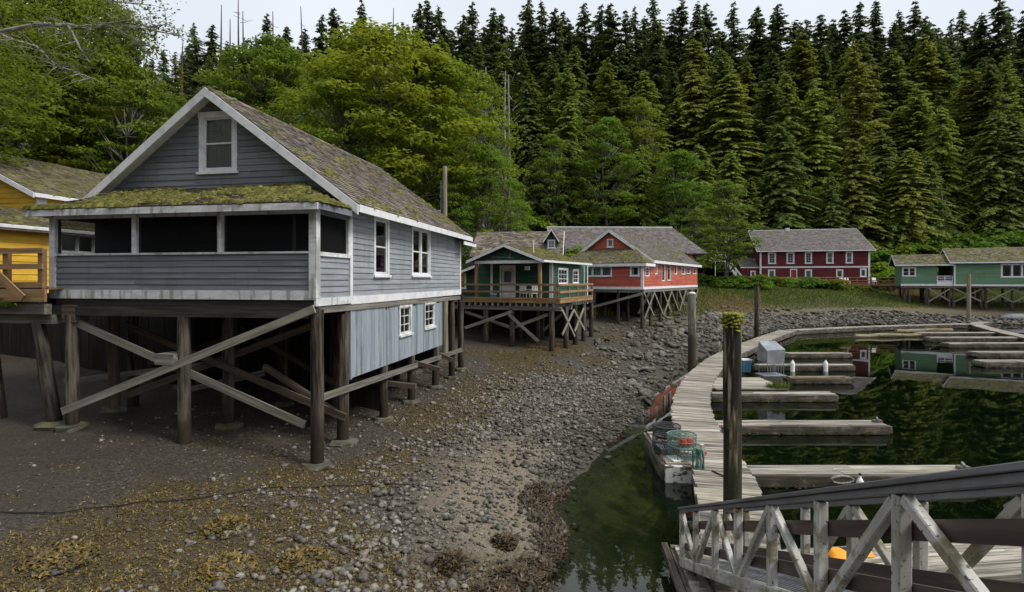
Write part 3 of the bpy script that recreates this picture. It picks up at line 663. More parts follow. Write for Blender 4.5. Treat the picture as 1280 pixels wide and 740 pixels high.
for (mx_, my_, mr, mh) in mounds:
    b = MB(); zz = ground(mx_, my_); pr = [(mr * math.cos(a), mh * math.sin(a) - .03) for a in np.linspace(0, 1.5, 6)]
    M = Matrix.Translation((mx_, my_, zz)); b.lathe(pr, n=12)
    dark = mx_ > -2
    lab_w = ['rockweed mound by itself left of centre on the dark gravel', 'rockweed mound nearest the bottom edge, in the middle of the gravel', 'small dark weedy boulder furthest left of the water corner', 'largest dark weedy boulder at the beach point', 'dark weedy boulder just behind the largest one at the beach point', 'dark weedy boulder at the bottom edge left of the water', 'dark weedy boulder at the bottom edge nearest the water', 'low rockweed mound at the bottom left', 'low flat rockweed patch left of the bottom middle mound', 'small weedy boulder behind the others near the sand'][mounds.index((mx_, my_, mr, mh))]
    o = b.build('weedy_boulder', 'rock', None, M, smooth=True, label=lab_w, cat='boulder', group='weedy boulders by the water' if dark else 'rockweed mounds on the gravel')
    q = 420; a = rng.uniform(0, 6.28, q); rr = np.sqrt(rng.random(q)); xx = rr * np.cos(a) * mr; yy = rr * np.sin(a) * mr; z2 = mh * np.sqrt(np.clip(1 - rr**2, 0, 1)) - .02
    w = blades('weed_coat', xx, yy, z2, np.full(q, .09), .035, 'dark_weed' if dark else 'weed', .25, 2, .02)
    w.parent = o; REL[w.name] = Matrix.Identity(4)
n = 120000; x = rng.uniform(14, 72, n); y = rng.uniform(46, 88, n); z = height(x, y, False); k = (z > 1.15 + fbm(x, y, 3, 4)*.7) & (z < 6) & visible(x, y) & (shore_dist(x, y) > 4.4); x, y, z = x[k], y[k], z[k]
o = blades('grass', x, y, height(x, y), np.clip(.16 + (z - 1.2) * .14, .14, .45), .09, 'grass_blades', 1.1, 1); o.color = (1, 1, 1, 1); tagp(o, 'rough green and straw coloured grass on the slope above the stones')
n = 9000; x = rng.uniform(-14, 10, n); y = rng.uniform(34, 60, n); z = height(x, y, False); k = (z > 2.0) & (z < 7); x, y = x[k], y[k]
o = blades('bank_grass', x, y, height(x, y), np.full(len(x), .5), .1, 'grass_blades', 1.0, 2, .1); tagp(o, 'grass growing on the bank behind the houses')
# ------------------------------------------------------------ building kit
class WallF:
    """a wall seen from outside: a along it, d outward, z up, all in house space"""
    def __init__(s, ox, oy, ax, ay): s.o = (ox, oy); s.a = (ax, ay); s.n = (ay, -ax)
    def P(s, a, d, z): return (s.o[0] + s.a[0]*a + s.n[0]*d, s.o[1] + s.a[1]*a + s.n[1]*d, z)
    def box(s, b, a0, a1, d0, d1, z0, z1, r=None):
        b.hexa([s.P(a0, d1, z0), s.P(a1, d1, z0), s.P(a1, d0, z0), s.P(a0, d0, z0), s.P(a0, d1, z1), s.P(a1, d1, z1), s.P(a1, d0, z1), s.P(a0, d0, z1)], r)
def span(prof, z):
    """where the outline (list of (a, top)) reaches at least z"""
    xs = []
    for (a0, t0), (a1, t1) in zip(prof, prof[1:]):
        if t0 >= z: xs.append(a0)
        if t1 >= z: xs.append(a1)
        if (t0 - z) * (t1 - z) < 0: xs.append(a0 + (a1 - a0) * (z - t0) / (t1 - t0))
    return (min(xs), max(xs)) if xs else None
def wall(parent, F, prof, z0, paint, expo=0.16, holes=(), pieces=True, inner='dark_interior', name='siding_board', vertical=False, label=None, thick=.02):
    """inner wall with real openings, then lapped boards (each its own part, or one joined part when too small to pick apart)"""
    def top(a):
        for (a0, t0), (a1, t1) in zip(prof, prof[1:]):
            if a0 <= a <= a1: return t0 + (t1 - t0) * (a - a0) / max(a1 - a0, 1e-9)
        return prof[-1][1]
    br = sorted(set([p[0] for p in prof] + [h[0] for h in holes] + [h[1] for h in holes]))
    b = MB(); dd = (-.10, -.004)
    for a0, a1 in zip(br, br[1:]):
        am = (a0 + a1) / 2; hs = sorted([h for h in holes if h[0] - 1e-6 <= am <= h[1] + 1e-6], key=lambda h: h[2])
        zz = z0
        for h in hs + [None]:
            zt0, zt1 = (h[2], h[2]) if h else (top(a0 + 1e-6), top(a1 - 1e-6))
            if max(zt0, zt1) > zz + .01:
                b.hexa([F.P(a0, dd[1], zz), F.P(a1, dd[1], zz), F.P(a1, dd[0], zz), F.P(a0, dd[0], zz), F.P(a0, dd[1], zt0), F.P(a1, dd[1], zt1), F.P(a1, dd[0], zt1), F.P(a0, dd[0], zt0)])
            if h: zz = h[3]
    b.build('wall', inner, parent)
    allb = MB()
    if vertical:
        a = prof[0][0]; A1 = prof[-1][0]
        while a < A1 - .01:
            w = min(expo, A1 - a); segs = [(z0, top(a + w/2))]
            for h in holes:
                if h[0] < a + w - .02 and h[1] > a + .02:
                    segs = [x for (u, v) in segs for x in ((u, min(v, h[2])), (max(u, h[3]), v)) if x[1] - x[0] > .02]
            for (u, v) in segs:
                b = MB() if pieces else allb; dj = random.uniform(0, .004)
                F.box(b, a + .005, a + w - .005, 0, thick + dj, u, v)
                if pieces: b.build(name, paint, parent, label=label)
            a += w
    else:
        z = z0; ztop = max(p[1] for p in prof)
        while z < ztop - .03:
            h1 = min(z + expo, ztop); sb = span(prof, z + .002); stp = span(prof, h1 - .002)
            if sb is None: break
            if stp is None: stp = ((sb[0]+sb[1])/2 - .01, (sb[0]+sb[1])/2 + .01)
            segs = [(sb[0], sb[1])]
            for h in holes:
                if h[2] < h1 - .03 and h[3] > z + .03:
                    segs = [x for (u, v) in segs for x in ((u, min(v, h[0])), (max(u, h[1]), v)) if x[1] - x[0] > .01]
            for (u, v) in segs:
                cuts = [u]
                if pieces and v - u > 4.5:
                    c = u + random.uniform(1.6, 3.2)
                    while c < v - 1.2: cuts.append(c); c += random.uniform(2.6, 4.2)
                cuts.append(v)
                for c0, c1 in zip(cuts, cuts[1:]):
                    t0 = max(c0, stp[0]) if c0 == sb[0] else c0; t1 = min(c1, stp[1]) if c1 == sb[1] else c1
                    if t1 <= t0: t0 = t1 = (c0 + c1) / 2; t1 += .005
                    b = MB() if pieces else allb; e = .002 if len(cuts) > 2 else 0; sg = random.uniform(-.003, .003)
                    b.hexa([F.P(c0 + e, thick + .008, z + sg), F.P(c1 - e, thick + .008, z + sg), F.P(c1 - e, 0, z), F.P(c0 + e, 0, z),
                            F.P(t0 + e, .004, h1 + .004), F.P(t1 - e, .004, h1 + .004), F.P(t1 - e, 0, h1 + .004), F.P(t0 + e, 0, h1 + .004)])
                    if pieces: b.build(name, paint, parent, label=label)
            z = h1
    if not pieces: allb.build('siding', paint, parent, kind='stuff', label=label)
def window(parent, F, a0, a1, z0, z1, style='sash', case=.11, trim='white_paint', curtain=0.5, sill=True, label=None, units=1):
    """casing round the opening; sash, panes, sill and curtain inside it. a0..z1 are the outer edges of the casing"""
    b = MB(); c = case; e = .035 + random.uniform(0, .004)
    F.box(b, a0, a0 + c, -.02, e, z0, z1); F.box(b, a1 - c, a1, -.02, e, z0, z1)
    F.box(b, a0 - .02, a1 + .02, -.02, e + .012, z1 - c, z1 + .02); F.box(b, a0 + c, a1 - c, -.02, e, z0, z0 + c * .6)
    w = b.build('window', trim, parent, label=label)
    if sill and c > .06:
        s = MB(); F.box(s, a0 - .05, a1 + .05, .003, e + .05, z0 - .05, z0 + .02); s.build('sill', trim, w)
    i0, i1, j0, j1 = a0 + c, a1 - c, z0 + c * .6, z1 - c
    us = (i1 - i0) / units
    for k in range(units):
        u0 = i0 + k * us + (.04 if k else 0); u1 = i0 + (k + 1) * us - (.04 if k < units - 1 else 0); st = min(.05, us * .1)
        s = MB(); f0, f1 = -.05, -.008
        F.box(s, u0, u0 + st, f0, f1, j0, j1); F.box(s, u1 - st, u1, f0, f1, j0, j1)
        F.box(s, u0 + st, u1 - st, f0, f1, j0, j0 + st); F.box(s, u0 + st, u1 - st, f0, f1, j1 - st, j1)
        if k < units - 1: F.box(s, u1, u1 + .08, -.03, e - .006, j0, j1)
        cols, rows, rail = {'sash': (1, 1, True), 'fixed': (1, 1, False), 'grid': (2, 3, False), 'grid3': (3, 3, False), 'sashgrid': (2, 2, True), 'bars': (4, 1, True)}[style]
        zm = (j0 + j1) / 2 if rail else None
        if rail: F.box(s, u0 + st, u1 - st, f0 - .002, f1 + .006, zm - .022, zm + .022)
        mt = .014
        for q in range(1, cols): aa = u0 + (u1 - u0) * q / cols; F.box(s, aa - mt, aa + mt, f0 + .003, f1 - .004, j0 + st, j1 - st)
        nr = rows * (2 if rail else 1)
        for q in range(1, nr):
            zz = j0 + (j1 - j0) * q / nr
            if rail and abs(zz - zm) < .03: continue
            F.box(s, u0 + st, u1 - st, f0 + .005, f1 - .006, zz - mt, zz + mt)
        s.build('sash', trim, w)
        g = MB(); gg = [(j0 + st, zm - .022), (zm + .022, j1 - st)] if rail else [(j0 + st, j1 - st)]
        for (p0, p1) in gg:
            g = MB(); F.box(g, u0 + st, u1 - st, -.034, -.028, p0, p1); g.build('pane', 'glass', w)
        if curtain:
            q = MB(); n = 14; L = u1 - u0; vs = []; wv = [math.sin(i * 2.1 + u0 * 9) * .012 for i in range(n + 1)]
            part = curtain if curtain < 1 else 1.0
            spans = [(u0, u0 + L * part)] if part == 1 else [(u0, u0 + L * part * .5), (u1 - L * part * .5, u1)]
            for (x0, x1) in spans:
                m_ = 9
                for i in range(m_):
                    s0 = x0 + (x1 - x0) * i / m_; s1 = x0 + (x1 - x0) * (i + 1) / m_; d0 = -.105 + (.012 if i % 2 else -.012); d1 = -.105 + (-.012 if i % 2 else .012)
                    zb = j0 + .02
                    q.add([F.P(s0, d0, zb), F.P(s1, d1, zb), F.P(s1, d1, j1), F.P(s0, d0, j1), F.P(s0, d0 - .004, zb), F.P(s1, d1 - .004, zb), F.P(s1, d1 - .004, j1), F.P(s0, d0 - .004, j1)], [(0, 1, 2, 3), (7, 6, 5, 4), (0, 3, 7, 4), (1, 5, 6, 2)])
            q.build('curtain', 'curtain', w)
    return w
def hole(a0, a1, z0, z1, c=.11): return (a0 + c * .5, a1 - c * .5, z0 + c * .4, z1 - c * .5)
def slab(b, quad, th):
    """quad (eave left, eave right, top right, top left) thickened downward"""
    q = [Vector(p) for p in quad]; b.hexa([tuple(p - Vector((0, 0, th))) for p in q] + [tuple(p) for p in q])
def roof(parent, quads, paint='shingle', expo=.15, wid=.17, th=.09, moss=0, deck='roof_deck', label=None, mossat=None, jit=1.0):
    """decking with rows of separate wedge-shaped shingles on it and tufts of moss"""
    d = MB()
    for qd in quads: slab(d, qd[:4], th)
    rf = d.build('roof', deck, parent, label=label)
    s = MB(); mo = MB()
    for qd in quads:
        e0, e1, t1, t0 = [Vector(p) for p in qd[:4]]
        n = (e1 - e0).cross(t0 - e0) if (t0 - e0).length > .1 else (e1 - e0).cross(t1 - e0)
        n.normalize(); n = -n if n.z < 0 else n
        H = max(((t0 - e0) - (e1 - e0).normalized() * (t0 - e0).dot((e1 - e0).normalized())).length, ((t1 - e0) - (e1 - e0).normalized() * (t1 - e0).dot((e1 - e0).normalized())).length)
        rows = max(1, int(round(H / expo)))
        for r in range(rows):
            f0, f1 = r / rows, min(1, (r + 1.25) / rows)
            A0 = e0.lerp(t0, f0); A1 = e1.lerp(t1, f0); B0 = e0.lerp(t0, f1); B1 = e1.lerp(t1, f1)
            L = (A1 - A0).length
            if L < .05: continue
            k = 0; x = -random.uniform(0, wid)
            while x < L:
                w = wid * random.uniform(.6, 1.35); u0 = max(0, x) / L; u1 = min(L, x + w - .006) / L; x += w
                if u1 - u0 < .02 / L: continue
                if random.random() < .012: continue
                lift = .012 + random.random() ** 2 * .016 * jit; drop = random.uniform(-.02, .02) * jit
                dv = (B0 - A0).normalized() * drop
                a0 = A0.lerp(A1, u0) + dv; a1 = A0.lerp(A1, u1) + dv; b0 = B0.lerp(B1, u0); b1 = B0.lerp(B1, u1)
                o = n * .003; s.add([a0 + o, a1 + o, a1 + n * (lift + .012), a0 + n * (lift + .012), b0 + n * .005, b1 + n * .005], [(0, 1, 2, 3), (3, 2, 5, 4), (1, 5, 2), (0, 3, 4)])
        if moss:
            area = (e1 - e0).length * H; cnt = int(area * moss)
            for _ in range(cnt):
                u, v = random.random(), random.random() ** 1.15
                p = e0.lerp(t0, v).lerp(e1.lerp(t1, v), u)
                kk = float(fbm(np.array([p.x * 1.0 + p.y * .7]), np.array([v * H]), .9, 77)[0])
                if kk < (mossat or .5) + random.uniform(-.08, .08): continue
                r_ = random.uniform(.03, .075) * (1 + .6 * (kk > .62)); h_ = r_ * random.uniform(.35, .75)
                q = 6; a = random.uniform(0, 6.28); t_ = (e1 - e0).normalized(); w_ = n.cross(t_)
                vs = [p + n * .01 + (t_ * math.cos(a + i) + w_ * math.sin(a + i)) * r_ * random.uniform(.8, 1.25) for i in [j * 2 * math.pi / q for j in range(q)]]
                v2 = [p + n * (.01 + h_) + (x - p - n * .01) * .55 for x in vs]
                mo.add(vs + v2 + [p + n * (.012 + h_ * 1.2)], [(i, (i+1) % q, (i+1) % q + q, i + q) for i in range(q)] + [(i + q, (i+1) % q + q, 2*q) for i in range(q)])
    s.build('shingles', paint, rf, kind='stuff'); mo.build('moss_tufts', 'moss', rf, kind='stuff', smooth=True)
    return rf
def board(parent, name, F, a0, a1, d0, d1, z0, z1, m='white_paint', label=None):
    b = MB(); F.box(b, a0, a1, d0, d1, z0, z1); return b.build(name, m, parent, label=label)
def rake(parent, p, q, h, th, m='white_paint', name='rake_board'):
    """board under a sloping roof edge: p, q lie on the top edge"""
    p, q = Vector(p), Vector(q); b = MB(); hz = Vector((q - p)); nn = Vector((-hz.y, hz.x, 0)); nn = nn.normalized() if nn.length > 1e-6 else Vector((0, 1, 0)); dn = Vector((0, 0, -h))
    b.hexa([p + dn - nn*th/2, q + dn - nn*th/2, q + dn + nn*th/2, p + dn + nn*th/2, p - nn*th/2, q - nn*th/2, q + nn*th/2, p + nn*th/2]); return b.build(name, m, parent)
def piling(parent, F, x, y, ztop, r=.14, lean=(0, 0), foot=True, m='piling', rel=None):
    wx, wy, _ = F.world(x, y); gz = ground(wx, wy)
    pole('piling', (x + lean[0], y + lean[1], gz - .3), (x, y, ztop), r * 1.04, r * .97, m, parent, n=12, seg=6)
    if foot:
        b = MB(); a = random.uniform(0, 1); k = 7
        b.lathe([(r*2.3, -.12), (r*2.5, .02), (r*2.2, .09), (r*1.1, .11)], n=k); vs = [(v[0] * random.uniform(.85, 1.15), v[1] * random.uniform(.8, 1.1), v[2]) for v in b.v]; b.v = vs
        b.build('footing', 'footing', parent, Matrix.Translation((x + lean[0], y + lean[1], gz + .02)) @ Matrix.Rotation(a, 4, 'Z'))
    return gz

# ------------------------------------------------------------ the blue grey house on pilings
BF = Frame(394, 13.4, 133 / 700)
H1 = BF.thing('blue_house', 'grey-blue clapboard house with mossy shingle roof and screened porch on tall pilings', 'house')
XR, XL, YM, YB = 0.0, -8.14, 1.75, 12.47; XP = -7.55
FR = WallF(XL, YM, 1, 0); SD = WallF(XR, YM, 0, 1); L_ = YB - YM
slope = .74; RX = -4.07; RT = 10.34
def rz_(x): return RT - slope * abs(x - RX)
# side wall and its windows
def yy(px): return BF.y(px, 0) - YM
w1 = (yy(466.5), yy(485.5), 5.13, 6.93); w2 = (yy(514), yy(537), 5.15, 6.93)
wall(H1, SD, [(0, 6.98), (L_, 6.98)], 4.55, 'blue_paint', .163, [hole(*w1), hole(*w2)])
window(H1, SD, *w1, style='sash', curtain=.5); window(H1, SD, *w2, style='sash', units=2, curtain=.6)
# gable front above the porch, and the front wall behind it, painted dark as porch shade
hw = -XL; gw = (BF.x(249.5, YM) - XL, BF.x(297, YM) - XL, 8.05, 9.75)
wall(H1, FR, [(0, rz_(XL) - .12), (hw / 2, RT - .12), (hw, rz_(XR) - .12)], 7.35, 'blue_shaded_paint', .175, [hole(*gw, c=.15)])
window(H1, FR, *gw, style='sash', case=.15, curtain=1, label='gable window with lace curtain')
wall(H1, FR, [(0, 7.36), (hw, 7.36)], 4.55, 'porch_shade_paint', .163, [(1.2, 2.1, 4.6, 6.65)], pieces=False)
board(H1, 'porch_door', FR, 1.2, 2.1, -.06, -.01, 4.6, 6.65, 'porch_shade_paint')
wall(H1, WallF(XL, YB, 0, -1), [(0, 6.98), (L_, 6.98)], 4.4, 'blue_paint', .2, pieces=False); wall(H1, WallF(XR, YB, -1, 0), [(0, rz_(XR) - .12), (hw/2, RT - .12), (hw, rz_(XL) - .12)], 4.4, 'blue_paint', .2, pieces=False)
b = MB(); b.box(XL, XR - .12, YM + .02, YB - .12, 4.38, 4.52); b.build('floor', 'roof_deck', H1)
# corner boards and belts
board(H1, 'corner_board', SD, -.035, .10, .0, .045, 4.56, 7.0); board(H1, 'corner_board', SD, L_ - .12, L_ + .02, 0, .045, 4.56, 7.0)
board(H1, 'belt_board', SD, 0, L_ + .02, 0, .05, 4.34, 4.56); board(H1, 'corner_board', FR, hw - .12, hw + .04, 0.003, .04, 4.56, 7.0)
# porch: low clapboard wall, posts, rail
PF = WallF(XP, 0, 1, 0); PS = WallF(0, 0, 0, 1)
wall(H1, PF, [(0, 5.64), (-XP, 5.64)], 4.74, 'blue_shaded_paint', .15, inner='porch_shade_paint')
wall(H1, PS, [(.05, 5.58), (YM - .08, 5.58)], 4.55, 'blue_paint', .15, inner='porch_shade_paint')
wall(H1, WallF(XP, YM, 0, -1), [(0, 5.6), (YM, 5.6)], 4.6, 'blue_shaded_paint', .15, inner='blue_shaded_paint', pieces=False)
board(H1, 'belt_board', PF, -.05, -XP + .05, 0, .055, 4.52, 4.745, 'weathered_white'); board(H1, 'belt_board', PS, -.05, YM, 0, .06, 4.37, 4.56, 'weathered_white')
board(H1, 'porch_rail', PF, -.03, -XP + .06, -.11, .06, 5.64, 5.69, 'weathered_white'); board(H1, 'porch_rail', PS, .061, YM, -.11, .06, 5.585, 5.685, 'weathered_white')
for i, px in enumerate((66, 169, 276, 390)):
    x = BF.x(px, 0); w = .075
    if i == 0: x = XP + .02; board(H1, 'porch_post', WallF(0, 0, 1, 0), x - .09, x + .09, -.12, .062, 4.56, 6.66, 'weathered_white')
    elif i == 3:
        board(H1, 'porch_post', WallF(0, 0, 1, 0), -.13, .064, -.12, .064, 4.56, 6.66, 'weathered_white')
    else: board(H1, 'porch_post', WallF(0, 0, 1, 0), x - w, x + w, -.10, .035, 5.69, 6.66, 'weathered_white')
board(H1, 'porch_post', WallF(0, 0, 1, 0), BF.x(367.5, .8) - .03, BF.x(367.5, .8) + .03, -.83, -.77, 4.6, 6.66, 'weathered_white')
board(H1, 'porch_post', PS, YM - .16, YM - .04, -.02, .05, 5.58, 6.62, 'weathered_white')
sx_ = [XP + .11, BF.x(169, 0) - .075, BF.x(169, 0) + .075, BF.x(276, 0) - .075, BF.x(276, 0) + .075, -.13]
for k in range(3): board(H1, 'shading_insect_screen', PF, sx_[2*k] - XP, sx_[2*k+1] - XP, -.035, -.03, 5.69, 6.60, 'screen')  # screens added to deepen the shade on the porch
board(H1, 'shading_insect_screen', PS, .065, YM - .16, -.045, -.04, 5.69, 6.60, 'screen')
# thin bracing lattice under the porch eave
board(H1, 'porch_beam', PF, -.1, -XP + .08, -.1, 0.03, 6.6, 6.74, 'weathered_white'); board(H1, 'porch_beam', PS, .04, YM - .04, -.1, 0.02, 6.6, 6.74, 'blue_shaded_paint')
b = MB(); b.box(XP + .05, -.13, .13, YM - .03, 4.60, 4.66); b.build('porch_floor', 'grey_beam', H1)
b = MB(); b.box(XP + .05, -.13, .12, YM - .03, 6.74, 6.77); b.build('porch_ceiling', 'porch_shade_paint', H1)
# things dimly seen on the porch
EX0, EX1, EY = XP - .38, .30, -.38
e0, e1 = (EX0, EY, 6.83), (EX1, EY, 6.83); t1, t0 = (-1.35, YM, 7.62), (-6.75, YM, 7.62)
roof(H1, [(e0, e1, t1, t0), ((EX1, EY, 6.83), (EX1, YM + .05, 6.87), (-1.35, YM + .05, 7.62), (-1.35, YM, 7.62)), ((EX0, YM, 6.83), e0, t0, (-6.75, YM, 7.62))], 'mossy_shingle', .125, .15, .05, moss=280, mossat=.46, label='low porch roof thick with moss')
b = MB(); F_ = WallF(EX0, EY, 1, 0); F_.box(b, 0, EX1 - EX0, 0, .04, 6.64, 6.80); b.build('fascia', 'weathered_white', H1)
F_ = WallF(EX1, EY, 0, 1); board(H1, 'fascia', F_, 0, YM - EY + .3, -.04, 0, 6.66, 6.81, 'blue_shaded_paint'); F_ = WallF(EX0, YM, 0, -1); board(H1, 'fascia', F_, 0, YM - EY, -.04, 0, 6.66, 6.80, 'weathered_white')
# main roof
OF, OB, OS = YM - .42, YB + .42, .46
q1 = ((XR + OS, OF, rz_(XR + OS)), (XR + OS, OB, rz_(XR + OS)), (RX, OB, RT), (RX, OF, RT)); q2 = ((XL - OS, OB, rz_(XL - OS)), (XL - OS, OF, rz_(XL - OS)), (RX, OF, RT), (RX, OB, RT))
roof(H1, [q1], 'shingle', .165, .17, .10, moss=16, mossat=.58, label='brown cedar shingle roof slope with lichen'); roof(H1, [q2], 'shingle', .2, .22, .10, moss=10)
for sgn in (1, -1):
    xe = (XR + OS) if sgn > 0 else (XL - OS)
    rake(H1, (RX, OF - .02, RT - .02), (xe, OF - .02, rz_(xe) - .02), .26, .045); rake(H1, (RX, OB + .02, RT - .02), (xe, OB + .02, rz_(xe) - .02), .26, .045)
    b = MB(); b.box(xe - .02 * (sgn < 0), xe + .04 * sgn, OF + .003, OB - .003, rz_(xe) - .21, rz_(xe) - .015); b.build('fascia', 'white_paint', H1)
    # soffit of the front overhang
b = MB(); [b.hexa([(x0, OF + .01, rz_(x0) - .12), (x1, OF + .01, rz_(x1) - .12), (x1, YM, rz_(x1) - .12), (x0, YM, rz_(x0) - .12), (x0, OF + .01, rz_(x0) - .102), (x1, OF + .01, rz_(x1) - .102), (x1, YM, rz_(x1) - .102), (x0, YM, rz_(x0) - .102)]) for (x0, x1) in ((XL - OS, RX), (RX, XR + OS))]; b.build('soffit', 'white_paint', H1)
b = MB(); b.box(XR + .03, XR + OS - .01, OF + .1, OB - .05, 6.90, 6.92); b.build('soffit', 'weathered_white', H1)
pts = []
b = MB(); n = 26
for i in range(n):
    y0 = OF + (OB - OF) * i / n; y1 = OF + (OB - OF) * (i + 1.1) / n
    for sg in (1, -1): b.hexa([(RX, y0, RT + .01), (RX + sg*.15, y0, RT - .09), (RX + sg*.15, y1, RT - .10), (RX, y1, RT + .0), (RX, y0, RT + .04), (RX + sg*.15, y0, RT - .06), (RX + sg*.15, y1, RT - .07), (RX, y1, RT + .03)])
b.build('ridge_cap', 'shingle', H1)
# small pent roof at the back corner
roof(H1, [((XR + .42, YB - .9, 6.72), (XR + .42, YB + 1.2, 6.72), (-1.2, YB + 1.2, 7.4), (-1.2, YB - .9, 7.4))], 'mossy_shingle', .15, .17, .06, moss=60)
b = MB(); b.box(XR + .42, XR + .46, YB - .9, YB + 1.2, 6.56, 6.71); b.build('fascia', 'white_paint', H1)
# board skirt under the side wall, with two small windows
y0s, y1s = .12, 9.755 - YM; k = .05
s1 = (yy(499.3), yy(514.5), 3.14, 4.16); s2 = (yy(530.7), yy(544), 3.17, 4.16)
wall(H1, WallF(XR - .03, YM, 0, 1), [(y0s, 4.335), (y1s, 4.335)], 2.33, 'blue_panel', .30, [hole(*s1, c=.09), hole(*s2, c=.09)], vertical=True, name='skirt_plank', inner='dark_interior')
for w in (s1, s2): window(H1, WallF(XR - .03, YM, 0, 1), *w, style='grid', case=.09, curtain=0, trim='weathered_white')
for px in (484, 521.3, 529.7): board(H1, 'batten', WallF(XR - .03, YM, 0, 1), yy(px) - .02, yy(px) + .02, .02, .04, 2.35, 4.33, 'blue_panel')
board(H1, 'corner_board', WallF(XR - .03, YM, 0, 1), y0s - .07, y0s, -.08, .035, 2.3, 4.335, 'blue_panel'); board(H1, 'corner_board', WallF(XR - .03, YM, 0, 1), y1s, y1s + .07, -.08, .035, 2.33, 4.335, 'blue_panel')
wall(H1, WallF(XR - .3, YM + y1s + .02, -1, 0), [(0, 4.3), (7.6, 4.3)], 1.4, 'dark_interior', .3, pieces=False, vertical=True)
# substructure
for y in (.0, 1.62, 4.25, 6.64, 9.34, 11.56, 13.0):
    b = MB()
    for x in ((.06 if y == 0 else -.12), -3.59, -6.96 if y < 1 else -7.35) + (() if y < 2 else (-1.8, -5.4)):
        sk = y in (4.25, 6.64, 9.34) and x > -.2
        top = 2.33 if sk else 4.1
        pr = .155 if y < 2 else .14
        piling(H1, BF, x, y, top + (.2 if y == 0 and x > -1 else 0), pr, foot=not (y == 0 and x == -3.59), m='piling' if x != -7.35 else 'brown_beam')
    beam('cap_beam', (XL + .3, y, 4.2), (.0 if y > 1 else -.1, y, 4.2), .22, .24, 'dark_beam', H1)
for x in np.arange(XL + .4, -.1, .6): beam('floor_joist', (x, .02, 4.42), (x, YB, 4.42), .06, .18, 'dark_beam', H1)
def fp(px, py, y): x = BF.x(px, y); return (x, y, BF.z(py, x, y))
beam('diagonal_brace', fp(78, 514, -.18), fp(393, 386, -.20), .06, .20, 'pale_brace', H1, up=(0, -1, 0)) if False else None
def brace(px0, py0, px1, py1, y0, y1=None, h=.19, m='pale_brace', w=.06):
    y1 = y0 if y1 is None else y1; p = Vector(fp(px0, py0, y0)); q = Vector(fp(px1, py1, y1)); return beam('diagonal_brace', p, q, w, h, m, H1)
brace(78, 514, 393, 386, -.26); brace(93, 402, 381, 531, .02, .06)
brace(155, 405, 432, 522, 1.42, m='brown_beam'); brace(160, 494, 395, 405, 1.86, m='brown_beam'); brace(80, 477, 260, 455, 2.0, m='pale_brace', h=.16); brace(222, 490, 330, 466, 2.1, m='grey_beam', h=.16)
brace(185, 455, 360, 400, 4.5, m='brown_beam'); brace(330, 470, 480, 445, 6.7, m='brown_beam'); brace(300, 410, 420, 480, 4.0, m='brown_beam')
b = MB(); x0 = BF.x(212, -.1); b.box(x0 - .25, x0 + .28, -.30, .25, BF.z(454, x0, 0), BF.z(441, x0, 0)); b.build('block', 'grey_beam', H1)
zb = 1.55; yb_ = [Vector((.06, .3, 1.72)), Vector((.06, 12.3, 2.05))]
beam('long_brace', (.05, .2, BF.z(497, .05, .2)), (.08, 12.5, BF.z(437, .08, 12.5)), .06, .17, 'grey_beam', H1)
for (y, px, py, px2, py2) in ((1.7, 330, 458, 432, 523), (4.4, 425, 472, 520, 483), (6.8, 470, 440, 550, 462), (9.5, 520, 430, 565, 450)):
    x0, x1 = BF.x(px, y), BF.x(px2, y); beam('stub_beam', (x0, y, BF.z(py, x0, y)), (x1, y, BF.z(py2, x1, y)), .12, .15, 'brown_beam', H1)
beam('cap_beam', (-.05, .1, 4.27), (-.05, YB, 4.20), .16, .16, 'grey_beam', H1); beam('cap_beam', (XP + .1, .05, 4.42), (.05, .05, 4.40), .14, .17, 'dark_beam', H1)
for (F_, a0_, a1_) in ((WallF(XL + .1, 5.4, 1, 0), 0, 7.55), (WallF(XL - .1, 12.4, 0, -1), 0, 7.0), (WallF(XL + .1, 12.6, 1, 0), 0, 7.2)):  # boards added to block light and darken the space behind the pilings
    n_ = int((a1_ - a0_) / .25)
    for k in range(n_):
        a_ = a0_ + k * .25; wx_, wy_, _ = BF.world(*F_.P(a_, 0, 0)[:2]); board(H1, 'shade_board', F_, a_, a_ + .242, 0, .03 + random.uniform(0, .01), ground(wx_, wy_) - .05, 4.3, 'shade_board')
b = MB(); b.box(-7.15, -6.75, -.12, .3, 3.9, 4.35); b.build('block', 'brown_beam', H1)
# ------------------------------------------------------------ yellow house and boardwalk at the left
YF = Frame(8, 22.3, .19)
H2 = YF.thing('yellow_house', 'yellow clapboard house with mossy brown roofs, half hidden behind the blue-grey house', 'house')
YW = WallF(0, -4.5, 0, 1); LY = 12.5
def ya(px): return YF.y(px, 0) + 4.5
w1 = (ya(73), ya(119), YF.z(317, 0, 3), YF.z(291.5, 0, 3))
wall(H2, YW, [(0, 7.15), (LY, 7.15)], 4.45, 'yellow_paint', .26, [hole(*w1)])
window(H2, YW, *w1, style='fixed', units=2, curtain=.2)
wall(H2, WallF(-4.4, -4.5, 1, 0), [(0, 8.3), (4.4, 7.1)], 4.45, 'yellow_paint', .26, pieces=False)
board(H2, 'corner_board', YW, LY - .1, LY + .03, 0, .05, 4.4, 7.2)
UY = 4.7
wall(H2, WallF(-15.5, UY, 1, 0), [(0, 9.1), (5.5, 11.8), (11.1, 9.1)], 6.5, 'yellow_paint', .26)
wall(H2, WallF(-4.4, UY, 0, 1), [(0, 9.2), (9, 9.2)], 7.5, 'yellow_paint', .26)
wall(H2, WallF(-15.5, 13.7, 0, -1), [(0, 9.2), (9, 9.2)], 3.5, 'yellow_paint', .3, pieces=False); wall(H2, WallF(-15.5, -4.5, 1, 0), [(0, 8), (11, 8)], 3.5, 'yellow_paint', .3, pieces=False)
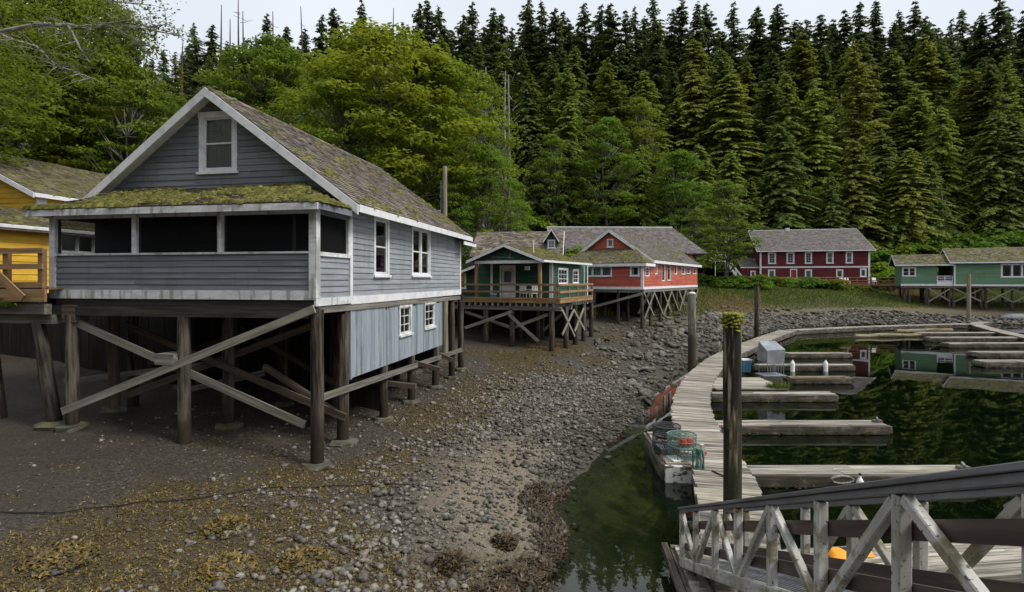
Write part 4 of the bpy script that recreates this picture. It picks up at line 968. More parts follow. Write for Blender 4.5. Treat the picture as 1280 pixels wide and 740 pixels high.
roof(H2, [((.38, -4.9, 7.22), (.38, 8.4, 7.22), (-4.4, 8.4, 8.45), (-4.4, -4.9, 8.45))], 'mossy_shingle', .19, .2, .08, moss=22, mossat=.58)
roof(H2, [((-4.0, UY - .4, 9.28), (-4.0, 14, 9.28), (-10, 14, 12.1), (-10, UY - .4, 12.1)), ((-16, 14, 9.28), (-16, UY - .4, 9.28), (-10, UY - .4, 12.1), (-10, 14, 12.1))], 'mossy_shingle', .21, .22, .1, moss=22, mossat=.58)
rake(H2, (-10, UY - .42, 12.08), (-4.0, UY - .42, 9.26), .25, .05); rake(H2, (-10, UY - .42, 12.08), (-16, UY - .42, 9.26), .25, .05)
board(H2, 'fascia', WallF(.38, -4.9, 0, 1), 0, 13.3, 0, .04, 6.98, 7.2); board(H2, 'gutter', WallF(.42, -4.9, 0, 1), 0, 13.3, 0.003, .1, 7.06, 7.17); board(H2, 'fascia', WallF(-4.0, UY - .4, 0, 1), 0, 9.4, 0, .05, 9.06, 9.26)
board(H2, 'corner_board', WallF(-4.4, UY, 0, 1), 0, .5, .01, .06, 8.2, 9.2)
for x in (0, -4, -8):
    for y in (-4, -1, 2, 5, 8): piling(H2, YF, x - .1, y, 4.4, .15, foot=False)

BW = Frame(60, 14.3, .19)
H3 = BW.thing('wooden_boardwalk', 'brown plank boardwalk with railing and diagonal brace beside the yellow house', 'boardwalk')
zt = 4.78
def bx_(px, y=0): return BW.x(px, y)
for x0 in (bx_(53), bx_(9), bx_(-60)): beam('railing_post', (x0, 0, zt - .25), (x0, 0, zt + 1.02), .13, .13, 'brown_rail', H3, up=(0, 1, 0))
for (za, zb_) in ((.9, 1.04), (.50, .64), (.03, .17)): beam('rail', (bx_(-80), -.08, zt + (za + zb_)/2 - .02), (bx_(57.5), -.08, zt + (za + zb_)/2), .04, zb_ - za, 'brown_rail', H3)
beam('edge_board', (bx_(-80), -.06, zt - .19), (bx_(60), -.06, zt - .17), .06, .32, 'brown_rail', H3)
beam('diagonal_brace', (bx_(-30), -.22, BW.z(305, 0, 0)), (bx_(40), -.22, BW.z(373, 0, 0)), .05, .2, 'brown_rail', H3)
for i in range(16): beam('deck_plank', (bx_(-80), .1 + i * .2, zt), (bx_(60), .1 + i * .2, zt), .19, .045, 'deck_edge', H3)
beam('support_beam', (bx_(-80), .1, 4.27), (bx_(55), .1, 4.25), .2, .26, 'grey_beam', H3); beam('support_beam', (bx_(-80), .4, 3.98), (bx_(54), .35, 3.98), .26, .24, 'grey_beam', H3); beam('support_beam', (bx_(-80), 2.8, 4.2), (bx_(60), 2.8, 4.2), .2, .26, 'grey_beam', H3)
gz = ground(*BW.world(bx_(45), .5)[:2]); pole('piling', (bx_(42.5), .6, gz - .2), (bx_(32), .3, 3.9), .18, .16, 'piling', H3, n=12)
pole('piling', (bx_(-30), .6, gz - .2), (bx_(-30), .3, 3.9), .18, .16, 'piling', H3); pole('piling', (bx_(50), 2.8, gz - .2), (bx_(50), 2.8, 4.1), .16, .15, 'piling', H3)
b = MB(); b.lathe([(.45, -.1), (.5, .03), (.3, .1)], n=7); b.build('footing', 'footing', H3, Matrix.Translation((bx_(44), .55, gz + .04)))
q = 220; x = rng.uniform(bx_(-20), bx_(24), q); o = blades('fern', x, rng.uniform(-.05, .1, q), np.full(q, 4.42), np.full(q, .28), .03, 'grass_blades', -.1, 2, .03); o.parent = H3; o.matrix_basis = Matrix.Identity(4); REL[o.name] = Matrix.Identity(4); o['label'] = 'green grass hanging from the boardwalk beam'; o.color = (.8, 1.1, .8, 1)

# ------------------------------------------------------------ green porch house with its deck
GF = Frame(699, 31.5, .43)
H4 = GF.thing('green_house', 'dark green cottage with white door, mossy roof and railed deck on pilings', 'house')
zd = 3.80; ywl = 1.75; xw = GF.x(690, ywl); yE = GF.y(734, xw); yD = GF.y(740, 0)
xl = xw - 4.9; gx0 = GF.x(587, -.1); gx1 = GF.x(678, -.1) + .05; ga = (gx0 + gx1) / 2; ez = GF.z(324.5, gx1, -.1); az = GF.z(305, ga, -.1)
S4 = WallF(xw, ywl, 0, 1); F4 = WallF(xl, ywl, 1, 0)
def gy(px): return GF.y(px, xw) - ywl
w1 = (gy(697.5), gy(709.5), GF.z(355.5, xw, 2.5), GF.z(334.8, xw, 2.5)); w2 = (gy(715.6), gy(723), GF.z(354.8, xw, 4), GF.z(335.8, xw, 4))
wall(H4, S4, [(0, ez - .12), (yE - ywl, ez - .12)], zd - .5, 'green_paint', .2, [hole(*w1, c=.09), hole(*w2, c=.09)])
window(H4, S4, *w1, style='grid3', case=.09); window(H4, S4, *w2, style='grid', case=.09)
d0, d1 = GF.x(625, ywl) - xl, GF.x(644.5, ywl) - xl
wall(H4, F4, [(0, ez - .1), (xw - xl, ez - .1)], zd, 'green_paint', .2, [(d0 + .08, d1 - .08, zd, zd + 2.02)])
b = MB(); F4.box(b, d0 + .09, d1 - .09, -.07, -.03, zd + .02, zd + 2.0); dr = b.build('door', 'white_paint', H4)
b = MB(); F4.box(b, d0 + .28, d1 - .28, -.03, -.012, zd + 1.05, zd + 1.75); b.build('pane', 'glass', dr); b = MB()
for (u0, u1, v0, v1) in ((.22, .27, 1.0, 1.8), (d1 - d0 - .27, d1 - d0 - .22, 1.0, 1.8)): F4.box(b, d0 + u0, d0 + u1, -.03, 0, zd + v0, zd + v1)
F4.box(b, d0 + .271, d1 - .271, -.03, 0, zd + 1.0, zd + 1.04); F4.box(b, d0 + .271, d1 - .271, -.03, 0, zd + 1.76, zd + 1.8); F4.box(b, d0 + .27, d1 - .27, -.03, -.01, zd + .25, zd + .8); b.build('moulding', 'white_paint', dr)
b = MB(); F4.box(b, d1 - .2, d1 - .15, -.03, .05, zd + .95, zd + 1.0); b.build('handle', 'brass', dr)
b = MB(); F4.box(b, d0, d0 + .085, .0, .05, zd, zd + 2.1); F4.box(b, d1 - .085, d1, .0, .05, zd, zd + 2.1); F4.box(b, d0 + .086, d1 - .086, .0, .05, zd + 2.0, zd + 2.1); b.build('door_frame', 'white_paint', H4)
board(H4, 'corner_board', F4, xw - xl - .16, xw - xl + .05, .003, .05, zd, ez - .1); board(H4, 'corner_board', S4, -.05, .04, .0, .05, zd - .5, ez - .12); board(H4, 'corner_board', S4, yE - ywl - .12, yE - ywl + .03, 0, .05, zd - .5, ez - .12)
xp = GF.x(615, ywl) ; board(H4, 'corner_board', F4, xp - xl - .08, xp - xl + .06, .0, .06, zd, ez - .1)
# left wing under a lower white rake
wall(H4, WallF(xl - 3.2, ywl + .5, 1, 0), [(0, ez - 1.3), (3.2, ez - .2)], zd, 'green_paint', .2, [(1.3, 2.0, zd + .7, zd + 1.6)]); window(H4, WallF(xl - 3.2, ywl + .5, 1, 0), 1.25, 2.05, zd + .65, zd + 1.65, style='fixed', case=.08)
roof(H4, [((xl - 3.5, ywl, ez - 1.35), (xl - 3.5, yE, ez - 1.35), (xl, yE, ez - .05), (xl, ywl, ez - .05))][:0] or [((xl - 3.5, yE, ez - 1.3), (xl - 3.5, ywl, ez - 1.3), (xl, ywl, ez - .1), (xl, yE, ez - .1))], 'mossy_shingle', .3, .35, .06)
rake(H4, (xl, ywl - .02, ez - .12), (xl - 3.5, ywl - .02, ez - 1.32), .16, .04)
# gable over the porch
wall(H4, WallF(gx0 + .3, .02, 1, 0), [(0, ez + .02), ((gx1 - gx0) / 2 - .3, az - .22), (gx1 - gx0 - .6, ez + .02)], ez - .05, 'green_paint', .2)
board(H4, 'porch_beam', WallF(gx0 + .3, -.0, 1, 0), 0, gx1 - gx0 - .5, -.1, .05, ez - .19, ez - .02, 'white_paint')
for px in (595.6, 675): x = GF.x(px, .12); beam('porch_post', (x, .12, zd), (x, .12, ez - .19), .17, .17, 'brown_rail', H4, up=(0, 1, 0))
yR = GF.y(731, xw + .3); rl = GF.y(684, ga)
rl = min(max(rl, 2.5), yR - 1.5)
roof(H4, [((gx1 + .1, -.35, ez), (gx1 + .35, yR, ez - .02), (ga, rl, az), (ga, -.35, az)), ((gx1 + .35, yR, ez - .02), (gx0 - .1, yR, ez - .02), (ga, rl, az), (ga, rl, az + .001))], 'mossy_shingle', .17, .2, .07, moss=50, mossat=.47)
roof(H4, [((gx0 - .1, yR, ez), (gx0 - .1, -.35, ez), (ga, -.35, az), (ga, rl, az))], 'mossy_shingle', .2, .25, .07)
rake(H4, (ga, -.37, az - .01), (gx1 + .1, -.37, ez - .01), .17, .04); rake(H4, (ga, -.37, az - .01), (gx0 - .1, -.37, ez - .01), .17, .04)
board(H4, 'fascia', WallF(gx1 + .12, -.35, .07, 1), 0, yR + .35, 0, .03, ez - .14, ez - .02)
pole('downpipe', (xw + .1, yE - 1.2, zd), (xw + .1, yE - 1.2, ez - .2), .04, .04, 'white_paint', H4, n=6)
pole('vent_pipe', (GF.x(667, 1.2), 1.2, ez), (GF.x(667, 1.2), 1.2, GF.z(300, -1, 1.2)), .035, .035, 'white_paint', H4, n=6)
pole('harpoon', (ga - .9, -.04, ez + .2), (ga + .5, -.04, ez + .12), .02, .02, 'galvanised', H4, n=5); pole('harpoon', (ga + .2, -.05, ez + .05), (ga + .35, -.05, ez + .5), .02, .02, 'galvanised', H4, n=5)
# deck
xL = GF.x(560, 0)
for i in range(11): beam('deck_plank', (xL, .08 + i * .16, zd - .03), (0, .08 + i * .16, zd - .03), .15, .04, 'deck_edge', H4)
for i in range(6): beam('deck_plank', (xw + .1 + i * .16, 1.9, zd - .03), (xw + .1 + i * .16, yD, zd - .03), .15, .04, 'deck_edge', H4) if xw + .1 + i * .16 < 0 else None
beam('edge_board', (xL, -.05, zd - .02), (.03, -.05, zd - .02), .04, .2, 'brown_rail', H4); beam('edge_board', (.05, -.03, zd - .02), (.05, yD, zd - .02), .04, .2, 'brown_rail', H4)
for x in np.arange(xL, -.1, .38): beam('joist', (x, -.12, zd - .24), (x, 2.4, zd - .24), .09, .19, 'grey_beam', H4)
for y in np.arange(2.3, yD, .38): beam('joist', (xw, y, zd - .22), (.1, y, zd - .22), .09, .16, 'grey_beam', H4)
for y in (.15, 2.1): beam('cap_beam', (xL, y, zd - .44), (.1, y, zd - .44), .18, .22, 'grey_beam', H4)
for (za, hh_) in ((.93, .12), (.52, .12), (.14, .10)):
    beam('rail', (xL, -.09, zd + za), (.03, -.09, zd + za), .045, hh_, 'brown_rail', H4); beam('rail', (.07, -.06, zd + za), (.07, yD, zd + za), .045, hh_, 'brown_rail', H4)
for px in (573, 595.5, 675, 697): x = GF.x(px, -.02); beam('railing_post', (x, -.02, zd - .15), (x, -.02, zd + .98), .11, .11, 'brown_rail', H4, up=(0, 1, 0))
for k in range(4): beam('railing_post', (.0, yD * (k + 1) / 4, zd - .15), (.0, yD * (k + 1) / 4, zd + .98), .11, .11, 'brown_rail', H4, up=(0, 1, 0))
def gp(F, px, py, y): x = F.x(px, y); return (x, y, F.z(py, x, y))
for (px, y) in ((607.5, .15), (640, .15), (690, .1), (575, .15), (612, 2.3), (650, 2.3), (672, 2.3)):
    piling(H4, GF, GF.x(px, y), y, zd - .5, .15, foot=False)
for y in np.linspace(1.4, yD, 4): piling(H4, GF, -.05, y, zd - .35, .15, foot=False)
for y in (3.2, 5.5): [piling(H4, GF, x, y, zd - .4, .14, foot=False) for x in (-2.2, -4.4, -6.2)]
for a in ((581, 410, 640, 389.5, -.05), (581, 389.5, 638, 409, .3), (636, 393, 673, 427, -.08), (640, 410, 685, 393, .35)): beam('diagonal_brace', gp(GF, a[0], a[1], a[4]), gp(GF, a[2], a[3], a[4]), .05, .18, 'pale_brace', H4)
for (y0, z0, y1, z1) in ((.2, 3.3, 2.6, 1.6), (.2, 1.9, 2.4, 3.2), (2.4, 3.2, 4.8, 1.8), (2.6, 1.9, 4.6, 3.2)): beam('diagonal_brace', (.12, y0, z0), (.12, min(y1, yD), z1), .05, .15, 'pale_brace', H4)
for (x0, z0, x1, z1) in ((.0, 3.3, -1.5, 2.0),): beam('diagonal_brace', (x0, 1.6, z0), (x1, 1.6, z1), .05, .15, 'grey_beam', H4)
# porch things
def chair(F, px, y, rz, label):
    x = F.x(px, y); wx, wy, _ = F.world(x, y)
    t_ = thing('plastic_chair', (wx, wy, zd), rz, label, 'chair', 'white chairs on the green porch')
    b = MB(); b.box(-.24, .24, -.22, .22, .40, .44); b.build('seat', 'white_plastic', t_)
    b = MB()
    for k in range(5): b.box(-.22 + k * .095, -.16 + k * .095, .20, .23, .45, .84)
    b.box(-.25, .25, .20, .235, .84, .90); b.build('backrest', 'white_plastic', t_, kind='stuff')
    for sx in (-1, 1):
        for sy in (-1, 1):
            b = MB(); b.tube([(sx * .23, sy * .21, 0), (sx * .21, sy * .19, .40)], .022, 6); b.build('leg', 'white_plastic', t_)
        b = MB(); b.box(sx * .26 - .03, sx * .26 + .03, -.22, .22, .62, .65); b.tube([(sx * .26, -.2, .42), (sx * .26, -.2, .62)], .02, 5); b.build('armrest', 'white_plastic', t_, kind='stuff')
    return t_
chair(GF, 656, 1.2, 2.6, 'white plastic chair nearer the door on the green porch'); chair(GF, 668, 1.15, 3.4, 'white plastic chair further right on the green porch, by the post')
x = GF.x(617, 1.2); wx, wy, _ = GF.world(x, 1.2); t_ = thing('storage_tub', (wx, wy, zd), GF.rz, 'small pale blue tub on the porch left of the white door', 'tub'); b = MB(); b.lathe([(.16, 0), (.2, .3), (.22, .31)], n=12); b.build('body', 'blue_plastic', t_, smooth='auto'); b = MB(); b.lathe([(.225, .31), (.225, .35), (.18, .36)], n=12); b.build('lid', 'white_plastic', t_, smooth='auto')
x = GF.x(659, .9); wx, wy, _ = GF.world(x, .9); zl = GF.z(336, x, .9); t_ = thing('hanging_lantern', (wx, wy, zl), GF.rz, 'white birdhouse-like lantern hanging under the green porch roof', 'lantern')
b = MB(); b.box(-.13, .13, -.1, .1, -.08, .14); b.build('body', 'white_plastic', t_); b = MB(); b.hexa([(-.2, -.15, .14), (.2, -.15, .14), (.2, .15, .14), (-.2, .15, .14), (-.01, -.15, .28), (.01, -.15, .28), (.01, .15, .28), (-.01, .15, .28)]); b.build('cap', 'brown_beam', t_); b = MB(); b.tube([(0, 0, .27), (0, 0, ez - zl)], .008, 4); b.build('cord', 'black_rubber', t_)

# green cottage with a dormer, behind
CF = Frame(702, 41.5, .12)
H5 = CF.thing('dormered_house', 'dark green house with long brown shingle roof and small white-trimmed dormer behind the deck cottage', 'house')
xg = -6.9; zE = CF.z(321, -6, 0); yr = 3.0; zR = CF.z(289, 0, yr)
wall(H5, WallF(xg + .2, .2, 1, 0), [(0, zE - .1), (-xg - .4, zE - .1)], 3.5, 'green_paint', .2, pieces=False)
wall(H5, WallF(-.2, .2, 0, 1), [(0, zE - .1), (yr - .2, zR - .25), (2 * yr - .4, zE - .1)], 3.5, 'green_paint', .2, pieces=False); wall(H5, WallF(xg + .2, 2*yr - .2, 0, -1), [(0, zE - .1), (yr - .2, zR - .25), (2 * yr - .4, zE - .1)], 3.5, 'green_paint', .2, pieces=False)
wall(H5, WallF(-.2, 2*yr - .2, -1, 0), [(0, zE - .1), (-xg - .4, zE - .1)], 3.5, 'green_paint', .2, pieces=False)
roof(H5, [((xg, -.2, zE), (0.1, -.2, zE), (0.1, yr, zR), (xg, yr, zR)), ((0.1, 2*yr + .2, zE), (xg, 2*yr + .2, zE), (xg, yr, zR), (.1, yr, zR))], 'shingle', .22, .25, .08, moss=6, mossat=.55)
rake(H5, (.12, yr, zR - .02), (.12, -.22, zE - .02), .16, .04); rake(H5, (.12, yr, zR - .02), (.12, 2*yr + .2, zE - .02), .16, .04)
dx0, dx1 = CF.x(682.5, .8), CF.x(696, .8); dzb, dzt = CF.z(314, -1, .8), CF.z(300, -1, .8)
DW = WallF(dx0, .8, 1, 0); wd_ = (.12, dx1 - dx0 - .12, dzb + .25, dzt)
wall(H5, DW, [(0, dzt), ((dx1 - dx0) / 2, dzt + .75), (dx1 - dx0, dzt)], dzb - .3, 'green_paint', .2, [hole(*wd_, c=.07)], pieces=False); window(H5, DW, *wd_, style='sashgrid', case=.07, curtain=0)
wall(H5, WallF(dx1, .8, 0, 1), [(0, dzt), (2.0, dzt)], dzb - .3, 'green_paint', .2, pieces=False)
dm_ = (dx0 + dx1) / 2
roof(H5, [((dx1 + .2, .5, dzt - .1), (dx1 + .2, 3.0, dzt - .1), (dm_, 3.0, dzt + .85), (dm_, .5, dzt + .85)), ((dx0 - .2, 3.0, dzt - .1), (dx0 - .2, .5, dzt - .1), (dm_, .5, dzt + .85), (dm_, 3.0, dzt + .85))], 'shingle', .2, .22, .06)
rake(H5, (dm_, .48, dzt + .84), (dx1 + .2, .48, dzt - .11), .14, .04); rake(H5, (dm_, .48, dzt + .84), (dx0 - .2, .48, dzt - .11), .14, .04)

# ------------------------------------------------------------ red house
RF = Frame(803.5, 43, .58)
H6 = RF.thing('red_house', 'bright red clapboard house with white trim and hipped porch front on pilings', 'house')
zb6 = 4.27; yM = RF.y(813.5, 0); yB = RF.y(871.4, 0); xLf = RF.x(700, 0)
pf = RF.z(328.8, 0, -.3)
FP = WallF(xLf, 0, 1, 0); SP = WallF(0, 0, 0, 1)
def fx(px): return RF.x(px, 0) - xLf
def sy(px): return RF.y(px, 0)
w1 = (fx(728), fx(765), RF.z(345.4, -2, 0), RF.z(332.2, -2, 0)); w2 = (fx(787.5), fx(799.6), RF.z(345, 0, 0), RF.z(332, 0, 0))
wall(H6, FP, [(0, pf - .1), (-xLf, pf - .1)], zb6 + .2, 'red_paint', .2, [hole(*w1, c=.09), hole(*w2, c=.09)])
window(H6, FP, *w1, style='fixed', units=3, case=.09, curtain=1); window(H6, FP, *w2, style='fixed', units=1, case=.09, curtain=.6)
sw = [(sy(806), sy(811.5), 333, 345.5, 'grid'), (sy(818.3), sy(821.3), 328, 343, 'fixed'), (sy(827), sy(831), 328.6, 351.6, 'fixed'), (sy(834), sy(838), 328.6, 351, 'fixed'), (sy(842.6), sy(846), 328.8, 343, 'fixed'), (sy(851.4), sy(856), 330, 343, 'grid'), (sy(858), sy(862.6), 330, 342.6, 'grid'), (sy(866), sy(870), 330, 342.4, 'fixed')]
sw = [(a, b_, RF.z(c2, 0, a), min(RF.z(c1, 0, a), pf + .28 if a > yM else pf - .2), st) for a, b_, c1, c2, st in sw]
wall(H6, SP, [(0, pf - .1), (yM, pf - .1), (yM + .001, pf + .35), (yB, pf + .35)], zb6 + .2, 'red_paint', .2, [hole(*w[:4], c=.07) for w in sw])
for w in sw: window(H6, SP, *w[:4], style=w[4], case=.07 if w[1] - w[0] > .35 else .05, curtain=1 if w[4] == 'fixed' else .4, sill=False)
for (F_, a, b_) in ((FP, 0, -xLf + .05), (SP, -.05, yB + .03)): board(H6, 'belt_board', F_, a, b_, 0.002, .05, zb6, zb6 + .2)
board(H6, 'corner_board', FP, -xLf - .15, -xLf + .05, .003, .055, zb6 + .2, pf); board(H6, 'corner_board', SP, -.05, .12, .003, .05, zb6 + .2, pf)
b = MB(); b.box(xLf, -.12, .12, yB - .1, zb6 + .02, zb6 + .18); b.build('floor', 'roof_deck', H6)
yG = yM - .35; ax_ = RF.x(761, yG); aT = RF.z(286, ax_, yG); xr = RF.x(817.5, yG); eT = RF.z(325, xr, yG); xl6 = 2 * ax_ - xr
top6 = RF.z(311.5, ax_, yM)
# main gable
wall(H6, WallF(xl6 + .4, yM, 1, 0), [(0, eT + .15), (ax_ - xl6 - .4, aT - .28), (xr - xl6 - .8, eT + .15)], pf + .3, 'red_paint', .22, [hole(RF.x(758.8, yM) - xl6 - .4, RF.x(766.8, yM) - xl6 - .4, RF.z(309, ax_, yM), RF.z(299, ax_, yM), c=.08)])
window(H6, WallF(xl6 + .4, yM, 1, 0), RF.x(758.8, yM) - xl6 - .4, RF.x(766.8, yM) - xl6 - .4, RF.z(309, ax_, yM), RF.z(299, ax_, yM), style='fixed', case=.08, curtain=1)
yBk = yB + .4
roof(H6, [((xr, yG, eT), (xr, yBk, eT), (ax_, yBk, aT), (ax_, yG, aT))], 'grey_shingle', .2, .22, .09, moss=12, mossat=.52); roof(H6, [((xl6, yBk, eT), (xl6, yG, eT), (ax_, yG, aT), (ax_, yBk, aT))], 'grey_shingle', .3, .3, .09)
for yy_ in (yG - .02, yBk + .02): rake(H6, (ax_, yy_, aT - .01), (xr, yy_, eT - .01), .28, .05); rake(H6, (ax_, yy_, aT - .01), (xl6, yy_, eT - .01), .28, .05)
board(H6, 'fascia', WallF(xr, yG, 0, 1), .01, yBk - yG - .01, 0, .05, eT - .24, eT - .02)
hz0 = pf + .02
ht = top6 + .05
roof(H6, [((xLf - .3, -.35, hz0), (.35, -.35, hz0), (-1.3, yM, ht), (xLf + 1.5, yM, ht)), ((.35, -.35, hz0), (.35, yM + .3, hz0 + .02), (-1.3, yM + .3, ht), (-1.3, yM, ht))], 'mossy_shingle', .19, .22, .06, moss=25, mossat=.5)
board(H6, 'fascia', WallF(xLf - .3, -.35, 1, 0), 0, -xLf + .65, 0, .04, hz0 - .25, hz0 - .03); board(H6, 'fascia', WallF(.35, -.35, 0, 1), 0, yM + .35, 0, .04, hz0 - .25, hz0 - .03)
wall(H6, WallF(xl6 + .4, yB, 0, -1), [(0, eT), (yB - yM, eT)], zb6, 'red_paint', .3, pieces=False); wall(H6, WallF(0, yB, -1, 0), [(0, eT), (-ax_, aT - .3), (-xl6 - .4, eT)], zb6, 'red_paint', .3, pieces=False)
for x in (-.1, -2.0, -4.0, -6.0, -8.0):
    for y in [0.1] + list(np.linspace(2.4, yB, 7)):
        if x < -5 and y > 8: continue
        piling(H6, RF, x, y, zb6 - .05, .13, foot=False)
for y in [0.1] + list(np.linspace(2.4, yB, 7)): beam('cap_beam', (xLf, y, zb6 - .13), (0, y, zb6 - .13), .2, .22, 'grey_beam', H6)
beam('cap_beam', (-.05, .25, zb6 - .14), (-.05, yB, zb6 - .14), .18, .2, 'grey_beam', H6)
ys_ = np.linspace(0.1, yB, 8)
for i in range(0, 7):
    beam('diagonal_brace', (.05, ys_[i], zb6 - .2), (.05, ys_[i + 1], 2.1), .05, .15, 'pale_brace', H6)
    if i % 2 == 0: beam('diagonal_brace', (.11, ys_[i], 2.0), (.11, ys_[i + 1], zb6 - .25), .05, .15, 'pale_brace', H6)
p_ = gp(RF, 733, 386, -.4); q_ = gp(RF, 803, 367, -.1); beam('diagonal_brace', p_, q_, .06, .2, 'pale_brace', H6)
p_ = gp(RF, 798, 392, .5); q_ = gp(RF, 812, 366, .6); beam('diagonal_brace', p_, q_, .06, .16, 'pale_brace', H6)

# large hall behind
AF = Frame(691, 62, -.03)
H7 = AF.thing('large_hall', 'wide hall with grey shingle roof and white ridge rising behind the red house', 'building')
Lh = AF.x(853, 5); zh = AF.z(283, 0, 5.5) - .1; ze = zh - 3.4
wall(H7, WallF(.4, .4, 1, 0), [(0, ze), (Lh - .8, ze)], 4.0, 'red_paint', .25, pieces=False); wall(H7, WallF(.4, 10.6, 0, -1), [(0, ze), (5.1, zh - .3), (10.2, ze)], 4, 'red_paint', .25, pieces=False)
wall(H7, WallF(Lh - .4, .4, 0, 1), [(0, ze), (5.1, ze), (10.2, ze)], 4, 'red_paint', .25, pieces=False); wall(H7, WallF(Lh - .4, 10.6, -1, 0), [(0, ze), (Lh - .8, ze)], 4, 'red_paint', .25, pieces=False)
xr7 = AF.x(840, 5.5)
roof(H7, [((0, 0, ze), (Lh + 1.2, 0, ze), (xr7, 5.5, zh), (0, 5.5, zh)), ((Lh + 1.2, 11, ze), (0, 11, ze), (0, 5.5, zh), (xr7, 5.5, zh)), ((Lh + 1.2, 0, ze), (Lh + 1.2, 11, ze), (xr7, 5.5, zh), (xr7, 5.5, zh + .001))], 'grey_shingle', .24, .26, .1)
b = MB(); b.box(-.1, xr7, 5.4, 5.6, zh - .02, zh + .09); b.build('ridge_cap', 'white_paint', H7); rake(H7, (-.06, 5.5, zh - .02), (-.06, 0, ze - .02), .2, .05); rake(H7, (-.06, 5.5, zh - .02), (-.06, 11, ze - .02), .2, .05)

# ------------------------------------------------------------ maroon house
MF = Frame(950, 86.5, .234)
H8 = MF.thing('maroon_house', 'long maroon two-storey house with white windows and grey shingle roof by the forest', 'house')
Lm = MF.x(1087, 0); zf_ = 4.5; zE8 = MF.z(313.2, 5, 0); yr8 = 7.0; zR8 = MF.z(287.3, 8, yr8); zm_ = MF.z(333.8, 8, 0)
F8 = WallF(0, 0, 1, 0); S8 = WallF(0, 2 * yr8, 0, -1)
ups = [(960, 970), (983, 993), (1006, 1015), (1032.7, 1042), (1057, 1066)]
uw = [(MF.x(a, 0), MF.x(b_, 0), MF.z(329.3, 8, 0), MF.z(315, 8, 0)) for a, b_ in ups]
lw_ = [(MF.x(a, 0), MF.x(b_, 0), MF.z(c2, 8, 0), MF.z(c1, 8, 0)) for a, b_, c1, c2 in ((960, 969, 337, 351.5), (1006, 1015, 337, 351.5), (1045, 1054, 337, 347), (1075, 1083, 336, 346))]
dr_ = (MF.x(987.5, 0), MF.x(996.5, 0), zf_, MF.z(336, 8, 0))
wall(H8, F8, [(0, zE8 - .15), (Lm, zE8 - .15)], zm_ + .1, 'maroon_paint', .2, [hole(*w) for w in uw], pieces=False)
wall(H8, F8, [(0, zm_ - .1), (Lm, zm_ - .1)], zf_ - .3, 'maroon_paint', .3, [hole(*w) for w in lw_] + [hole(*dr_)], pieces=False, vertical=True)
for k, w in enumerate(uw): window(H8, F8, *w, style='sashgrid' if k < 3 else 'sash', case=.16, curtain=.3 if k < 3 else 1)
for w in lw_: window(H8, F8, *w, style='fixed', case=.16, curtain=1)
b = MB(); F8.box(b, dr_[0] + .1, dr_[1] - .1, -.07, -.02, dr_[2], dr_[3] - .1); dd_ = b.build('door', 'door_red', H8)
b = MB(); F8.box(b, dr_[0], dr_[0] + .12, 0, .06, dr_[2], dr_[3]); F8.box(b, dr_[1] - .12, dr_[1], 0, .06, dr_[2], dr_[3]); F8.box(b, dr_[0] + .121, dr_[1] - .121, 0, .06, dr_[3] - .14, dr_[3]); b.build('door_frame', 'white_paint', H8)
board(H8, 'belt_board', F8, -.03, Lm + .03, .01, .07, zm_ - .11, zm_ + .11); board(H8, 'corner_board', F8, -.05, .2, .003, .06, zf_ - .3, zE8 - .15); board(H8, 'corner_board', F8, Lm - .2, Lm + .05, .003, .06, zf_ - .3, zE8 - .15)
wall(H8, S8, [(0, zE8 - .15), (yr8, zR8 - .35), (2 * yr8, zE8 - .15)], zf_ - .3, 'maroon_paint', .2, [(9.2, 10.2, 6.8, 8.3)], pieces=False); window(H8, S8, 9.1, 10.3, 6.7, 8.4, style='sash', case=.14)
wall(H8, WallF(Lm, 0, 0, 1), [(0, zE8 - .15), (yr8, zR8 - .35), (2 * yr8, zE8 - .15)], zf_ - .3, 'maroon_paint', .3, pieces=False); wall(H8, WallF(Lm, 2 * yr8, -1, 0), [(0, zE8 - .15), (Lm, zE8 - .15)], zf_ - .3, 'maroon_paint', .3, pieces=False)
roof(H8, [((-.5, -.55, zE8), (Lm + .6, -.55, zE8), (Lm + .6, yr8, zR8), (-.5, yr8, zR8)), ((Lm + .6, 2*yr8 + .5, zE8), (-.5, 2*yr8 + .5, zE8), (-.5, yr8, zR8), (Lm + .6, yr8, zR8))], 'grey_shingle', .26, .3, .12)
for yy_ in (-.57, 2*yr8 + .5):
    for x in (-.52, Lm + .62): rake(H8, (x, yr8, zR8 - .02), (x, yy_, zE8 - .02), .25, .06)
board(H8, 'gutter', WallF(-.5, -.57, 1, 0), 0, Lm + 1.1, 0, .08, zE8 - .16, zE8 - .03); b = MB(); b.box(-.5, Lm + .6, yr8 - .1, yr8 + .1, zR8 - .02, zR8 + .08); b.build('ridge_cap', 'white_paint', H8)
b = MB(); b.box(MF.x(984, 7) - .3, MF.x(984, 7) + .3, 6.7, 7.3, zR8 - .2, zR8 + .35); b.build('vent', 'weathered_white', H8)
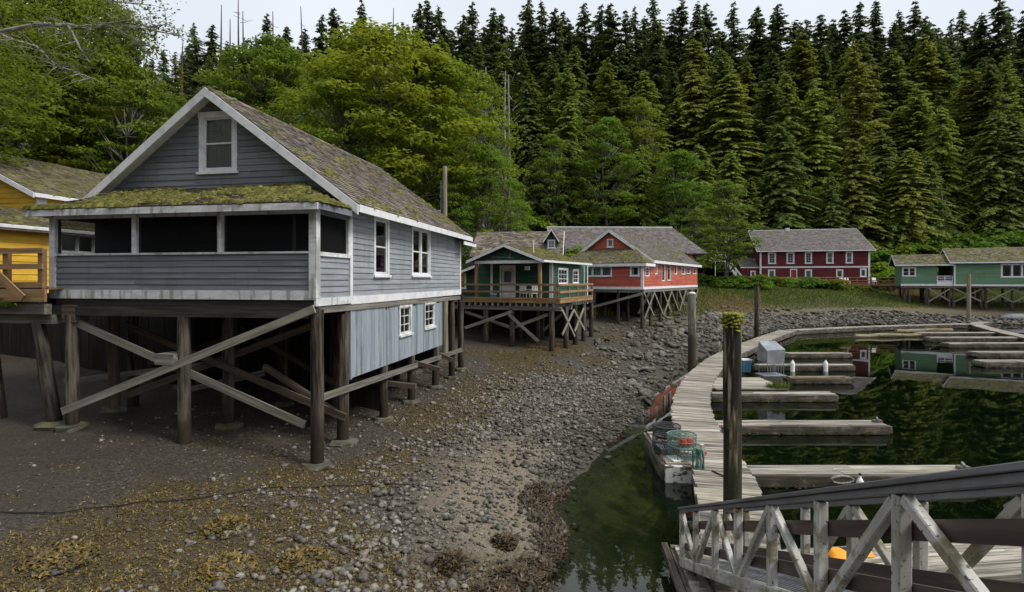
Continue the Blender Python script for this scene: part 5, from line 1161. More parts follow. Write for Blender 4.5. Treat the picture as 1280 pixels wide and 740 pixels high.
# low annexe on its left
x0 = MF.x(927, 0); zA = zm_
AW = WallF(x0, .3, 1, 0); aw = (MF.x(938, .3) - x0, MF.x(944.5, .3) - x0, MF.z(346.5, 0, 0), MF.z(338.5, 0, 0))
wall(H8, AW, [(0, zA - .1), (-x0, zA - .1)], zf_ - .3, 'maroon_paint', .3, [hole(*aw)], pieces=False, vertical=True); window(H8, AW, *aw, style='fixed', case=.14, curtain=1)
wall(H8, WallF(x0, 5, 0, -1), [(0, zA - .1), (4.7, zA - .1)], zf_ - .3, 'maroon_paint', .3, pieces=False); board(H8, 'fascia', AW, -.1, -x0 - .06, .03, .1, zA - .1, zA + .08)
roof(H8, [((x0 - .2, .2, zA + .1), (-.1, .2, zA + .1), (-.1, 5, zA + 1.6), (x0 - .2, 5, zA + 1.6))], 'grey_shingle', .3, .3, .06)

# white stairs at its left end
x0, x1 = MF.x(907, -1.5), MF.x(928, -1.5); t_ = MF.thing('white_staircase', 'white open wooden staircase climbing at the left end of the maroon house', 'staircase')
za, zb_ = MF.z(326, -3, -1.5), 4.6
for y in (-1.5, -.5):
    beam('stringer', (x0, y, za), (x1, y, zb_), .06, .26, 'white_paint', t_); beam('handrail', (x0, y, za + .95), (x1, y, zb_ + .95), .06, .1, 'white_paint', t_)
    for k in range(4): f = k / 3; x = x0 + (x1 - x0) * f; z = za + (zb_ - za) * f; beam('baluster', (x, y, z), (x, y, z + .95), .06, .06, 'white_paint', t_, up=(0, 1, 0))
for k in range(11): f = (k + .5) / 11; x = x0 + (x1 - x0) * f; z = za + (zb_ - za) * f; b = MB(); b.box(x - .14, x + .14, -1.47, -.53, z - .02, z + .02); b.build('tread', 'white_paint', t_)
for (x, zt_) in ((x0 + .05, za), ((x0 + x1) / 2, (za + zb_) / 2)): beam('post', (x, -1, 3.8), (x, -1, zt_), .12, .12, 'white_paint', t_, up=(0, 1, 0))
b = MB(); b.box(x0 - 1.6, x0, -1.6, -.4, za - .06, za); b.build('landing', 'white_paint', t_); beam('handrail', (x0 - 1.6, -1.5, za + .95), (x0, -1.5, za + .95), .06, .1, 'white_paint', t_)
for x in (x0 - 1.5,): beam('post', (x, -1.5, 3.8), (x, -1.5, za + .95), .1, .1, 'white_paint', t_, up=(0, 1, 0))

# boardwalk along the maroon house towards the pale green one
KF = Frame(893, 82, .10)
H9 = KF.thing('railed_boardwalk', 'long brown railed boardwalk running in front of the maroon house', 'boardwalk')
Lk = KF.x(1124, 0); zk = 4.38
for i in range(10): beam('deck_plank', (0, .1 + i * .2, zk), (Lk, .1 + i * .2, zk), .19, .05, 'deck_edge', H9)
beam('edge_board', (0, -.04, zk - .1), (Lk, -.04, zk - .1), .06, .24, 'deck_edge', H9); beam('support_beam', (0, .3, zk - .32), (Lk, .3, zk - .32), .2, .2, 'grey_beam', H9)
for za in (1.0, .55, .2): beam('rail', (0, -.08, zk + za), (Lk, -.08, zk + za), .05, .11, 'brown_rail', H9)
n = 19
for k in range(n): x = Lk * k / (n - 1); beam('railing_post', (x, 0, zk - .1), (x, 0, zk + 1.05), .12, .12, 'brown_rail', H9, up=(0, 1, 0))
for k in range(9):
    x = Lk * (.12 + .86 * k / 8)
    for y in (.3, 1.8): wx, wy, _ = KF.world(x, y); gz = ground(wx, wy); (pole('piling', (x, y, gz - .2), (x, y, zk - .4), .14, .13, 'piling', H9, n=8, seg=2) if gz < zk - .5 else None)
def bench(px, label, n=3):
    x = KF.x(px, .8); wx, wy, _ = KF.world(x, .8); t_ = thing('garden_chair', (wx, wy, zk + .03), KF.rz, label, 'chair', 'white garden chairs on the boardwalk')
    b = MB(); b.box(-.3, .3, -.25, .25, .36, .42); b.build('seat', 'white_plastic', t_); b = MB(); b.hexa([(-.3, .22, .4), (.3, .22, .4), (.3, .27, .4), (-.3, .27, .4), (-.26, .42, 1.0), (.26, .42, 1.0), (.26, .47, 1.0), (-.26, .47, 1.0)]); b.build('backrest', 'white_plastic', t_)
    for sx in (-1, 1):
        for sy_ in (-1, 1): b = MB(); b.box(sx*.27 - .04, sx*.27 + .04, sy_*.2 - .04, sy_*.2 + .04, 0, .36); b.build('leg', 'white_plastic', t_)
for px, l in ((1053, 'left one of two close white garden chairs on the boardwalk by the maroon house'), (1059.5, 'right one of two close white garden chairs on the boardwalk by the maroon house'), (1094, 'white garden chair on the boardwalk just past the right corner of the maroon house')): bench(px, l)

# ------------------------------------------------------------ pale green house on the far shore
PG = Frame(1126.5, 73.4, .5)
H10 = PG.thing('pale_green_house', 'long pale green house with mossy roofs and white trim on pilings at the far shore', 'house')
Lw = PG.x(1192, 0); zf0 = PG.z(357.4, 3, 0); zw = PG.z(331.5, 3, 0); F10 = WallF(0, 0, 1, 0)
gxa, gxb = PG.x(1171, 0), PG.x(1191, 0)
w1 = (PG.x(1127.8, 0), PG.x(1145, 0), PG.z(345.3, 0, 0), PG.z(334.2, 0, 0))
wall(H10, F10, [(0, zw), (gxa, zw)], zf0 + .25, 'pale_green_paint', .2, [hole(*w1)]); window(H10, F10, *w1, style='sash', units=2, curtain=.2)
wall(H10, F10, [(gxa, zf0 + .6), (gxb, zf0 + .6)], zf0 + .25, 'white_paint', .2, pieces=False)
wall(H10, WallF(0, 5, 0, -1), [(0, zw), (2.5, zw + 1.4), (5, zw)], zf0, 'pale_green_paint', .2, pieces=False); wall(H10, WallF(gxa, 0, 0, 1), [(0, zw), (5, zw)], zf0, 'pale_green_paint', .2, pieces=False)
wall(H10, WallF(gxa, 4.9, 1, 0), [(0, zw), (gxb - gxa, zw)], zf0, 'pale_green_paint', .2, [(.3, 1.2, zf0 + 1.0, zw - .3)], pieces=False)
wall(H10, WallF(Lw, 5.1, -1, 0), [(0, zw), (Lw, zw)], zf0, 'pale_green_paint', .2, [(.6, 1.6, zf0 + 1.0, zw - .3)], pieces=False)
for za in (.72, 1.0, 1.25): beam('rail', (gxa, -.03, zf0 + za), (gxb, -.03, zf0 + za), .05, .09, 'white_paint', H10)
for x in (gxa + .04, (gxa + gxb) / 2, gxb - .04): beam('railing_post', (x, -.02, zf0 + .2), (x, -.02, zf0 + 1.3), .09, .09, 'white_paint', H10, up=(0, 1, 0))
b = MB(); b.box(.1, Lw, .11, 4.9, zf0 + .05, zf0 + .22); b.build('floor', 'roof_deck', H10)
board(H10, 'belt_board', F10, -.05, Lw, .003, .06, zf0, zf0 + .25)
b = MB(); zT = PG.z(318, 3, 2.5)
roof(H10, [((-.7, -.5, zw + .12), (Lw, -.5, zw + .12), (Lw, 2.5, zT), (-.7, 2.5, zT)), ((Lw, 5.5, zw + .12), (-.7, 5.5, zw + .12), (-.7, 2.5, zT), (Lw, 2.5, zT))], 'mossy_shingle', .25, .28, .1, moss=16, mossat=.45)
rake(H10, (-.72, 2.5, zT - .02), (-.72, -.52, zw + .1), .2, .05); rake(H10, (-.72, 2.5, zT - .02), (-.72, 5.5, zw + .1), .2, .05); board(H10, 'fascia', WallF(-.7, -.5, 1, 0), 0, Lw + .65, 0, .05, zw - .08, zw + .1)
# main block
Lb = Lw + 13; zw2 = PG.z(328.5, Lw, 0); F11 = WallF(Lw, -.25, 1, 0)
wm_ = (PG.x(1251, -.25) - Lw, PG.x(1292, -.25) - Lw, PG.z(346.5, Lw + 5, 0), PG.z(329.5, Lw + 6, 0)); wm_ = (wm_[0], wm_[1], wm_[2], min(wm_[3], zw2 - .1))
wall(H10, F11, [(0, zw2), (13, zw2)], zf0 + .22, 'pale_green_paint', .2, [hole(*wm_), (10.2, 11.4, zf0 + .9, zw2 - .4)]); window(H10, F11, *wm_, style='fixed', units=3, case=.14, curtain=.3); window(H10, F11, 10.1, 11.5, zf0 + .85, zw2 - .35, style='sash', case=.12)
board(H10, 'belt_board', F11, -.05, 13, .003, .06, zf0, zf0 + .22); board(H10, 'corner_board', F11, -.03, .14, .003, .05, zf0 + .22, zw2)
wall(H10, WallF(Lw, 6.5, 0, -1), [(0, zw2), (3.4, zw2 + 1.6), (6.75, zw2)], zf0, 'pale_green_paint', .2, pieces=False); wall(H10, WallF(Lb, -.25, 0, 1), [(0, zw2), (3.4, zw2 + 1.6), (6.75, zw2)], zf0, 'pale_green_paint', .2, pieces=False)
wall(H10, WallF(Lb, 6.5, -1, 0), [(0, zw2), (13, zw2)], zf0, 'pale_green_paint', .2, pieces=False)
zT2 = PG.z(309.8, Lw + 3, 3.1)
roof(H10, [((Lw - .5, -.8, zw2 + .1), (Lb + .5, -.8, zw2 + .1), (Lb + .5, 3.1, zT2), (Lw - .5, 3.1, zT2)), ((Lb + .5, 7, zw2 + .1), (Lw - .5, 7, zw2 + .1), (Lw - .5, 3.1, zT2), (Lb + .5, 3.1, zT2))], 'mossy_shingle', .25, .28, .1, moss=14, mossat=.5)
rake(H10, (Lw - .52, 3.1, zT2 - .02), (Lw - .52, -.82, zw2 + .08), .2, .05); rake(H10, (Lw - .52, 3.1, zT2 - .02), (Lw - .52, 7, zw2 + .08), .2, .05); board(H10, 'fascia', WallF(Lw - .5, -.8, 1, 0), 0, 14, 0, .05, zw2 - .1, zw2 + .08)
pxs = (1130.5, 1136, 1158, 1160.5, 1186.5, 1192, 1226, 1232, 1265, 1300)
xs_ = [PG.x(p_, .2) for p_ in pxs]
for x in xs_:
    piling(H10, PG, x, .2, zf0 - .25, .16, foot=False); piling(H10, PG, x, 3.6, zf0 - .25, .15, foot=False)
beam('cap_beam', (0, .2, zf0 - .14), (Lb, .2, zf0 - .14), .2, .22, 'grey_beam', H10); beam('cap_beam', (0, 3.6, zf0 - .14), (Lb, 3.6, zf0 - .14), .2, .22, 'grey_beam', H10)
for (i, j) in ((3, 4), (5, 6), (7, 8), (8, 9)):
    beam('diagonal_brace', (xs_[i], .0, zf0 - .3), (xs_[j], .0, zf0 - 1.9), .06, .16, 'pale_brace', H10); beam('diagonal_brace', (xs_[i], -.07, zf0 - 2.0), (xs_[j], -.07, zf0 - .35), .06, .16, 'pale_brace', H10)

# ------------------------------------------------------------ floating docks
def planked(name, pts, width, z, label, pitch=.19, cat='dock', side=.34, group=None):
    """a floating walkway: cross planks one by one, side timbers and floats"""
    P_ = [Vector((p[0], p[1], 0)) for p in pts]
    t_ = thing(name, (P_[0].x, P_[0].y, 0), 0, label, cat, group); o = Vector((P_[0].x, P_[0].y, 0))
    # smooth centre line sampled by length
    S = []
    for i in range(len(P_) - 1):
        p0, p1, p2, p3 = P_[max(i-1, 0)], P_[i], P_[i+1], P_[min(i+2, len(P_)-1)]
        for k in range(24):
            u = k / 24; S.append(.5 * ((2*p1) + (-p0+p2)*u + (2*p0-5*p1+4*p2-p3)*u*u + (-p0+3*p1-3*p2+p3)*u**3))
    S.append(P_[-1]); D = [0]
    for a, b_ in zip(S, S[1:]): D.append(D[-1] + (b_ - a).length)
    def at(s):
        s = max(0, min(D[-1] - 1e-4, s)); i = max(0, int(np.searchsorted(D, s)) - 1); f = (s - D[i]) / max(D[i+1] - D[i], 1e-6)
        return S[i].lerp(S[i+1], f), (S[min(i+1, len(S)-1)] - S[i]).normalized()
    s = 0; count = 0; rest_ = MB()
    while s < D[-1]:
        pt_ = pitch * random.choice([.62, .8, 1, 1, 1.15, 1.45]); s += pt_ / 2; c, d = at(s); wdt = pt_ - random.uniform(.008, .022); n_ = Vector((d.y, -d.x, 0)); l0 = width/2 + random.uniform(-.03, .05); l1 = width/2 + random.uniform(-.03, .05); dz = random.uniform(-.008, .01)
        p = c - o - n_ * l0 + Vector((0, 0, z + dz - .02)); q = c - o + n_ * l1 + Vector((0, 0, z - dz - .02))
        if count < 298: beam('plank', p, q, wdt, .045, 'dock_board', t_)
        else:
            h_ = d * wdt / 2; rest_.hexa([p - h_ - Vector((0,0,.02)), q - h_ - Vector((0,0,.02)), q + h_ - Vector((0,0,.02)), p + h_ - Vector((0,0,.02)), p - h_, q - h_, q + h_, p + h_])
        s += pt_ / 2; count += 1
    rest_.build('planking', 'dock_plank', t_, kind='stuff')
    m_ = max(2, int(D[-1] / 3.0))
    for sg in (-1, 1):
        for k in range(m_):
            c0, d0_ = at(D[-1] * k / m_); c1, d1_ = at(D[-1] * (k + 1) / m_ - .03)
            n0 = Vector((d0_.y, -d0_.x, 0)) * sg * (width/2 - .08); n1 = Vector((d1_.y, -d1_.x, 0)) * sg * (width/2 - .08)
            beam('side_timber', c0 - o + n0 + Vector((0, 0, z - .045 - side/2)), c1 - o + n1 + Vector((0, 0, z - .045 - side/2)), .12, side, 'dock_side', t_)
    for k in range(m_):
        c0, _ = at(D[-1] * (k + .3) / m_); c1, _ = at(D[-1] * (k + .75) / m_)
        beam('float', c0 - o + Vector((0, 0, .0)), c1 - o + Vector((0, 0, .0)), width * .6, .5, 'dock_side', t_)
    return t_
MAINP = [(3.35, 7.9), (3.9, 9.6), (4.45, 11.3), (4.95, 13.2), (5.35, 15.2), (5.75, 17.5), (6.5, 20.3), (7.55, 23.2), (9.4, 27.4), (12.4, 33), (16.6, 39.3), (20.6, 44.9), (24.8, 50.5)]
planked('floating_walkway', MAINP, 1.32, .45, 'long curving walkway of pale weathered cross planks floating beside the rubble bank', .176)
def fringe(t_, line, q):
    """mussels and weed clinging at the waterline"""
    (x0, y0), (x1, y1) = line; f = rng.random(q); f = np.clip(f + .04 * np.sin(f * 40), 0, 1)
    o = blades('weed_fringe', x0 + (x1 - x0) * f, y0 + (y1 - y0) * f + rng.normal(0, .012, q), rng.uniform(.0, .10, q), np.full(q, .08), .04, 'dark_weed', -.1, 1)
    o.parent = t_; o.matrix_basis = Matrix.Identity(4)
def finger(pts, label, width=.66, z=.33, nb=3, logend=True, h=.27, group='finger docks off the curving walkway', name='finger_dock', m='dock_board'):
    (x0, y0), (x1, y1) = pts; t_ = thing(name, (x0, y0, 0), math.atan2(y1 - y0, x1 - x0), label, 'dock', group); L = math.hypot(x1 - x0, y1 - y0)
    bw = width / nb
    for k in range(nb):
        cuts = [0]; c = random.uniform(1.5, 3.5)
        while c < L - 1: cuts.append(c); c += random.uniform(2.5, 4)
        cuts.append(L + random.uniform(-.15, .1))
        for c0, c1 in zip(cuts, cuts[1:]): dz = random.uniform(-.008, .008); beam('plank', (c0 + .005, -width/2 + bw*(k + .5), z - .02 + dz), (c1 - .005, -width/2 + bw*(k + .5), z - .02 - dz), bw * .94, .05, m, t_)
    for sg in (-1, 1): beam('side_timber', (0, sg*(width/2 - .06), z - .05 - h/2), (L, sg*(width/2 - .06), z - .05 - h/2), .13, h, 'dock_side', t_, ch=.01)
    beam('end_timber', (L + .07, -width/2, z - .06 - h*.4), (L + .07, width/2, z - .06 - h*.4), .12, h*.8, 'dock_side', t_)
    beam('end_timber', (-.07, -width/2, z - .06 - h*.4), (-.07, width/2, z - .06 - h*.4), .12, h*.8, 'dock_side', t_)
    if logend:
        b = MB(); b.box(L - .3, L - .05, -.09, .09, z + .01, z + .09); b.build('cleat_block', 'weathered_white' if False else 'grey_beam', t_); b = MB(); b.tube([(L - .22, -.1, z + .12), (L - .12, .1, z + .14)], .03, 6); b.build('cleat', 'galvanised', t_)
    fringe(t_, [(0, -width/2 - .01), (L, -width/2 - .01)], int(L * 26))
    return t_
def XY(px, py, z=.4): x, y, _ = W(px, py, z); return (x, y)
def fing(px0, px1, py, label, **k):
    a = XY(px0, py); b_ = XY(px1, py); return finger((a, b_), label, **k)
fing(918, 1213, 583.5, 'nearest full finger dock with a white bottle buoy and rope coil on its side', width=.66)
fing(888, 1103, 525.5, 'finger dock second from the gangway, ending in a small cleat block', width=.6)
fing(888, 1040, 489, 'finger dock just in front of the metal crate platform', width=.5, logend=False)
fing(985, 1061, 469, 'rounded yellowish log dock right of the metal crate', width=.42, nb=2, m='log', logend=False)
fing(945, 1063, 454, 'finger dock behind the metal crate with two white fenders', width=.5, logend=False)
fing(948, 1060, 439.5, 'farthest short finger dock, a thin timber near the far bend', width=.5, logend=False)
# right-hand docks
planked('outer_walkway', [(52, 61.5), (48.4, 58.4), (44.2, 51), (41.8, 45.8), (39.5, 40), (37, 33), (35, 27)], 1.1, .42, 'pale outer walkway slanting in from the right beyond all finger docks', .24)
planked('far_walkway', [(25.4, 51.2), (29, 52.8), (34.5, 55), (41, 57), (48, 58.8)], 1.1, .42, 'far walkway of old grey timbers along the foot of the rubble bank', .25)
rights = [((1146, 414.5), (1250, 414.5), 'upper finger dock off the outer walkway, farthest from the gangway'), ((1160, 420.5), (1275, 420.5), 'second farthest finger dock off the outer walkway'), ((1183, 427.5), (1300, 427.5), 'wide middle finger dock off the outer walkway'),
          ((1216, 438.5), (1330, 438.5), 'second nearest finger dock off the outer walkway'), ((1224, 449.5), (1345, 449.5), 'nearest and darkest finger dock off the outer walkway')]
for a, b_, l in rights: finger((XY(*a), XY(*b_)), l, width=.9, nb=4, group='finger docks off the outer walkway', logend=False, h=.28)
for (px0, py0, px1, py1) in ((990, 416, 1070, 409), (1050, 411, 1135, 408), (1120, 413, 1190, 412), (1068, 419, 1150, 418)):
    a, b_ = XY(px0, py0, .2), XY(px1, py1, .2); o = pole('drift_log', (a[0], a[1], .12), (b_[0], b_[1], .16), .2, .16, 'log', None, n=9, seg=5, wob=.05)
    tagp(o, {990: 'leftmost weathered log floating at the far end of the basin', 1050: 'log floating right of the leftmost one by the far walkway', 1120: 'short log lying beside the farthest finger docks', 1068: 'log lying parallel in front of the far walkway'}[px0], 'log', 'floating logs at the far walkway')
# platform with metal crate
t_ = thing('crate_platform', (0, 0, 0), 0, 'square floating plank platform carrying the blue bin and metal crate', 'dock')
A = XY(897, 485, .42); B = XY(975, 485, .42); ylo, yhi = A[1] - .1, A[1] + 2.6; xlo, xhi = 8.6, B[0] + .25
o_ = Vector((xlo, ylo, 0)); t_.location = o_; REL[t_.name] = Matrix.Identity(4)
k = 0; y = ylo
while y < yhi: beam('plank', (0, y - ylo, .40), (xhi - xlo, y - ylo, .40), .19, .05, 'dock_board', t_); y += .2
for yy_ in (0, yhi - ylo): beam('side_timber', (0, yy_, .2), (xhi - xlo, yy_, .2), .14, .34, 'dock_side', t_)
for xx in (0, xhi - xlo): beam('end_timber', (xx, .1, .2), (xx, yhi - ylo - .1, .2), .14, .34, 'dock_side', t_)
q = 260; w = blades('grass_tuft', rng.uniform(xhi - xlo - .7, xhi - xlo + .1, q), rng.uniform(-.05, .35, q), np.full(q, .38), np.full(q, .35), .03, 'grass_blades', 1.1, 1); w.parent = t_; w.matrix_basis = Matrix.Identity(4)
cx_, cy_ = W(964, 468, .42)[:2]
t_ = thing('metal_crate', (cx_, cy_ , .43), .1, 'grey galvanised crate-like hopper standing on thin legs on the floating platform', 'hopper')
b = MB(); b.hexa([(-.42, -.4, .55), (.42, -.4, .55), (.5, .5, .65), (-.45, .5, .65), (-.46, -.42, 1.2), (.46, -.42, 1.25), (.55, .6, 1.55), (-.3, .6, 1.55)]); b.build('bin', 'galvanised', t_)
for k in range(7): x = -.4 + k * .135; b = MB(); b.tube([(x, -.38, 0), (x, -.38, .56)], .015, 5); b.build('leg', 'galvanised', t_)
for x in (-.4, .4): b = MB(); b.tube([(x, .4, 0), (x, .4, .66)], .02, 5); b.build('leg', 'galvanised', t_)
b = MB(); b.box(-.7, .45, -.6, .3, .0, .03); b.build('base_plate', 'galvanised', t_)
cx_, cy_ = W(930.5, 465, .42)[:2]
t_ = thing('blue_bin', (cx_ + .05, cy_, .43), .1, 'blue plastic bin with white lid beside the mossy pile', 'bin')
b = MB(); b.hexa([(-.19, -.16, 0), (.19, -.16, 0), (.19, .16, 0), (-.19, .16, 0), (-.22, -.2, .58), (.22, -.2, .58), (.22, .2, .58), (-.22, .2, .58)]); b.build('body', 'blue_plastic', t_); b = MB(); b.box(-.24, .24, -.22, .22, .58, .64); b.build('lid', 'white_plastic', t_)
for px, py, l in ((990.7, 470, 'white fender next to the metal crate, left of two'), (1032, 466, 'white fender midway along the finger dock, right of two')):
    x, y, _ = W(px, py + 2, 0.0); y = XY(1000, 454)[1] - .32; x = (px - 640) / 700 * y
    t_ = thing('fender', (x, y, 0), 0, l, 'fender', 'white fenders on the finger dock'); b = MB(); b.lathe([(.03, -.15), (.11, -.08), (.12, .4), (.09, .52), (.04, .57), (.03, .62)], n=12); b.build('body', 'white_plastic', t_, smooth='auto'); b = MB(); b.tube([(0, 0, .6), (.02, .15, .5), (0, .3, .42)], .012, 5); b.build('line', 'rope_grey', t_)
# things along the nearest finger
yN = XY(1000, 583.5)[1]
def hangbuoy(px, z0, label, s=1.0, dy=-.42):
    y = yN + dy; x = (px - 640) / 700 * y; t_ = thing('bottle_buoy', (x, y, z0), 0, label, 'buoy', 'white buoys hung on the nearest finger'); b = MB(); b.lathe([(.05*s, 0), (.10*s, .03*s), (.11*s, .2*s), (.06*s, .3*s), (.035*s, .33*s), (.035*s, .40*s)], n=14); b.build('body', 'white_plastic', t_, smooth='auto'); b = MB(); b.lathe([(.042*s, .40*s), (.042*s, .45*s), (.02*s, .46*s)], n=10); b.build('cap', 'black_rubber', t_)
hangbuoy(1075, .02, 'white bottle-shaped buoy against the side of the nearest finger dock', .8); hangbuoy(1218, .0, 'white round buoy at the far right end of the nearest finger dock', .75, 0)
y = yN - .42; x = (1052 - 640) / 700 * y
o = MB(); [o.ring((random.gauss(0, .02), random.gauss(0, .01), .02 * k), .17 + random.uniform(-.05, .05), .018, 18, 5, 'x') if False else o.tube([(.26 * math.cos(a) * random.uniform(.85, 1.1), random.uniform(-.02, .02) - .02 * (k % 3), .085 * math.sin(a) + .1) for a in np.linspace(0, 6.28, 16)], .02, 5) for k in range(7)]
o.build('rope_coil', 'rope_grey', None, Matrix.Translation((x, y, .14)), smooth=True, label='grey coil of old rope hung on the side of the nearest finger dock', cat='rope')

# side float with the traps
t_ = thing('side_float', (3.85, 13.95, 0), 0, 'small plank float holding the crab traps, moored to the left of the walkway', 'dock')
SFc = [(0, 0), (1.05, -.1), (1.1, 2.7), (.22, 2.95)]
n = 15
for k in range(n):
    f0 = k / n; xa0 = .22 * f0; y0 = -.0 + 2.9 * f0; beam('plank', (xa0, y0 + .09, .42), (1.22, y0 + .03, .42), .185, .045, 'dock_board', t_)
beam('front_timber', (-.05, -.06, .19), (1.2, -.16, .19), .14, .42, 'flaking_white', t_, ch=.01, label='pale flaking front timber'); beam('side_timber', (-.05, .02, .19), (.18, 2.95, .19), .14, .42, 'dock_side', t_, ch=.01); beam('float', (.3, .2, 0), (.5, 2.6, 0), .6, .4, 'dock_side', t_)
def trap(x, y, z, R_, H_, m, label, n=12, lid=True):
    t_ = thing('crab_trap', (x, y, z), random.uniform(0, 3), label, 'crab trap', 'wire crab traps on the side float')
    b = MB()
    for zz in (0.01, H_): b.ring((0, 0, zz), R_, .016, 24, 6)
    b.ring((0, 0, H_ * .5), R_, .010, 24, 5)
    for k in range(6): a = k * math.pi / 3; b.tube([(R_ * math.cos(a), R_ * math.sin(a), 0), (R_ * math.cos(a), R_ * math.sin(a), H_)], .011, 5)
    b.build('frame', m, t_, smooth=True, kind='stuff')
    b = MB(); q = 26
    for k in range(q):
        a = 2 * math.pi * k / q
        for sg in (1, -1):
            pts = []
            for j in range(6): aa = a + sg * j * .13; zz = H_ * j / 5; pts.append((R_ * math.cos(aa), R_ * math.sin(aa), zz))
            b.tube(pts, .0042, 3, False)
    for k in range(-6, 7):
        c = k / 6.5 * R_; w = math.sqrt(R_*R_ - c*c)
        for zz in (H_, .01): b.tube([(c, -w, zz), (c, w, zz)], .004, 3, False); b.tube([(-w, c, zz), (w, c, zz)], .004, 3, False)
    b.build('netting', m, t_, kind='stuff')
    b = MB(); b.ring((0, 0, H_ + .01), R_ * .38, .010, 16, 5); b.build('lid_ring', m, t_, smooth=True)
    return t_
trap(4.22, 15.35, .45, .36, .30, 'wire_black', 'black wire crab trap at the bottom of the rear stack'); trap(4.24, 15.33, .76, .37, .26, 'wire_black', 'black wire crab trap on top of the rear stack')
trap(4.38, 14.35, .45, .36, .30, 'wire_green', 'greenish wire crab trap at the bottom of the front stack'); trap(4.36, 14.37, .76, .36, .28, 'wire_green', 'greenish wire crab trap with red floats inside, on the front stack'); trap(4.12, 14.9, .45, .33, .26, 'wire_black', 'small dark wire trap wedged between the two stacks')
for (dx, dy, l) in ((-.05, -.1, 'left red float inside the upper greenish crab trap'), (.13, -.06, 'right red float inside the upper greenish crab trap')):
    t_ = thing('red_float', (4.38 + dx, 14.32 + dy, .79), random.random(), l, 'float', 'red floats in the trap'); b = MB(); b.lathe([(.04, 0), (.10, .03), (.115, .10), (.09, .18), (.03, .21)], n=12); b.build('body', 'buoy_red', t_, smooth='auto'); b = MB(); b.lathe([(.025, .21), (.03, .24), (.015, .25)], n=8); b.build('eye', 'buoy_red', t_, smooth=True)
t_ = thing('plastic_tub', (3.99, 14.75, .45), .1, 'grey plastic lid-covered tub lying left of the crab traps', 'tub'); b = MB(); b.hexa([(-.1, -.2, 0), (.14, -.2, 0), (.14, .25, 0), (-.06, .25, 0), (-.13, -.22, .14), (.16, -.22, .14), (.16, .27, .14), (-.09, .27, .14)]); b.build('body', 'grey_plastic', t_); b = MB(); b.box(-.14, .17, -.23, .28, .141, .165); b.build('lid', 'grey_plastic', t_)
t_ = thing('foam_board', (4.15, 14.2, .45), .15, 'white foam board lying on the side float in front of the tub', 'board'); b = MB(); b.box(-.14, .12, -.2, .25, 0, .03); b.build('board', 'white_plastic', t_)
t_ = thing('clay_pot', (4.78, 14.35, .45), 0, 'orange-brown plastic bucket on its side right of the front traps', 'bucket'); b = MB(); b.lathe([(.10, 0), (.13, .22), (.14, .23), (.13, .24), (.09, .03)], n=14); b.build('body', 'orange_plastic', t_, Matrix.Rotation(.5, 4, 'Y'), smooth='auto')
# hose over its post
px_, py_ = 4.62, 13.62
t_ = thing('hose_post', (px_, py_, 0), 0, 'short white post at the walkway edge with green hose hanging over it', 'post'); b = MB(); b.box(-.045, .045, -.045, .045, -.1, 1.0); b.build('post', 'weathered_white', t_); b = MB(); b.box(-.16, .06, -.05, -.03, .86, .92); b.build('peg', 'weathered_white', t_)
b = MB()
for k in range(9):
    w_ = .07 + .012 * (k % 4); d_ = .95 + .05 * (k % 5) + random.uniform(-.04, .04); xo = -.13 + .012 * k - .05; pts = []
    for a in np.linspace(-math.pi, math.pi, 22): pts.append((xo + w_ * math.sin(a) + .02 * math.sin(3*a + k), -.07 - .018 * k + .03*math.cos(a), .93 - d_/2 + d_/2 * math.cos(a)))
    b.tube(pts, .009, 5)
b.build('green_hose', 'rope_green', None, Matrix.Translation((px_, py_, 0)), smooth=True, label='looped green hose hanging from the white post beside the traps', cat='hose')
b = MB(); b.tube([(4.75, 13.3, .47), (4.95, 12.7, .49), (4.85, 12.1, .48), (4.75, 11.7, .40), (4.6, 11.4, .1), (4.45, 11.1, -.1)], .018, 6); b.build('loose_hose', 'hose_black', smooth=True, label='thin dark hose trailing over the walkway edge towards the gangway', cat='hose')

# ------------------------------------------------------------ free-standing piles
def pile(x, y, r, top, label, m='dark_piling', cap=None, lean=(0, 0), bot=-1.6):
    t_ = thing('mooring_pile', (x, y, 0), random.random(), label, 'pile', 'mooring piles')
    b = MB(); n_ = 14; pts = []; rr = []
    for k in range(9): f = k / 8; z = bot + (top - bot) * f; pts.append((lean[0] * f + random.uniform(-.006, .006), lean[1] * f, z)); rr.append(r * (1.03 - .06 * f) * random.uniform(.985, 1.015))
    M = Matrix.Translation(Vector(pts[0])) @ Matrix.Rotation(-math.pi/2, 4, 'Y'); Mi = M.inverted(); b.tube([Mi @ Vector(p) for p in pts], rr, n_)
    b.build('shaft', m, t_, M, smooth='auto')
    if cap == 'moss':
        q = MB()
        for _ in range(260):
            a = random.uniform(0, 6.28); rad = r * math.sqrt(random.random()) * 1.08; s_ = random.uniform(.02, .05); zz = top + random.uniform(-.01, .05); 
            if random.random() < .55: rad = r * 1.02; zz = top - abs(random.gauss(0, .11))
            q.lathe([(s_, 0), (s_ * .9, s_ * .6), (s_ * .3, s_ * .95)], (lean[0] + rad * math.cos(a), lean[1] + rad * math.sin(a), zz), 5)
        q.build('moss_cap', 'bright_moss', t_, smooth=True, kind='stuff')
    elif cap == 'white': q = MB(); q.lathe([(r * .95, 0), (r * .9, .05), (r * .3, .10)], (lean[0], lean[1], top), 12); q.build('cap', 'pile_cap_white', t_, smooth='auto')
    return t_
pile(4.19, 10.65, .168, 4.30, 'tall dark pile with bright moss cap in the foreground at the walkway', cap='moss')
x, y, _ = W(865, 465.5, 0); pile(x, y, .22, 4.26, 'pale-capped pile standing between the rubble bank and the walkway', m='pale_pile', cap='white')
x, y, _ = W(945.6, 424, 0); pile(x, y, .2, 4.5, 'thin far pile left of the far bend of the walkway', m='piling', lean=(.05, 0))
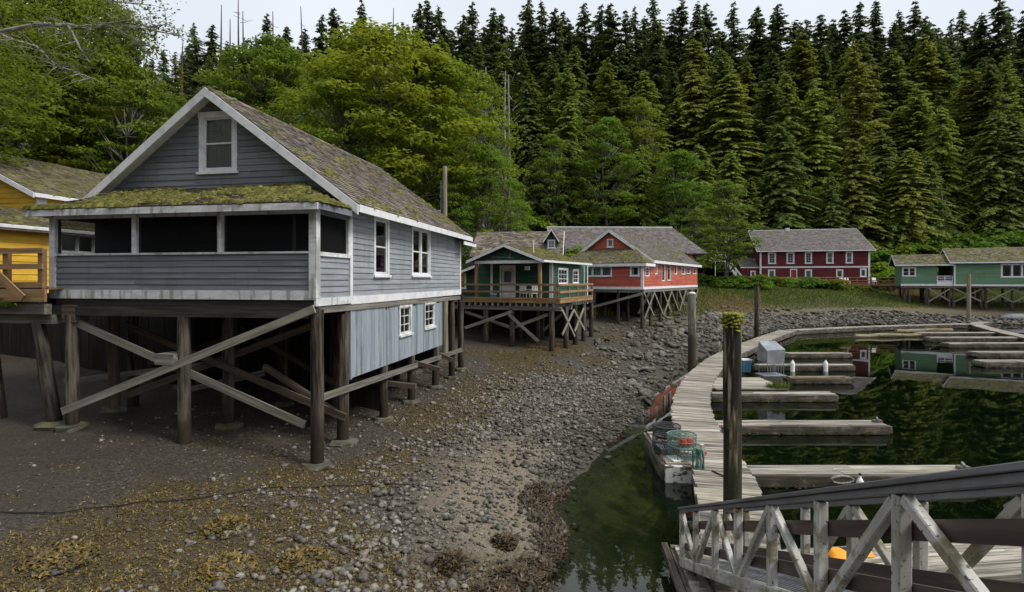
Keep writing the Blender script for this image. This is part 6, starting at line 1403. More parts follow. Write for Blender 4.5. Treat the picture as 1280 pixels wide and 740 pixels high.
pile(52.2, 64, .2, 5.7, 'farthest pile, in front of the pale green house', m='pole_wood')
x, y, _ = W(901, 443, 0); pile(x, y, .05, .75, 'short thin yellowish stake in the shallows by the walkway', m='log')
# little boat drawn up at the far right edge
x, y = 58.3, 64.8; t_ = thing('rowing_boat', (x, y, ground(x, y) + .05), .1, 'upturned pale grey rowing boat on the far bank at the right edge', 'boat')
b = MB(); secs = [(-1.9, .05, .1), (-1.5, .45, .35), (-.7, .68, .5), (.3, .7, .52), (1.3, .6, .48), (1.9, .5, .4)]; vs = []; fs = []
for (xx, w_, h_) in secs:
    for k in range(9): a = math.pi * k / 8; vs.append((xx, -w_ * math.cos(a), h_ * math.sin(a) ** .6 if 0 < k < 8 else 0))
for i in range(5):
    for k in range(8): a = i * 9 + k; fs.append((a, a + 9, a + 10, a + 1))
fs.append(tuple(range(8, -1, -1))); fs.append(tuple(range(45, 54))); b.add(vs, fs); b.build('hull', 'grey_plastic', t_, smooth='auto'); b = MB(); b.box(-1.5, 1.9, -.03, .03, .48, .56); b.build('keel', 'grey_plastic', t_)

# ------------------------------------------------------------ lower dock and gangway
for (p0, p1, w_, l) in (((3.5, 8.75), (9.9, 9.45), 1.15, 'plank dock crossing behind the gangway, carrying an orange vest'),): finger((p0, p1), l, width=w_, z=.45, nb=6, group=None, name='cross_dock', logend=False, h=.42)
# landing the gangway rests on
t_ = thing('landing_float', (2.60, 7.0, 0), -.1, 'weathered landing float under the foot of the gangway', 'dock')
for k in range(15): beam('plank', (-.05, k * .19, .36), (2.3, k * .19, .36), .18, .05, 'dock_board', t_)
for x in (-.05, 2.25): beam('side_timber', (x, -.1, .15), (x, 2.8, .15), .14, .36, 'dock_side', t_)
beam('edge_timber', (.22, .2, .44), (.12, 2.95, .42), .1, .12, 'dock_side', t_); beam('edge_timber', (-.18, .0, .3), (-.2, 2.9, .3), .1, .12, 'dock_side', t_); beam('end_timber', (-.1, 2.78, .2), (2.3, 2.78, .2), .14, .3, 'dock_side', t_)
y = 9.25; x = (1055 - 640) / 700 * y
t_ = thing('orange_vest', (x, y, .46), .15, 'orange and black float vest lying on the cross dock behind the gangway', 'float vest')
for k, (dx, w_) in enumerate(((-.12, .26), (.36, .17))):
    b = MB(); vs = []; fs = []; n1, n2 = 9, 5
    for i in range(n1):
        for j in range(n2):
            u = i / (n1-1) * 2 - 1; v = j / (n2-1) * 2 - 1; r2 = max(0, 1 - abs(u)**2.5) * max(0, 1 - abs(v)**2.5); vs.append((dx + u * w_/1.6, v * .16 * (1 - .2*u*u), .01 + .10 * r2 ** .5))
    for i in range(n1-1):
        for j in range(n2-1): a = i*n2+j; fs.append((a, a+n2, a+n2+1, a+1))
    b.add(vs, fs); m0 = len(vs); b.add([(v[0], v[1], 0) for v in vs], [tuple(reversed(f)) for f in fs]); b.build('panel', 'orange_cloth', t_, smooth=True)
b = MB(); b.box(.02, .22, -.15, .15, 0, .05); b.build('strap', 'black_rubber', t_); b = MB(); b.box(-.42, -.36, -.12, .12, 0, .045); b.build('strap', 'black_rubber', t_)
# gangway: X = a + .1 Y, rails climb towards the camera
def gw_(a, Y, dz): return Vector((a + .1 * Y, Y, 5.254 - .432 * Y + dz))
a1, a2 = 1.88, 2.62
t_ = thing('gangway', (2.8, 9.2, 0), 0, 'steep white timber gangway with grey capped rails and ribbed metal walkway', 'gangway'); REL[t_.name] = Matrix.Identity(4); OG = Vector((2.8, 9.2, 0))
def gb(name, p, q, w, h, m, **k): return beam(name, p - OG, q - OG, w, h, m, t_, **k)
Y0, Y1 = 9.22, 1.15
ins = {a1: .065, a2: -.065}
for a in (a1, a2):
    gb('cap_rail', gw_(a, Y0 + .06, -.03), gw_(a, Y1, -.03), .12, .035, 'gangway_cap', ch=.005); gb('top_chord', gw_(a, Y0, -.075), gw_(a, Y1, -.075), .085, .04, 'gangway_cap')
    gb('bottom_chord', gw_(a, Y0, -.92), gw_(a, Y1, -.92), .09, .14, 'gangway_white', ch=.008)
    for dz in (-.30, -.66): gb('mid_rail', gw_(a + ins[a], Y0, dz), gw_(a + ins[a], Y1, dz), .035, .11, 'stained_rail')
ps = [1.88 * v for v in (4.90, 4.374, 3.802, 3.289, 2.745, 2.215, 1.679, 1.15)]
for i, Y in enumerate(ps):
    for a in (a1, a2):
        gb('upright', gw_(a, Y, -.86), gw_(a, Y, -.10), .078, .072, 'gangway_white', up=(0, 1, 0), ch=.008)
        if i < len(ps) - 1:
            Yn = ps[i + 1]; off = -.0
            if i % 2 == 0: gb('diagonal', gw_(a, Y - .05, -.13), gw_(a, Yn + .06, -.86), .06, .072, 'gangway_white', ch=.008)
            else: gb('diagonal', gw_(a, Y - .06, -.86), gw_(a, Yn + .05, -.13), .06, .072, 'gangway_white', ch=.008)
for Y in np.arange(Y1, Y0, 1.0): gb('cross_beam', gw_(a1, Y, -1.0), gw_(a2, Y, -1.0), .08, .08, 'grey_beam')
nr = 11
for k in range(nr):
    a = a1 + .07 + (a2 - a1 - .14) * k / (nr - 1); gb('tread_rib', gw_(a, Y0, -.895), gw_(a, Y1, -.895), .028, .03, 'tread_metal')
b = MB(); q = [gw_(a1 + .03, Y0, -.925) - OG, gw_(a2 - .03, Y0, -.925) - OG, gw_(a2 - .03, Y1, -.925) - OG, gw_(a1 + .03, Y1, -.925) - OG]; dz = Vector((0, 0, .012)); b.hexa([v - dz for v in q] + q); b.build('tread_plate', 'tread_metal', t_)
# skiff beyond the cross dock, only its covered stern in view
t_ = thing('small_skiff', (11.1, 11.6, 0), .25, 'small dark skiff with black and white cover at the right edge', 'boat')
b = MB(); vs = []; fs = []; secs = [(-1.1, .05, .28), (-.8, .3, .30), (-.2, .5, .3), (.8, .58, .3), (1.6, .5, .3)]
for (xx, w_, h_) in secs:
    for (yy_, zz) in ((-w_, h_), (-w_*.75, -.1), (0, -.18), (w_*.75, -.1), (w_, h_)): vs.append((xx, yy_, zz))
for i in range(4):
    for k in range(4): a = i*5+k; fs.append((a, a+1, a+6, a+5))
fs += [(4, 3, 2, 1, 0), (20, 21, 22, 23, 24)] + [(i*5, i*5+5, i*5+9, i*5+4) for i in range(4)]; b.add(vs, fs); b.build('hull', 'black_rubber', t_)
b = MB(); b.add([(-1.0, -.1, .30), (-.2, -.4, .32), (1.2, -.5, .32), (1.2, .5, .32), (-.2, .4, .32), (-.5, 0, .55), (.9, 0, .5)], [(0, 1, 5), (1, 2, 6, 5), (2, 3, 6), (3, 4, 5, 6), (4, 0, 5), (0, 4, 3, 2, 1)]); b.build('cover', 'white_plastic', t_)
b = MB(); b.tube([(-.55, 0, .5), (-.75, -.02, .72)], .02, 5); b.tube([(-.4, -.1, .5), (-.1, -.15, .62), (.3, -.1, .5)], .05, 6); b.build('outboard_cover', 'black_rubber', t_, kind='stuff')

# ------------------------------------------------------------ cable on the mud, utility pole
pts = []
for (px, py) in ((-30, 641), (60, 640), (150, 634), (240, 625), (330, 612), (400, 610), (470, 606), (540, 610), (600, 622), (650, 637), (690, 652)):
    z = .6
    for _ in range(4): x, y, _z = W(px, py, z); z = ground(x, y)
    pts.append((x, y, z + .03))
sm = []
for i in range(len(pts) - 1):
    for k in range(6): v = Vector(pts[i]).lerp(Vector(pts[i+1]), k/6); sm.append((v.x, v.y, ground(v.x, v.y) + .03))
b = MB(); b.tube(sm[:44], .011, 6); b.build('black_cable', 'hose_black', smooth=True, label='long black cable lying across the near gravel', cat='cable')
x, y = (556 - 640) / 700 * 30, 30
t_ = thing('utility_pole', (x, y, ground(x, y)), 0, 'weathered wooden utility pole rising behind the roof of the blue-grey house', 'utility pole')
gz = ground(x, y); pole('pole', (0, 0, -.3), (0, 0, 5 + (350-208)/700*30 - gz), .17, .12, 'pole_wood', t_, n=12); pole('conduit', (-.22, -.02, 2), (-.2, -.02, 5 + (350-226)/700*30 - gz), .03, .03, 'grey_plastic', t_, n=6)
b = MB(); b.lathe([(.09, 0), (.11, .05), (.11, .35), (.06, .4)], (-.3, -.05, 5 + (350-272)/700*30 - gz), 10); b.build('insulator', 'grey_plastic', t_, smooth='auto')
zt_ = 5 + (350-242)/700*30 - gz
b = MB(); b.tube([(0, 0, zt_ + gz), (-2.5, -1.5, zt_ + gz - .55), (-5.5, -3.5, zt_ + gz - .9)], .012, 4); o = b.build('overhead_wire', 'hose_black', None, Matrix.Translation((x, y, 0)), label='thin wire running from the utility pole towards the blue-grey house', cat='wire')
for (H_, F_, G_, n_, zt_) in ((H4, WallF(-8.5, 4.6, 1, 0), GF, 8.2, zd - .5), (H6, WallF(-10.5, 5.0, 1, 0), RF, 9.0, zb6 - .05)):  # dark boards added so the space under both houses looks unlit
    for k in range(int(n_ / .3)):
        a_ = k * .3; wx_, wy_, _ = G_.world(*F_.P(a_, 0, 0)[:2]); board(H_, 'shade_board', F_, a_, a_ + .29, 0, .03 + random.uniform(0, .01), ground(wx_, wy_) - .05, zt_, 'shade_board')

for (F_, n_, zt_) in ((YW, 12.9, 4.4), (WallF(.1, 8.0, 1, 0), 9.5, 4.2)):  # added dark backing below the yellow house, standing in for shade
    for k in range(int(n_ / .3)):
        a_ = k * .3; wx_, wy_, _ = YF.world(*F_.P(a_, 0, 0)[:2]); board(H2, 'shade_board', F_, a_, a_ + .29, -.1, -.06 + random.uniform(0, .01), ground(wx_, wy_) - .05, zt_, 'shade_board')

F_ = WallF(-9.0, 5.1, 1, 0)  # more added boards behind the boardwalk to make the shade there
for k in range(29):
    a_ = k * .31; wx_, wy_, _ = BW.world(*F_.P(a_, 0, 0)[:2]); board(H3, 'shade_board', F_, a_, a_ + .30, 0, .03 + random.uniform(0, .01), ground(wx_, wy_) - .05, 4.5, 'shade_board')
# ------------------------------------------------------------ trees
def kites(C_, D_, S_, L, Wd):
    """flat four-cornered sprays: centre, direction, side, length, width"""
    L = L[:, None]; Wd = Wd[:, None]
    return np.stack([C_ - D_*L*.5, C_ + S_*Wd*.5, C_ + D_*L*.5, C_ - S_*Wd*.5], 1).reshape(-1, 3)
def unit(v): return v / np.maximum(np.linalg.norm(v, axis=1, keepdims=True), 1e-9)
def trunk_mesh(pts, rads, m, extra=()):
    b = MB(); b.tube(pts, rads, 8)
    for (p, r_) in extra: b.tube(p, r_, 5)
    return b.mesh('trunk', m, True)
def conifer(seed, H=30., Rm=4.0, base=.05, droop=.35, fill=1.0, kind=0, ragged=.25):
    """trunk with whorls of drooping boughs, each bough hung with sprays"""
    r = np.random.default_rng(seed); Cs, Ds, Ss, Ls, Ws, Rn = [], [], [], [], [], []; limbs = []
    z = H * base; k = 0
    sway = r.normal(0, .25, 3)
    def ax(z): f = z / H; return np.array([sway[0]*f*f*2, sway[1]*f*f*2, z])
    while z < H * .992:
        f = z / H; prof = min(1, (1 - f) ** .72 * 1.15) * (0.72 + .28 * min(1, (f - base) / .12)) if kind != 2 else (1 - f) ** .62
        nb = int(r.integers(3, 6)) if f < .93 else 3
        gap = r.random() < .06 * ragged * 4
        for j in range(nb):
            if gap and r.random() < .7: continue
            a = r.uniform(0, 6.283); Lb = Rm * 1.25 * prof * r.uniform(1 - ragged * 1.4, 1.12) + .25
            zj = r.uniform(-.9, .9) * (1 if f < .9 else .3); el = r.normal(.12 if kind == 0 else -.05, .16) + .35 * f
            n = max(3, int(Lb * 9.5 * fill + 2)); s = (np.arange(n) + r.random(n)) / n
            s = s ** .8
            out = np.array([math.cos(a), math.sin(a), 0.]); sd = np.array([-math.sin(a), math.cos(a), 0.])
            hgt = Lb * (s * math.sin(el) - droop * s ** 2.0)
            fan = .34 * Lb * (1.05 - s) * r.uniform(-1, 1, n) * np.minimum(1, s * 3)
            c = ax(z)[None] + out * (Lb * s * math.cos(el))[:, None] + sd * fan[:, None]; c[:, 2] += hgt - np.abs(fan) * .25
            ang = np.sign(fan) * r.uniform(.2, 1.1, n); d = out * np.cos(ang)[:, None] + sd * np.sin(ang)[:, None]; d[:, 2] -= r.uniform(.1, .8, n) + (s * .4 if kind == 0 else .7)
            d = unit(d); sdv = unit(np.cross(d, np.array([0, 0, 1.]) + r.normal(0, .35, (n, 3))))
            c[:, 2] += zj
            Cs.append(c); Ds.append(d); Ss.append(sdv); Ls.append(r.uniform(.4, .95, n) * (.55 + .45 * min(1, Lb / 2))); Ws.append(r.uniform(.20, .42, n) * (.6 + .4 * min(1, Lb / 2))); Rn.append(np.clip(.25 + .6 * s + r.normal(0, .16, n), 0, 1))
            if Lb > 1.2 and r.random() < .5: limbs.append(([tuple(ax(z)), tuple(ax(z) + out * Lb * .5 + np.array([0, 0, Lb * (.5 * math.sin(el) - droop * .25)])), tuple(ax(z) + out * Lb * .9 + np.array([0, 0, Lb * (.9 * math.sin(el) - droop * .81)]))], [.05, .03, .012]))
        z += (.26 + .26 * r.random()) * (1.0 if f < .8 else .7)
    C_, D_, S_ = np.concatenate(Cs), np.concatenate(Ds), np.concatenate(Ss); L = np.concatenate(Ls); Wd = np.concatenate(Ws); rn = np.concatenate(Rn)
    V = kites(C_, D_, S_, L, Wd); F_ = np.arange(len(V)).reshape(-1, 4)
    crown = np_obj('crown', V, F_, 'needles', rnd=np.repeat(rn, 4), link_it=False)
    pts = [tuple(ax(H * t_)) for t_ in np.linspace(0, 1, 8)]; tr = trunk_mesh(pts, [.012 * H * (1 - .95 * t_) for t_ in np.linspace(0, 1, 8)], 'dark_bark', limbs)
    return crown, tr, H
def broad(seed, H=18., Rx=7., lean=0, layers=.32, leaf=.2, dens=1.0, clear=.22, nclump=170, bark='bark', open_=0.0, flat=1.0):
    """forked trunk, limbs reaching to flattened leafy clumps"""
    r = np.random.default_rng(seed); limbs = []; Cs = []; nT = 1 if open_ < .3 else 3
    forks = []
    for t in range(nT):
        a0 = r.uniform(0, 6.28); o = np.array([math.cos(a0), math.sin(a0), 0]) * (.4 * t)
        pts = [np.array([0, 0, 0.]) + o]; d = np.array([lean + r.normal(0, .05), r.normal(0, .05), 1.]) + o * .12
        for k in range(6): d = d + r.normal(0, .06, 3); d[2] = 1; pts.append(pts[-1] + d * H * .135)
        forks.append(pts); limbs.append(([tuple(p) for p in pts], [.018 * H * (1 - .13 * k) / (1 + .5 * (nT - 1)) for k in range(7)]))
    cl = []
    for i in range(nclump):
        u = r.random(); zc = H * (clear + (1 - clear) * (u ** .8)); f = (zc / H - clear) / (1 - clear)
        env = Rx * (max(0.03, 1 - f ** 2.6) ** .6) * (.55 + .45 * min(1, f / .22)); a = r.uniform(0, 6.28); rad = env * (r.random() ** .45)
        c = np.array([math.cos(a) * rad + lean * zc, math.sin(a) * rad, zc - .12 * rad * flat]); cr = r.uniform(.65, 1.5) * (Rx / 7) ** .5
        cl.append((c, cr))
        if i % 2 == 0:
            tp = forks[i % nT]; k = int(min(5, max(1, (zc - rad * .45) / (H * .135)))); st = tp[k]; mid = (st + c) / 2 + np.array([0, 0, -.08 * rad]) + r.normal(0, .15, 3); limbs.append(([tuple(st), tuple(mid), tuple(c)], [.007 * H * (1 - k * .1), .004 * H, .012]))
    Cl, Nl, Rn = [], [], []
    for (c, cr) in cl:
        n = int(dens * 105 * cr ** 2 / (leaf / .2) ** 1.2); v = unit(r.normal(size=(n, 3))); v[:, 2] = np.where(v[:, 2] < -.25, -v[:, 2] * .6, v[:, 2]); v = unit(v)
        rr = cr * r.uniform(.62, 1.1, n)[:, None]; p = v * rr * np.array([1.15, 1.15, layers * 1.5]); Cl.append(c + p); Nl.append(unit(v * .5 + np.array([0, 0, .8]) + r.normal(0, .45, (n, 3)))); Rn.append(np.clip(.35 + .35 * v[:, 2] + r.normal(0, .2, n) + r.uniform(-.1, .1), 0, 1))
    C_, N_ = np.concatenate(Cl), np.concatenate(Nl); n = len(C_); t1 = unit(np.cross(N_, r.normal(size=(n, 3)))); t2 = np.cross(N_, t1); V = kites(C_, t1, t2, leaf * r.uniform(.8, 1.5, n), leaf * r.uniform(.5, .9, n)); F_ = np.arange(len(V)).reshape(-1, 4)
    return np_obj('crown', V, F_, 'leaves', rnd=np.repeat(np.concatenate(Rn), 4), link_it=False), trunk_mesh(limbs[0][0], limbs[0][1], bark, limbs[1:]), H
def bush(seed, leaf=.16, n=2600):
    r = np.random.default_rng(seed); Cs = []; Ns = []
    for k in range(16):
        a = r.uniform(0, 6.28); rad = r.random() ** .6 * 1.0; c = np.array([math.cos(a) * rad, math.sin(a) * rad, r.uniform(.2, .95) * (1.1 - rad * .5)]); v = unit(r.normal(size=(n // 16, 3))); v[:, 2] = np.abs(v[:, 2]); cr = r.uniform(.28, .5); Cs.append(c + v * cr * r.uniform(.6, 1.1, (len(v), 1)) * np.array([1, 1, .8])); Ns.append(unit(v + r.normal(0, .5, v.shape) + np.array([0, 0, .4])))
    C_, N_ = np.concatenate(Cs), np.concatenate(Ns); m_ = len(C_); t1 = unit(np.cross(N_, r.normal(size=(m_, 3)))); t2 = np.cross(N_, t1); V = kites(C_, t1, t2, leaf * r.uniform(.7, 1.3, m_), leaf * r.uniform(.4, .8, m_))
    st = [([(0, 0, 0), tuple(C_[r.integers(m_)] * .9)], [.03, .01]) for _ in range(9)]
    return np_obj('foliage', V, np.arange(len(V)).reshape(-1, 4), 'leaves', rnd=np.repeat(np.clip(.4 + .3 * C_[:, 2] + r.normal(0, .2, m_), 0, 1), 4), link_it=False), trunk_mesh(st[0][0], st[0][1], 'bark', st[1:]), 1.3
CON = [conifer(101, 34, 4.4, .04, .30, 1.15, 0), conifer(102, 34, 3.8, .05, .42, 1.15, 0), conifer(103, 34, 4.9, .03, .36, 1.05, 0, .32), conifer(104, 34, 3.4, .06, .30, 1.2, 0, .35), conifer(105, 34, 4.2, .04, .50, 1.15, 1), conifer(106, 34, 5.0, .02, .55, 1.25, 2, .22), conifer(107, 34, 4.6, .12, .30, .8, 0, .45), conifer(108, 34, 5.2, .02, .6, 1.2, 2, .3)]
BRO = [broad(201, 18, 7.5, nclump=230, leaf=.30, dens=1.15), broad(202, 18, 6.0, nclump=170, leaf=.30, dens=1.0, open_=.5), broad(203, 18, 6.6, nclump=190, leaf=.30, dens=1.1)]
BUS = [bush(301), bush(302), bush(303)]
def plant(kind, proto, x, y, z, h, label, cat, group, col, wide=1.0, name2=('trunk', 'crown')):
    crown, tr, H0 = proto; s = h / H0
    t_ = thing(kind, (x, y, z), 0, label, cat, group); M = Matrix.Rotation(random.uniform(0, 6.28), 4, 'Z') @ Matrix.Diagonal((s * wide, s * wide, s, 1))
    o = link(name2[0], tr, t_, M); c = link(name2[1], crown, t_, M.copy()); c.color = (*col, 1); o.color = (1, 1, 1, 1)
    return t_
LM = [(115, 'over yellow house'), (262, 'left of blue-grey gable'), (420, 'right of blue-grey gable peak'), (575, 'behind long blue-grey roof'), (690, 'over green cottage'), (765, 'over left of red house'), (860, 'over right of red house'), (945, 'left of maroon house'), (1025, 'over left half of maroon house'), (1095, 'over right half of maroon house'), (1190, 'over left of pale green house'), (1400, 'over right of pale green house')]
ORD = ['leftmost', 'second', 'third', 'fourth', 'fifth', 'sixth', 'seventh', 'eighth', 'ninth', 'tenth', 'eleventh', 'twelfth', 'thirteenth', 'fourteenth', 'fifteenth', 'sixteenth', 'seventeenth', 'eighteenth']
def row(items, kindname, rowname, cat, group):
    """items: (px, py_top, Y, proto, colour, width); every tree gets its own label from what it stands above"""
    items = sorted(items, key=lambda t_: t_[0]); seen = {}
    cnt = {}
    for it in items: k = next(l for p, l in LM if it[0] < p or p == 1400); cnt[k] = cnt.get(k, 0) + 1
    for (px, py, Y, proto, col, wd_) in items:
        k = next(l for p, l in LM if px < p or p == 1400); seen[k] = seen.get(k, 0) + 1; i = seen[k]
        o = '' if cnt[k] == 1 else (ORD[min(i - 1, 17)] + (' ' if i == 1 else ' from left '))
        x = (px - 640) / 700 * Y; z = ground(x, Y) - .3; top = 5 + (350 - py) / 700 * Y
        if top - z < 4: continue
        plant(kindname, proto, x, Y, z, top - z, f'{o}{rowname} {k}'.strip(), cat, group, col, wd_)
def cvar(base, v=.16): k = random.uniform(1 - v, 1 + v); return (base[0] * k * random.uniform(.92, 1.1), base[1] * k, base[2] * k * random.uniform(.9, 1.1))
DK, MD, OL, LT = (.70, .76, .85), (1.0, 1.02, .9), (1.4, 1.2, .7), (1.45, 1.45, .95)
sky_ = [(228, 62), (246, 30), (262, 27), (283, 50), (309, 48), (335, 15), (348, 42), (362, 30), (381, 34), (397, 15), (412, 40), (424, 8), (450, -2), (470, 30), (502, 28), (518, 2), (535, 0), (555, 10), (572, 18), (592, 0), (614, 8), (628, 12), (654, -2), (670, 12), (681, 2), (696, 8), (712, 14), (733, 2), (752, 10), (770, 0), (783, 12), (797, 10), (816, -8), (834, 10), (851, -4), (866, 5), (890, 0), (917, 6), (940, 6), (963, 12), (976, 3), (1005, 28), (1028, 17), (1040, 22), (1053, 12), (1073, -2), (1089, 2), (1108, 28), (1126, 14), (1141, 0), (1162, 16), (1187, 26), (1206, 7), (1223, 20), (1246, -3), (1262, 8), (1277, 12), (1305, 5), (1335, 12)]
row([(px, py, (128 if px < 480 else 152) + random.uniform(-6, 6), CON[random.choice([0, 1, 3, 6, 3])], cvar(DK), random.uniform(1.0, 1.45)) for px, py in sky_], 'hemlock', 'dark pointed skyline conifer', 'conifer', 'dark conifers on the skyline')
row([(px + random.uniform(-4, 4), random.uniform(24, 50) + (18 if px < 480 else 0), (137 if px < 480 else 166) + random.uniform(-3, 3), CON[random.choice([0, 1, 3, 2])], cvar(DK), random.uniform(1.2, 1.6)) for px in range(232, 1345, 15)], 'hemlock', 'conifer tip behind skyline row', 'conifer', 'conifer tips behind the skyline row')
r2 = [(px + random.uniform(-7, 7), random.uniform(30, 85) + (25 if px < 480 else 0), (112 if px < 480 else 136) + random.uniform(-5, 5)) for px in range(225, 1340, 31)]
row([(px, py, Y, CON[random.randrange(7)], cvar(random.choice([MD, MD, OL, DK, LT])), random.uniform(1.25, 1.7)) for px, py, Y in r2], 'hemlock', 'conifer just below skyline', 'conifer', 'conifers of the second row')
r3 = [(px + random.uniform(-8, 8), random.uniform(75, 160), 119 + random.uniform(-4, 4)) for px in range(560, 1340, 35)]
row([(px, py, Y, CON[random.choice([0, 1, 2, 4, 5, 7, 6])], cvar(random.choice([MD, OL, LT, (1.5, 1.4, 1.0)])), random.uniform(1.5, 2.1)) for px, py, Y in r3], 'cedar', 'full green conifer halfway up slope', 'conifer', 'conifers of the third row')
r4 = [(px + random.uniform(-10, 10), random.uniform(140, 240), 105 + random.uniform(-3, 3)) for px in range(575, 1340, 33)]
row([(px, py, Y, CON[random.choice([2, 5, 7, 4, 5])], cvar(random.choice([LT, (1.35, 1.25, .95), MD, (1.1, 1.15, .95)])), random.uniform(1.5, 2.0)) for px, py, Y in r4], 'cedar', 'spreading conifer at forest foot', 'conifer', 'conifers at the foot of the forest')
row([(1075, 48, 116, CON[6], cvar(OL, .02), 1.2), (905, 60, 122, CON[2], cvar((.85, .85, .7)), 1.35), (1235, 70, 118, CON[2], cvar((.85, .85, .7)), 1.3), (985, 88, 117, CON[5], cvar(LT), 1.2), (1180, 130, 110, CON[5], cvar(LT), 1.3), (705, 120, 108, CON[7], cvar(LT), 1.4), (848, 82, 130, CON[1], cvar(DK), 1.2), (660, 100, 118, CON[5], cvar(MD), 1.3)], 'tall_conifer', 'tall conifer with layered boughs', 'conifer', 'standout conifers')
# left slope fill, behind the near leafy trees
r5 = [(px + random.uniform(-10, 10), random.uniform(95, 150), 84 + random.uniform(-6, 6)) for px in range(-60, 560, 44)]
row([(px, py, Y, CON[random.choice([0, 2, 5, 7])], cvar(random.choice([DK, MD])), 1.3) for px, py, Y in r5], 'hemlock', 'shaded conifer behind the leafy trees', 'conifer', 'shaded conifers at the left')
row([(px, py, 104, CON[random.choice([0, 3])], cvar(DK), 1.2) for px, py in ((-20, 20), (20, 10), (62, 30), (98, 18), (130, 30), (150, 5), (172, 62), (190, 70), (205, 60))], 'hemlock', 'dark conifer behind overhanging leaves', 'conifer', 'dark conifers at the far left')
# broadleaf trees
YG, LG, PGc, AU = (1.05, 1.0, .9), (.80, .90, .9), (.85, .88, 1.15), (1.35, 1.05, .9)
for (px, py, Y, k, col, wd_, lab) in (
    (478, 40, 52, 0, (1.12, 1.05, .9), 1.15, 'huge bright green maple with layered crown behind the blue-grey house roof'), (545, 75, 54, 2, (1.0, 1.0, .9), 1.0, 'right half of the bright broadleaf mass, with rounded top'), (425, 95, 47, 2, (1.0, 1.0, .9), .8, 'yellow-green broadleaf tree peeking over the grey shingle roof'),
    (335, 52, 62, 0, (.85, .92, .9), .9, 'rounded green broadleaf tree directly right of the gable peak'), (290, 100, 60, 1, LG, .9, 'broadleaf tree hidden behind the gable peak'), (608, 185, 50, 1, (.75, .95, 1.0), .9, 'smaller green alder left of the green deck cottage'), (565, 210, 48, 2, (.85, .95, 1.0), .7, 'low alder behind the utility pole'), (640, 225, 62, 1, LG, .75, 'small alder behind the dormered green house'),
    (905, 228, 76, 1, PGc, .95, 'pale green alder with slim trunks standing left of the maroon house'), (872, 262, 74, 1, PGc, .75, 'lower pale green alder between the red house and the taller alder'), (760, 150, 100, 2, LG, .8, 'alder with light crown above the red house'), (800, 125, 112, 1, YG, .6, 'alder reaching up between conifers above the red house'), (690, 170, 100, 1, LG, .7, 'alder above the large grey hall roof'), (850, 190, 98, 2, (.7, .9, .9), .8, 'alder behind the right end of the grey hall'), (1020, 235, 106, 1, (.75, .9, .8), .8, 'alder behind the ridge of the maroon house'), (1110, 255, 104, 2, (.6, .8, .7), .9, 'low broadleaf tree right of the maroon house'), (600, 95, 80, 1, (.9, .9, 1.0), .8, 'tall thin alder at the edge of the conifers'), (905, 130, 118, 1, LG, .6, 'alder half way up the slope above the gap left of the maroon house'),
    (5, -60, 42, 0, (.88, .84, .8), .9, 'tall shaded broadleaf tree filling the upper left corner'), (100, -15, 46, 2, (.92, .86, .8), .85, 'tall broadleaf tree behind the overhanging branches'), (150, 25, 50, 1, (.7, .78, .8), .7, 'broadleaf tree right of the tall one behind the overhanging branches'),
    (30, 60, 44, 0, (1.0, .90, .8), .9, 'dense green broadleaf tree above the yellow house'), (120, 75, 45, 2, (1.05, .92, .8), .9, 'broadleaf tree right of the yellow house roof, with yellowish lower boughs'), (175, 105, 42, 1, (.7, .8, .8), .9, 'slim broadleaf tree left of the white gable edge'), (215, 120, 46, 0, (.62, .76, .7), .7, 'darker broadleaf tree close behind the left gable slope'), (-60, 20, 30, 2, (.75, .8, .8), 1., 'broadleaf tree at the left picture edge'), (75, 165, 43, 2, (1.15, 1.0, .8), .55, 'low yellowish bush-like tree just behind the yellow house')):
    x = (px - 640) / 700 * Y; z = ground(x, Y) - .2; top = 5 + (350 - py) / 700 * Y; plant('broadleaf_tree', BRO[k], x, Y, z, top - z, lab, 'tree', 'broadleaf trees', cvar(col, .05), wd_ * 18 / (top - z) * (Y / 50) ** .6 if False else wd_)
# dead snags on the skyline
for (px, py, pb, Y) in ((276, 6, 60, 120), (300, -2, 62, 118), (308, 14, 60, 122), (288, 24, 70, 121), (342, 14, 60, 120), (381, 8, 70, 119), (490, 10, 60, 124), (226, 50, 90, 120)):
    x = (px - 640) / 700 * Y; z = ground(x, Y); top = 5 + (350 - py) / 700 * Y; t_ = thing('dead_snag', (x, Y, z), 0, {276: 'bare dead trunk leftmost of the thin trio right of the gable peak', 300: 'tallest bare dead trunk above the roof peak', 308: 'bare dead trunk just right of the tallest one', 288: 'shortest bare dead trunk between the tall ones', 342: 'bare dead trunk above the rounded broadleaf tree', 381: 'bare grey spike rising left of the dark conifers', 490: 'thin grey dead spike above the huge maple', 226: 'broken dead trunk left of the gable peak'}[px], 'dead tree', 'dead trees on the skyline')
    pole('trunk', (0, 0, 0), (random.uniform(-1, 1), 0, top - z), .42, .07, 'dark_bark', t_, n=7, seg=5, wob=.1)
    for k in range(5): zz = (top - z) * random.uniform(.6, .93); a = random.uniform(0, 6.28); b = MB(); b.tube([(0, 0, zz), (math.cos(a) * 1.3, math.sin(a) * 1.3, zz + .3)], [.06, .02], 4); b.build('branch', 'dark_bark', t_)
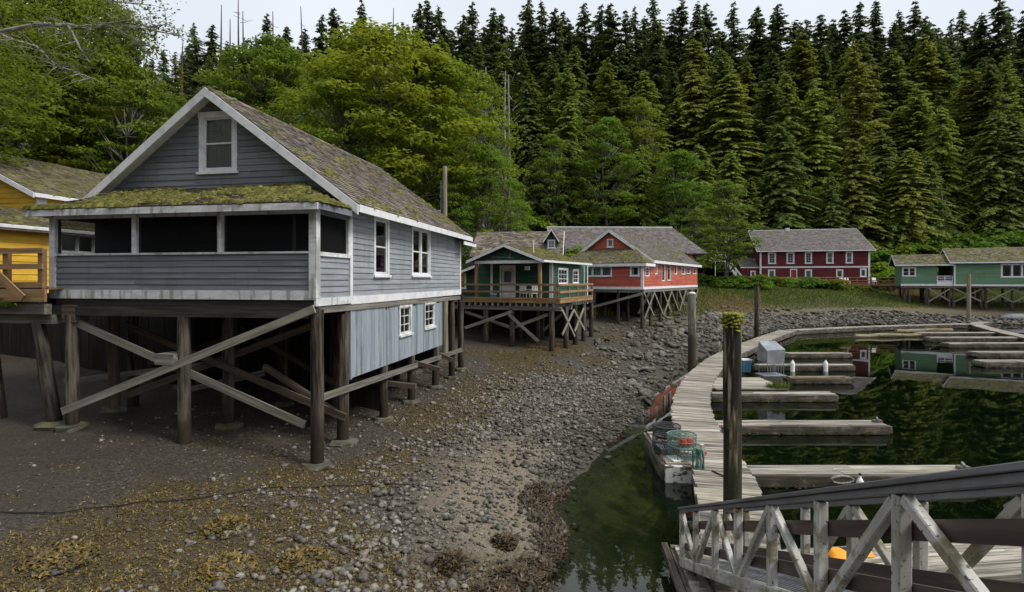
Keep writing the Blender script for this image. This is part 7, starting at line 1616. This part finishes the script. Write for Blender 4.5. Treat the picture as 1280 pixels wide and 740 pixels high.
for (px, py, pb, Y) in ((604, 90, 130, 88), (632, 95, 145, 88), (640, 100, 150, 87), (1034, 235, 272, 107), (1170, 235, 300, 106)):
    x = (px - 640) / 700 * Y; z = ground(x, Y); top = 5 + (350 - py) / 700 * Y; t_ = thing('bare_trunk', (x, Y - 2, z), 0, {604: 'pale leafless trunk left of two others above the green cottage', 632: 'middle pale leafless trunk above the green cottage', 640: 'right pale leafless trunk above the green cottage', 1034: 'pale bare trunk just over the maroon house roof', 1170: 'slim pale trunk behind the pale green house'}[px], 'dead tree', 'pale bare trunks in the forest')
    pole('trunk', (0, 0, 0), (random.uniform(-.6, .6), 0, top - z), .28, .08, 'pale_bark', t_, n=7, seg=5, wob=.12)
    for k in range(7): zz = (top - z) * random.uniform(.5, .97); a = random.uniform(0, 6.28); b = MB(); b.tube([(0, 0, zz), (math.cos(a) * 1.2, math.sin(a) * 1.0, zz + 1.2)], [.05, .02], 4); b.build('branch', 'pale_bark', t_)
# bushes: along the foot of the forest and on the bank
def bushes(lst, group, mark=None):
    if mark:
        lst = sorted(lst); cn_, sn_ = {}, {}
        for it in lst: k = next(l for p, l in LM if it[0] < p or p == 1400); cn_[k] = cn_.get(k, 0) + 1
        out_ = []
        for it in lst:
            k = next(l for p, l in LM if it[0] < p or p == 1400); sn_[k] = sn_.get(k, 0) + 1; i = sn_[k]; o = '' if cn_[k] == 1 else (ORD[min(i - 1, 17)] + (' ' if i == 1 else ' from left '))
            out_.append(it[:5] + (f'{o}{mark} {k}',))
        lst = out_
    for (px, py, Y, h, col, lab) in lst:
        x = (px - 640) / 700 * Y; plant('bush', random.choice(BUS), x, Y, ground(x, Y) - .1, h, lab, 'bush', group, cvar(col, .1), random.uniform(1.2, 1.6), ('stems', 'foliage'))
bushes([(960 + k * 11 + random.uniform(-3, 3), 0, 79.8 + random.uniform(-.6, .6), random.uniform(.7, 1.2) + (1.0 if 1 <= k <= 7 else 0), random.choice([(.55, .8, .7), (.45, .65, .6), (.9, .75, .7)]), ['leafy bush in front of the boardwalk near the maroon house door', 'leafy bush before the boardwalk railing under the maroon house'][k % 2]) for k in range(13)], 'bushes before the boardwalk', 'low bush before the boardwalk')
bushes([(838 + k * 9, 0, 77 + random.uniform(-2, 2), random.uniform(1.2, 2.4), random.choice([(.7, .9, .7), (.5, .7, .6)]), 'green bush on the bank left of the maroon house') for k in range(14)], 'bushes left of the maroon house', 'bush on the grassy bank')
bushes([(575 + k * 19 + random.uniform(-5, 5), 0, (70 if px_ < 0 else 100) + random.uniform(-3, 3), random.uniform(3, 5.5), random.choice([(.55, .75, .6), (.75, .9, .7), (.45, .6, .5)]), 'undergrowth bush at the edge of the forest') for k, px_ in enumerate([1] * 41)], 'undergrowth at the forest edge', 'bush at forest edge')
bushes([(px, 0, Y, h, (.6, .8, .6), 'undergrowth bush on the bank behind the left houses') for px, Y, h in ((560, 44, 3), (590, 46, 3.5), (620, 52, 4), (660, 58, 4.5), (700, 66, 5), (30, 30, 3), (110, 33, 3.5), (180, 36, 3.5), (230, 40, 4), (540, 40, 3))], 'undergrowth behind the left houses', 'bush close behind the houses')
bushes([(1108 + k * 13, 0, 86 + random.uniform(-2, 2), random.uniform(2.5, 5), random.choice([(.5, .7, .5), (.75, .9, .6)]), 'bush rising behind the pale green house') for k in range(15)], 'bushes behind the pale green house', 'bush on the slope')

# near alder leaning in from the left edge: trunk out of frame, long bare branches with sparse leaves
AX, AY = -17.5, 15.5; AZ = ground(AX, AY)
t_ = thing('overhanging_alder', (AX, AY, AZ), 0, 'alder leaning in from the left edge with pale branches and sparse leaves', 'tree')
def pw(px, py, Y): return np.array([(px - 640) / 700 * Y - AX, Y - AY, 5 + (350 - py) / 700 * Y - AZ])
pole('trunk', (0, 0, -.2), (1.3, -1.2, 15), .3, .12, 'pale_bark', t_, n=10, seg=6, wob=.1)
main = [[(-70, 60, 15), (0, 40, 14.5), (45, 31, 14.3), (85, 31, 14), (115, 38, 14), (150, 31, 13.8), (190, 38, 13.8), (228, 45, 13.6)], [(-40, 20, 14.5), (10, 48, 14), (45, 58, 14), (70, 82, 13.8), (90, 88, 13.6), (120, 100, 13.5)], [(115, 38, 14), (133, 30, 13.8), (165, 25, 13.7), (185, 34, 13.5), (210, 30, 13.4)], [(-60, -60, 15), (10, -30, 14.6), (80, -12, 14.3), (140, 2, 14), (175, 5, 13.8)], [(85, 31, 14), (100, 60, 13.8), (112, 78, 13.7)], [(150, 31, 13.8), (170, 50, 13.7), (180, 62, 13.6)]]
LC = []
for j, br in enumerate(main):
    P3 = [pw(*p_) for p_ in br]; b = MB(); b.tube([tuple(p_) for p_ in P3], [max(.012, (.075 if j < 1 else .04) * (1 - k / len(P3))) for k in range(len(P3))], 7)
    fine = []
    for a, c in zip(P3, P3[1:]):
        for k in range(14): fine.append(a + (c - a) * k / 14)
    for q in range(int(len(fine) * .9)):
        p0 = fine[rng.integers(len(fine))]; d = unit(rng.normal(size=(1, 3)))[0]; d[2] = d[2] * .5 - .1; Lt = rng.uniform(.3, 1.0); b.tube([tuple(p0), tuple(p0 + d * Lt * .5 + np.array([0, 0, .04])), tuple(p0 + d * Lt)], [.009, .006, .003], 4)
        nl = int(rng.integers(5, 13) * (.7 if j == 0 else 1.2)); s = rng.random(nl)[:, None]; LC.append(p0 + d * Lt * (.3 + .8 * s) + rng.normal(0, .07, (nl, 3)))
    b.build('branch', 'pale_bark', t_, smooth=True)
def leafmesh(P_, size, name, parent, col):
    n = len(P_); N_ = unit(rng.normal(0, .6, (n, 3)) + np.array([0, 0, .7])); t1 = unit(np.cross(N_, rng.normal(size=(n, 3)))); t2 = np.cross(N_, t1); V = kites(P_, t1, t2, size * rng.uniform(.7, 1.3, n), size * .6 * rng.uniform(.7, 1.2, n))
    o = np_obj(name, V, np.arange(n * 4).reshape(-1, 4), 'leaves', parent, rnd=np.repeat(rng.random(n), 4), kind='stuff'); o.color = (*col, 1); return o
extra = []
for _ in range(95):     # leafy clumps at the upper left
    px = rng.uniform(-40, 150) if rng.random() < .75 else rng.uniform(120, 200); py = rng.uniform(-30, 150 - max(0, px) * .9); Y = rng.uniform(14.5, 17.5); c = pw(px, py, Y); n = 60; extra.append(c + rng.normal(0, 1, (n, 3)) * np.array([.45, .45, .16]))
leafmesh(np.concatenate(LC + extra), .085, 'leaves', t_, (.85, .80, .8))
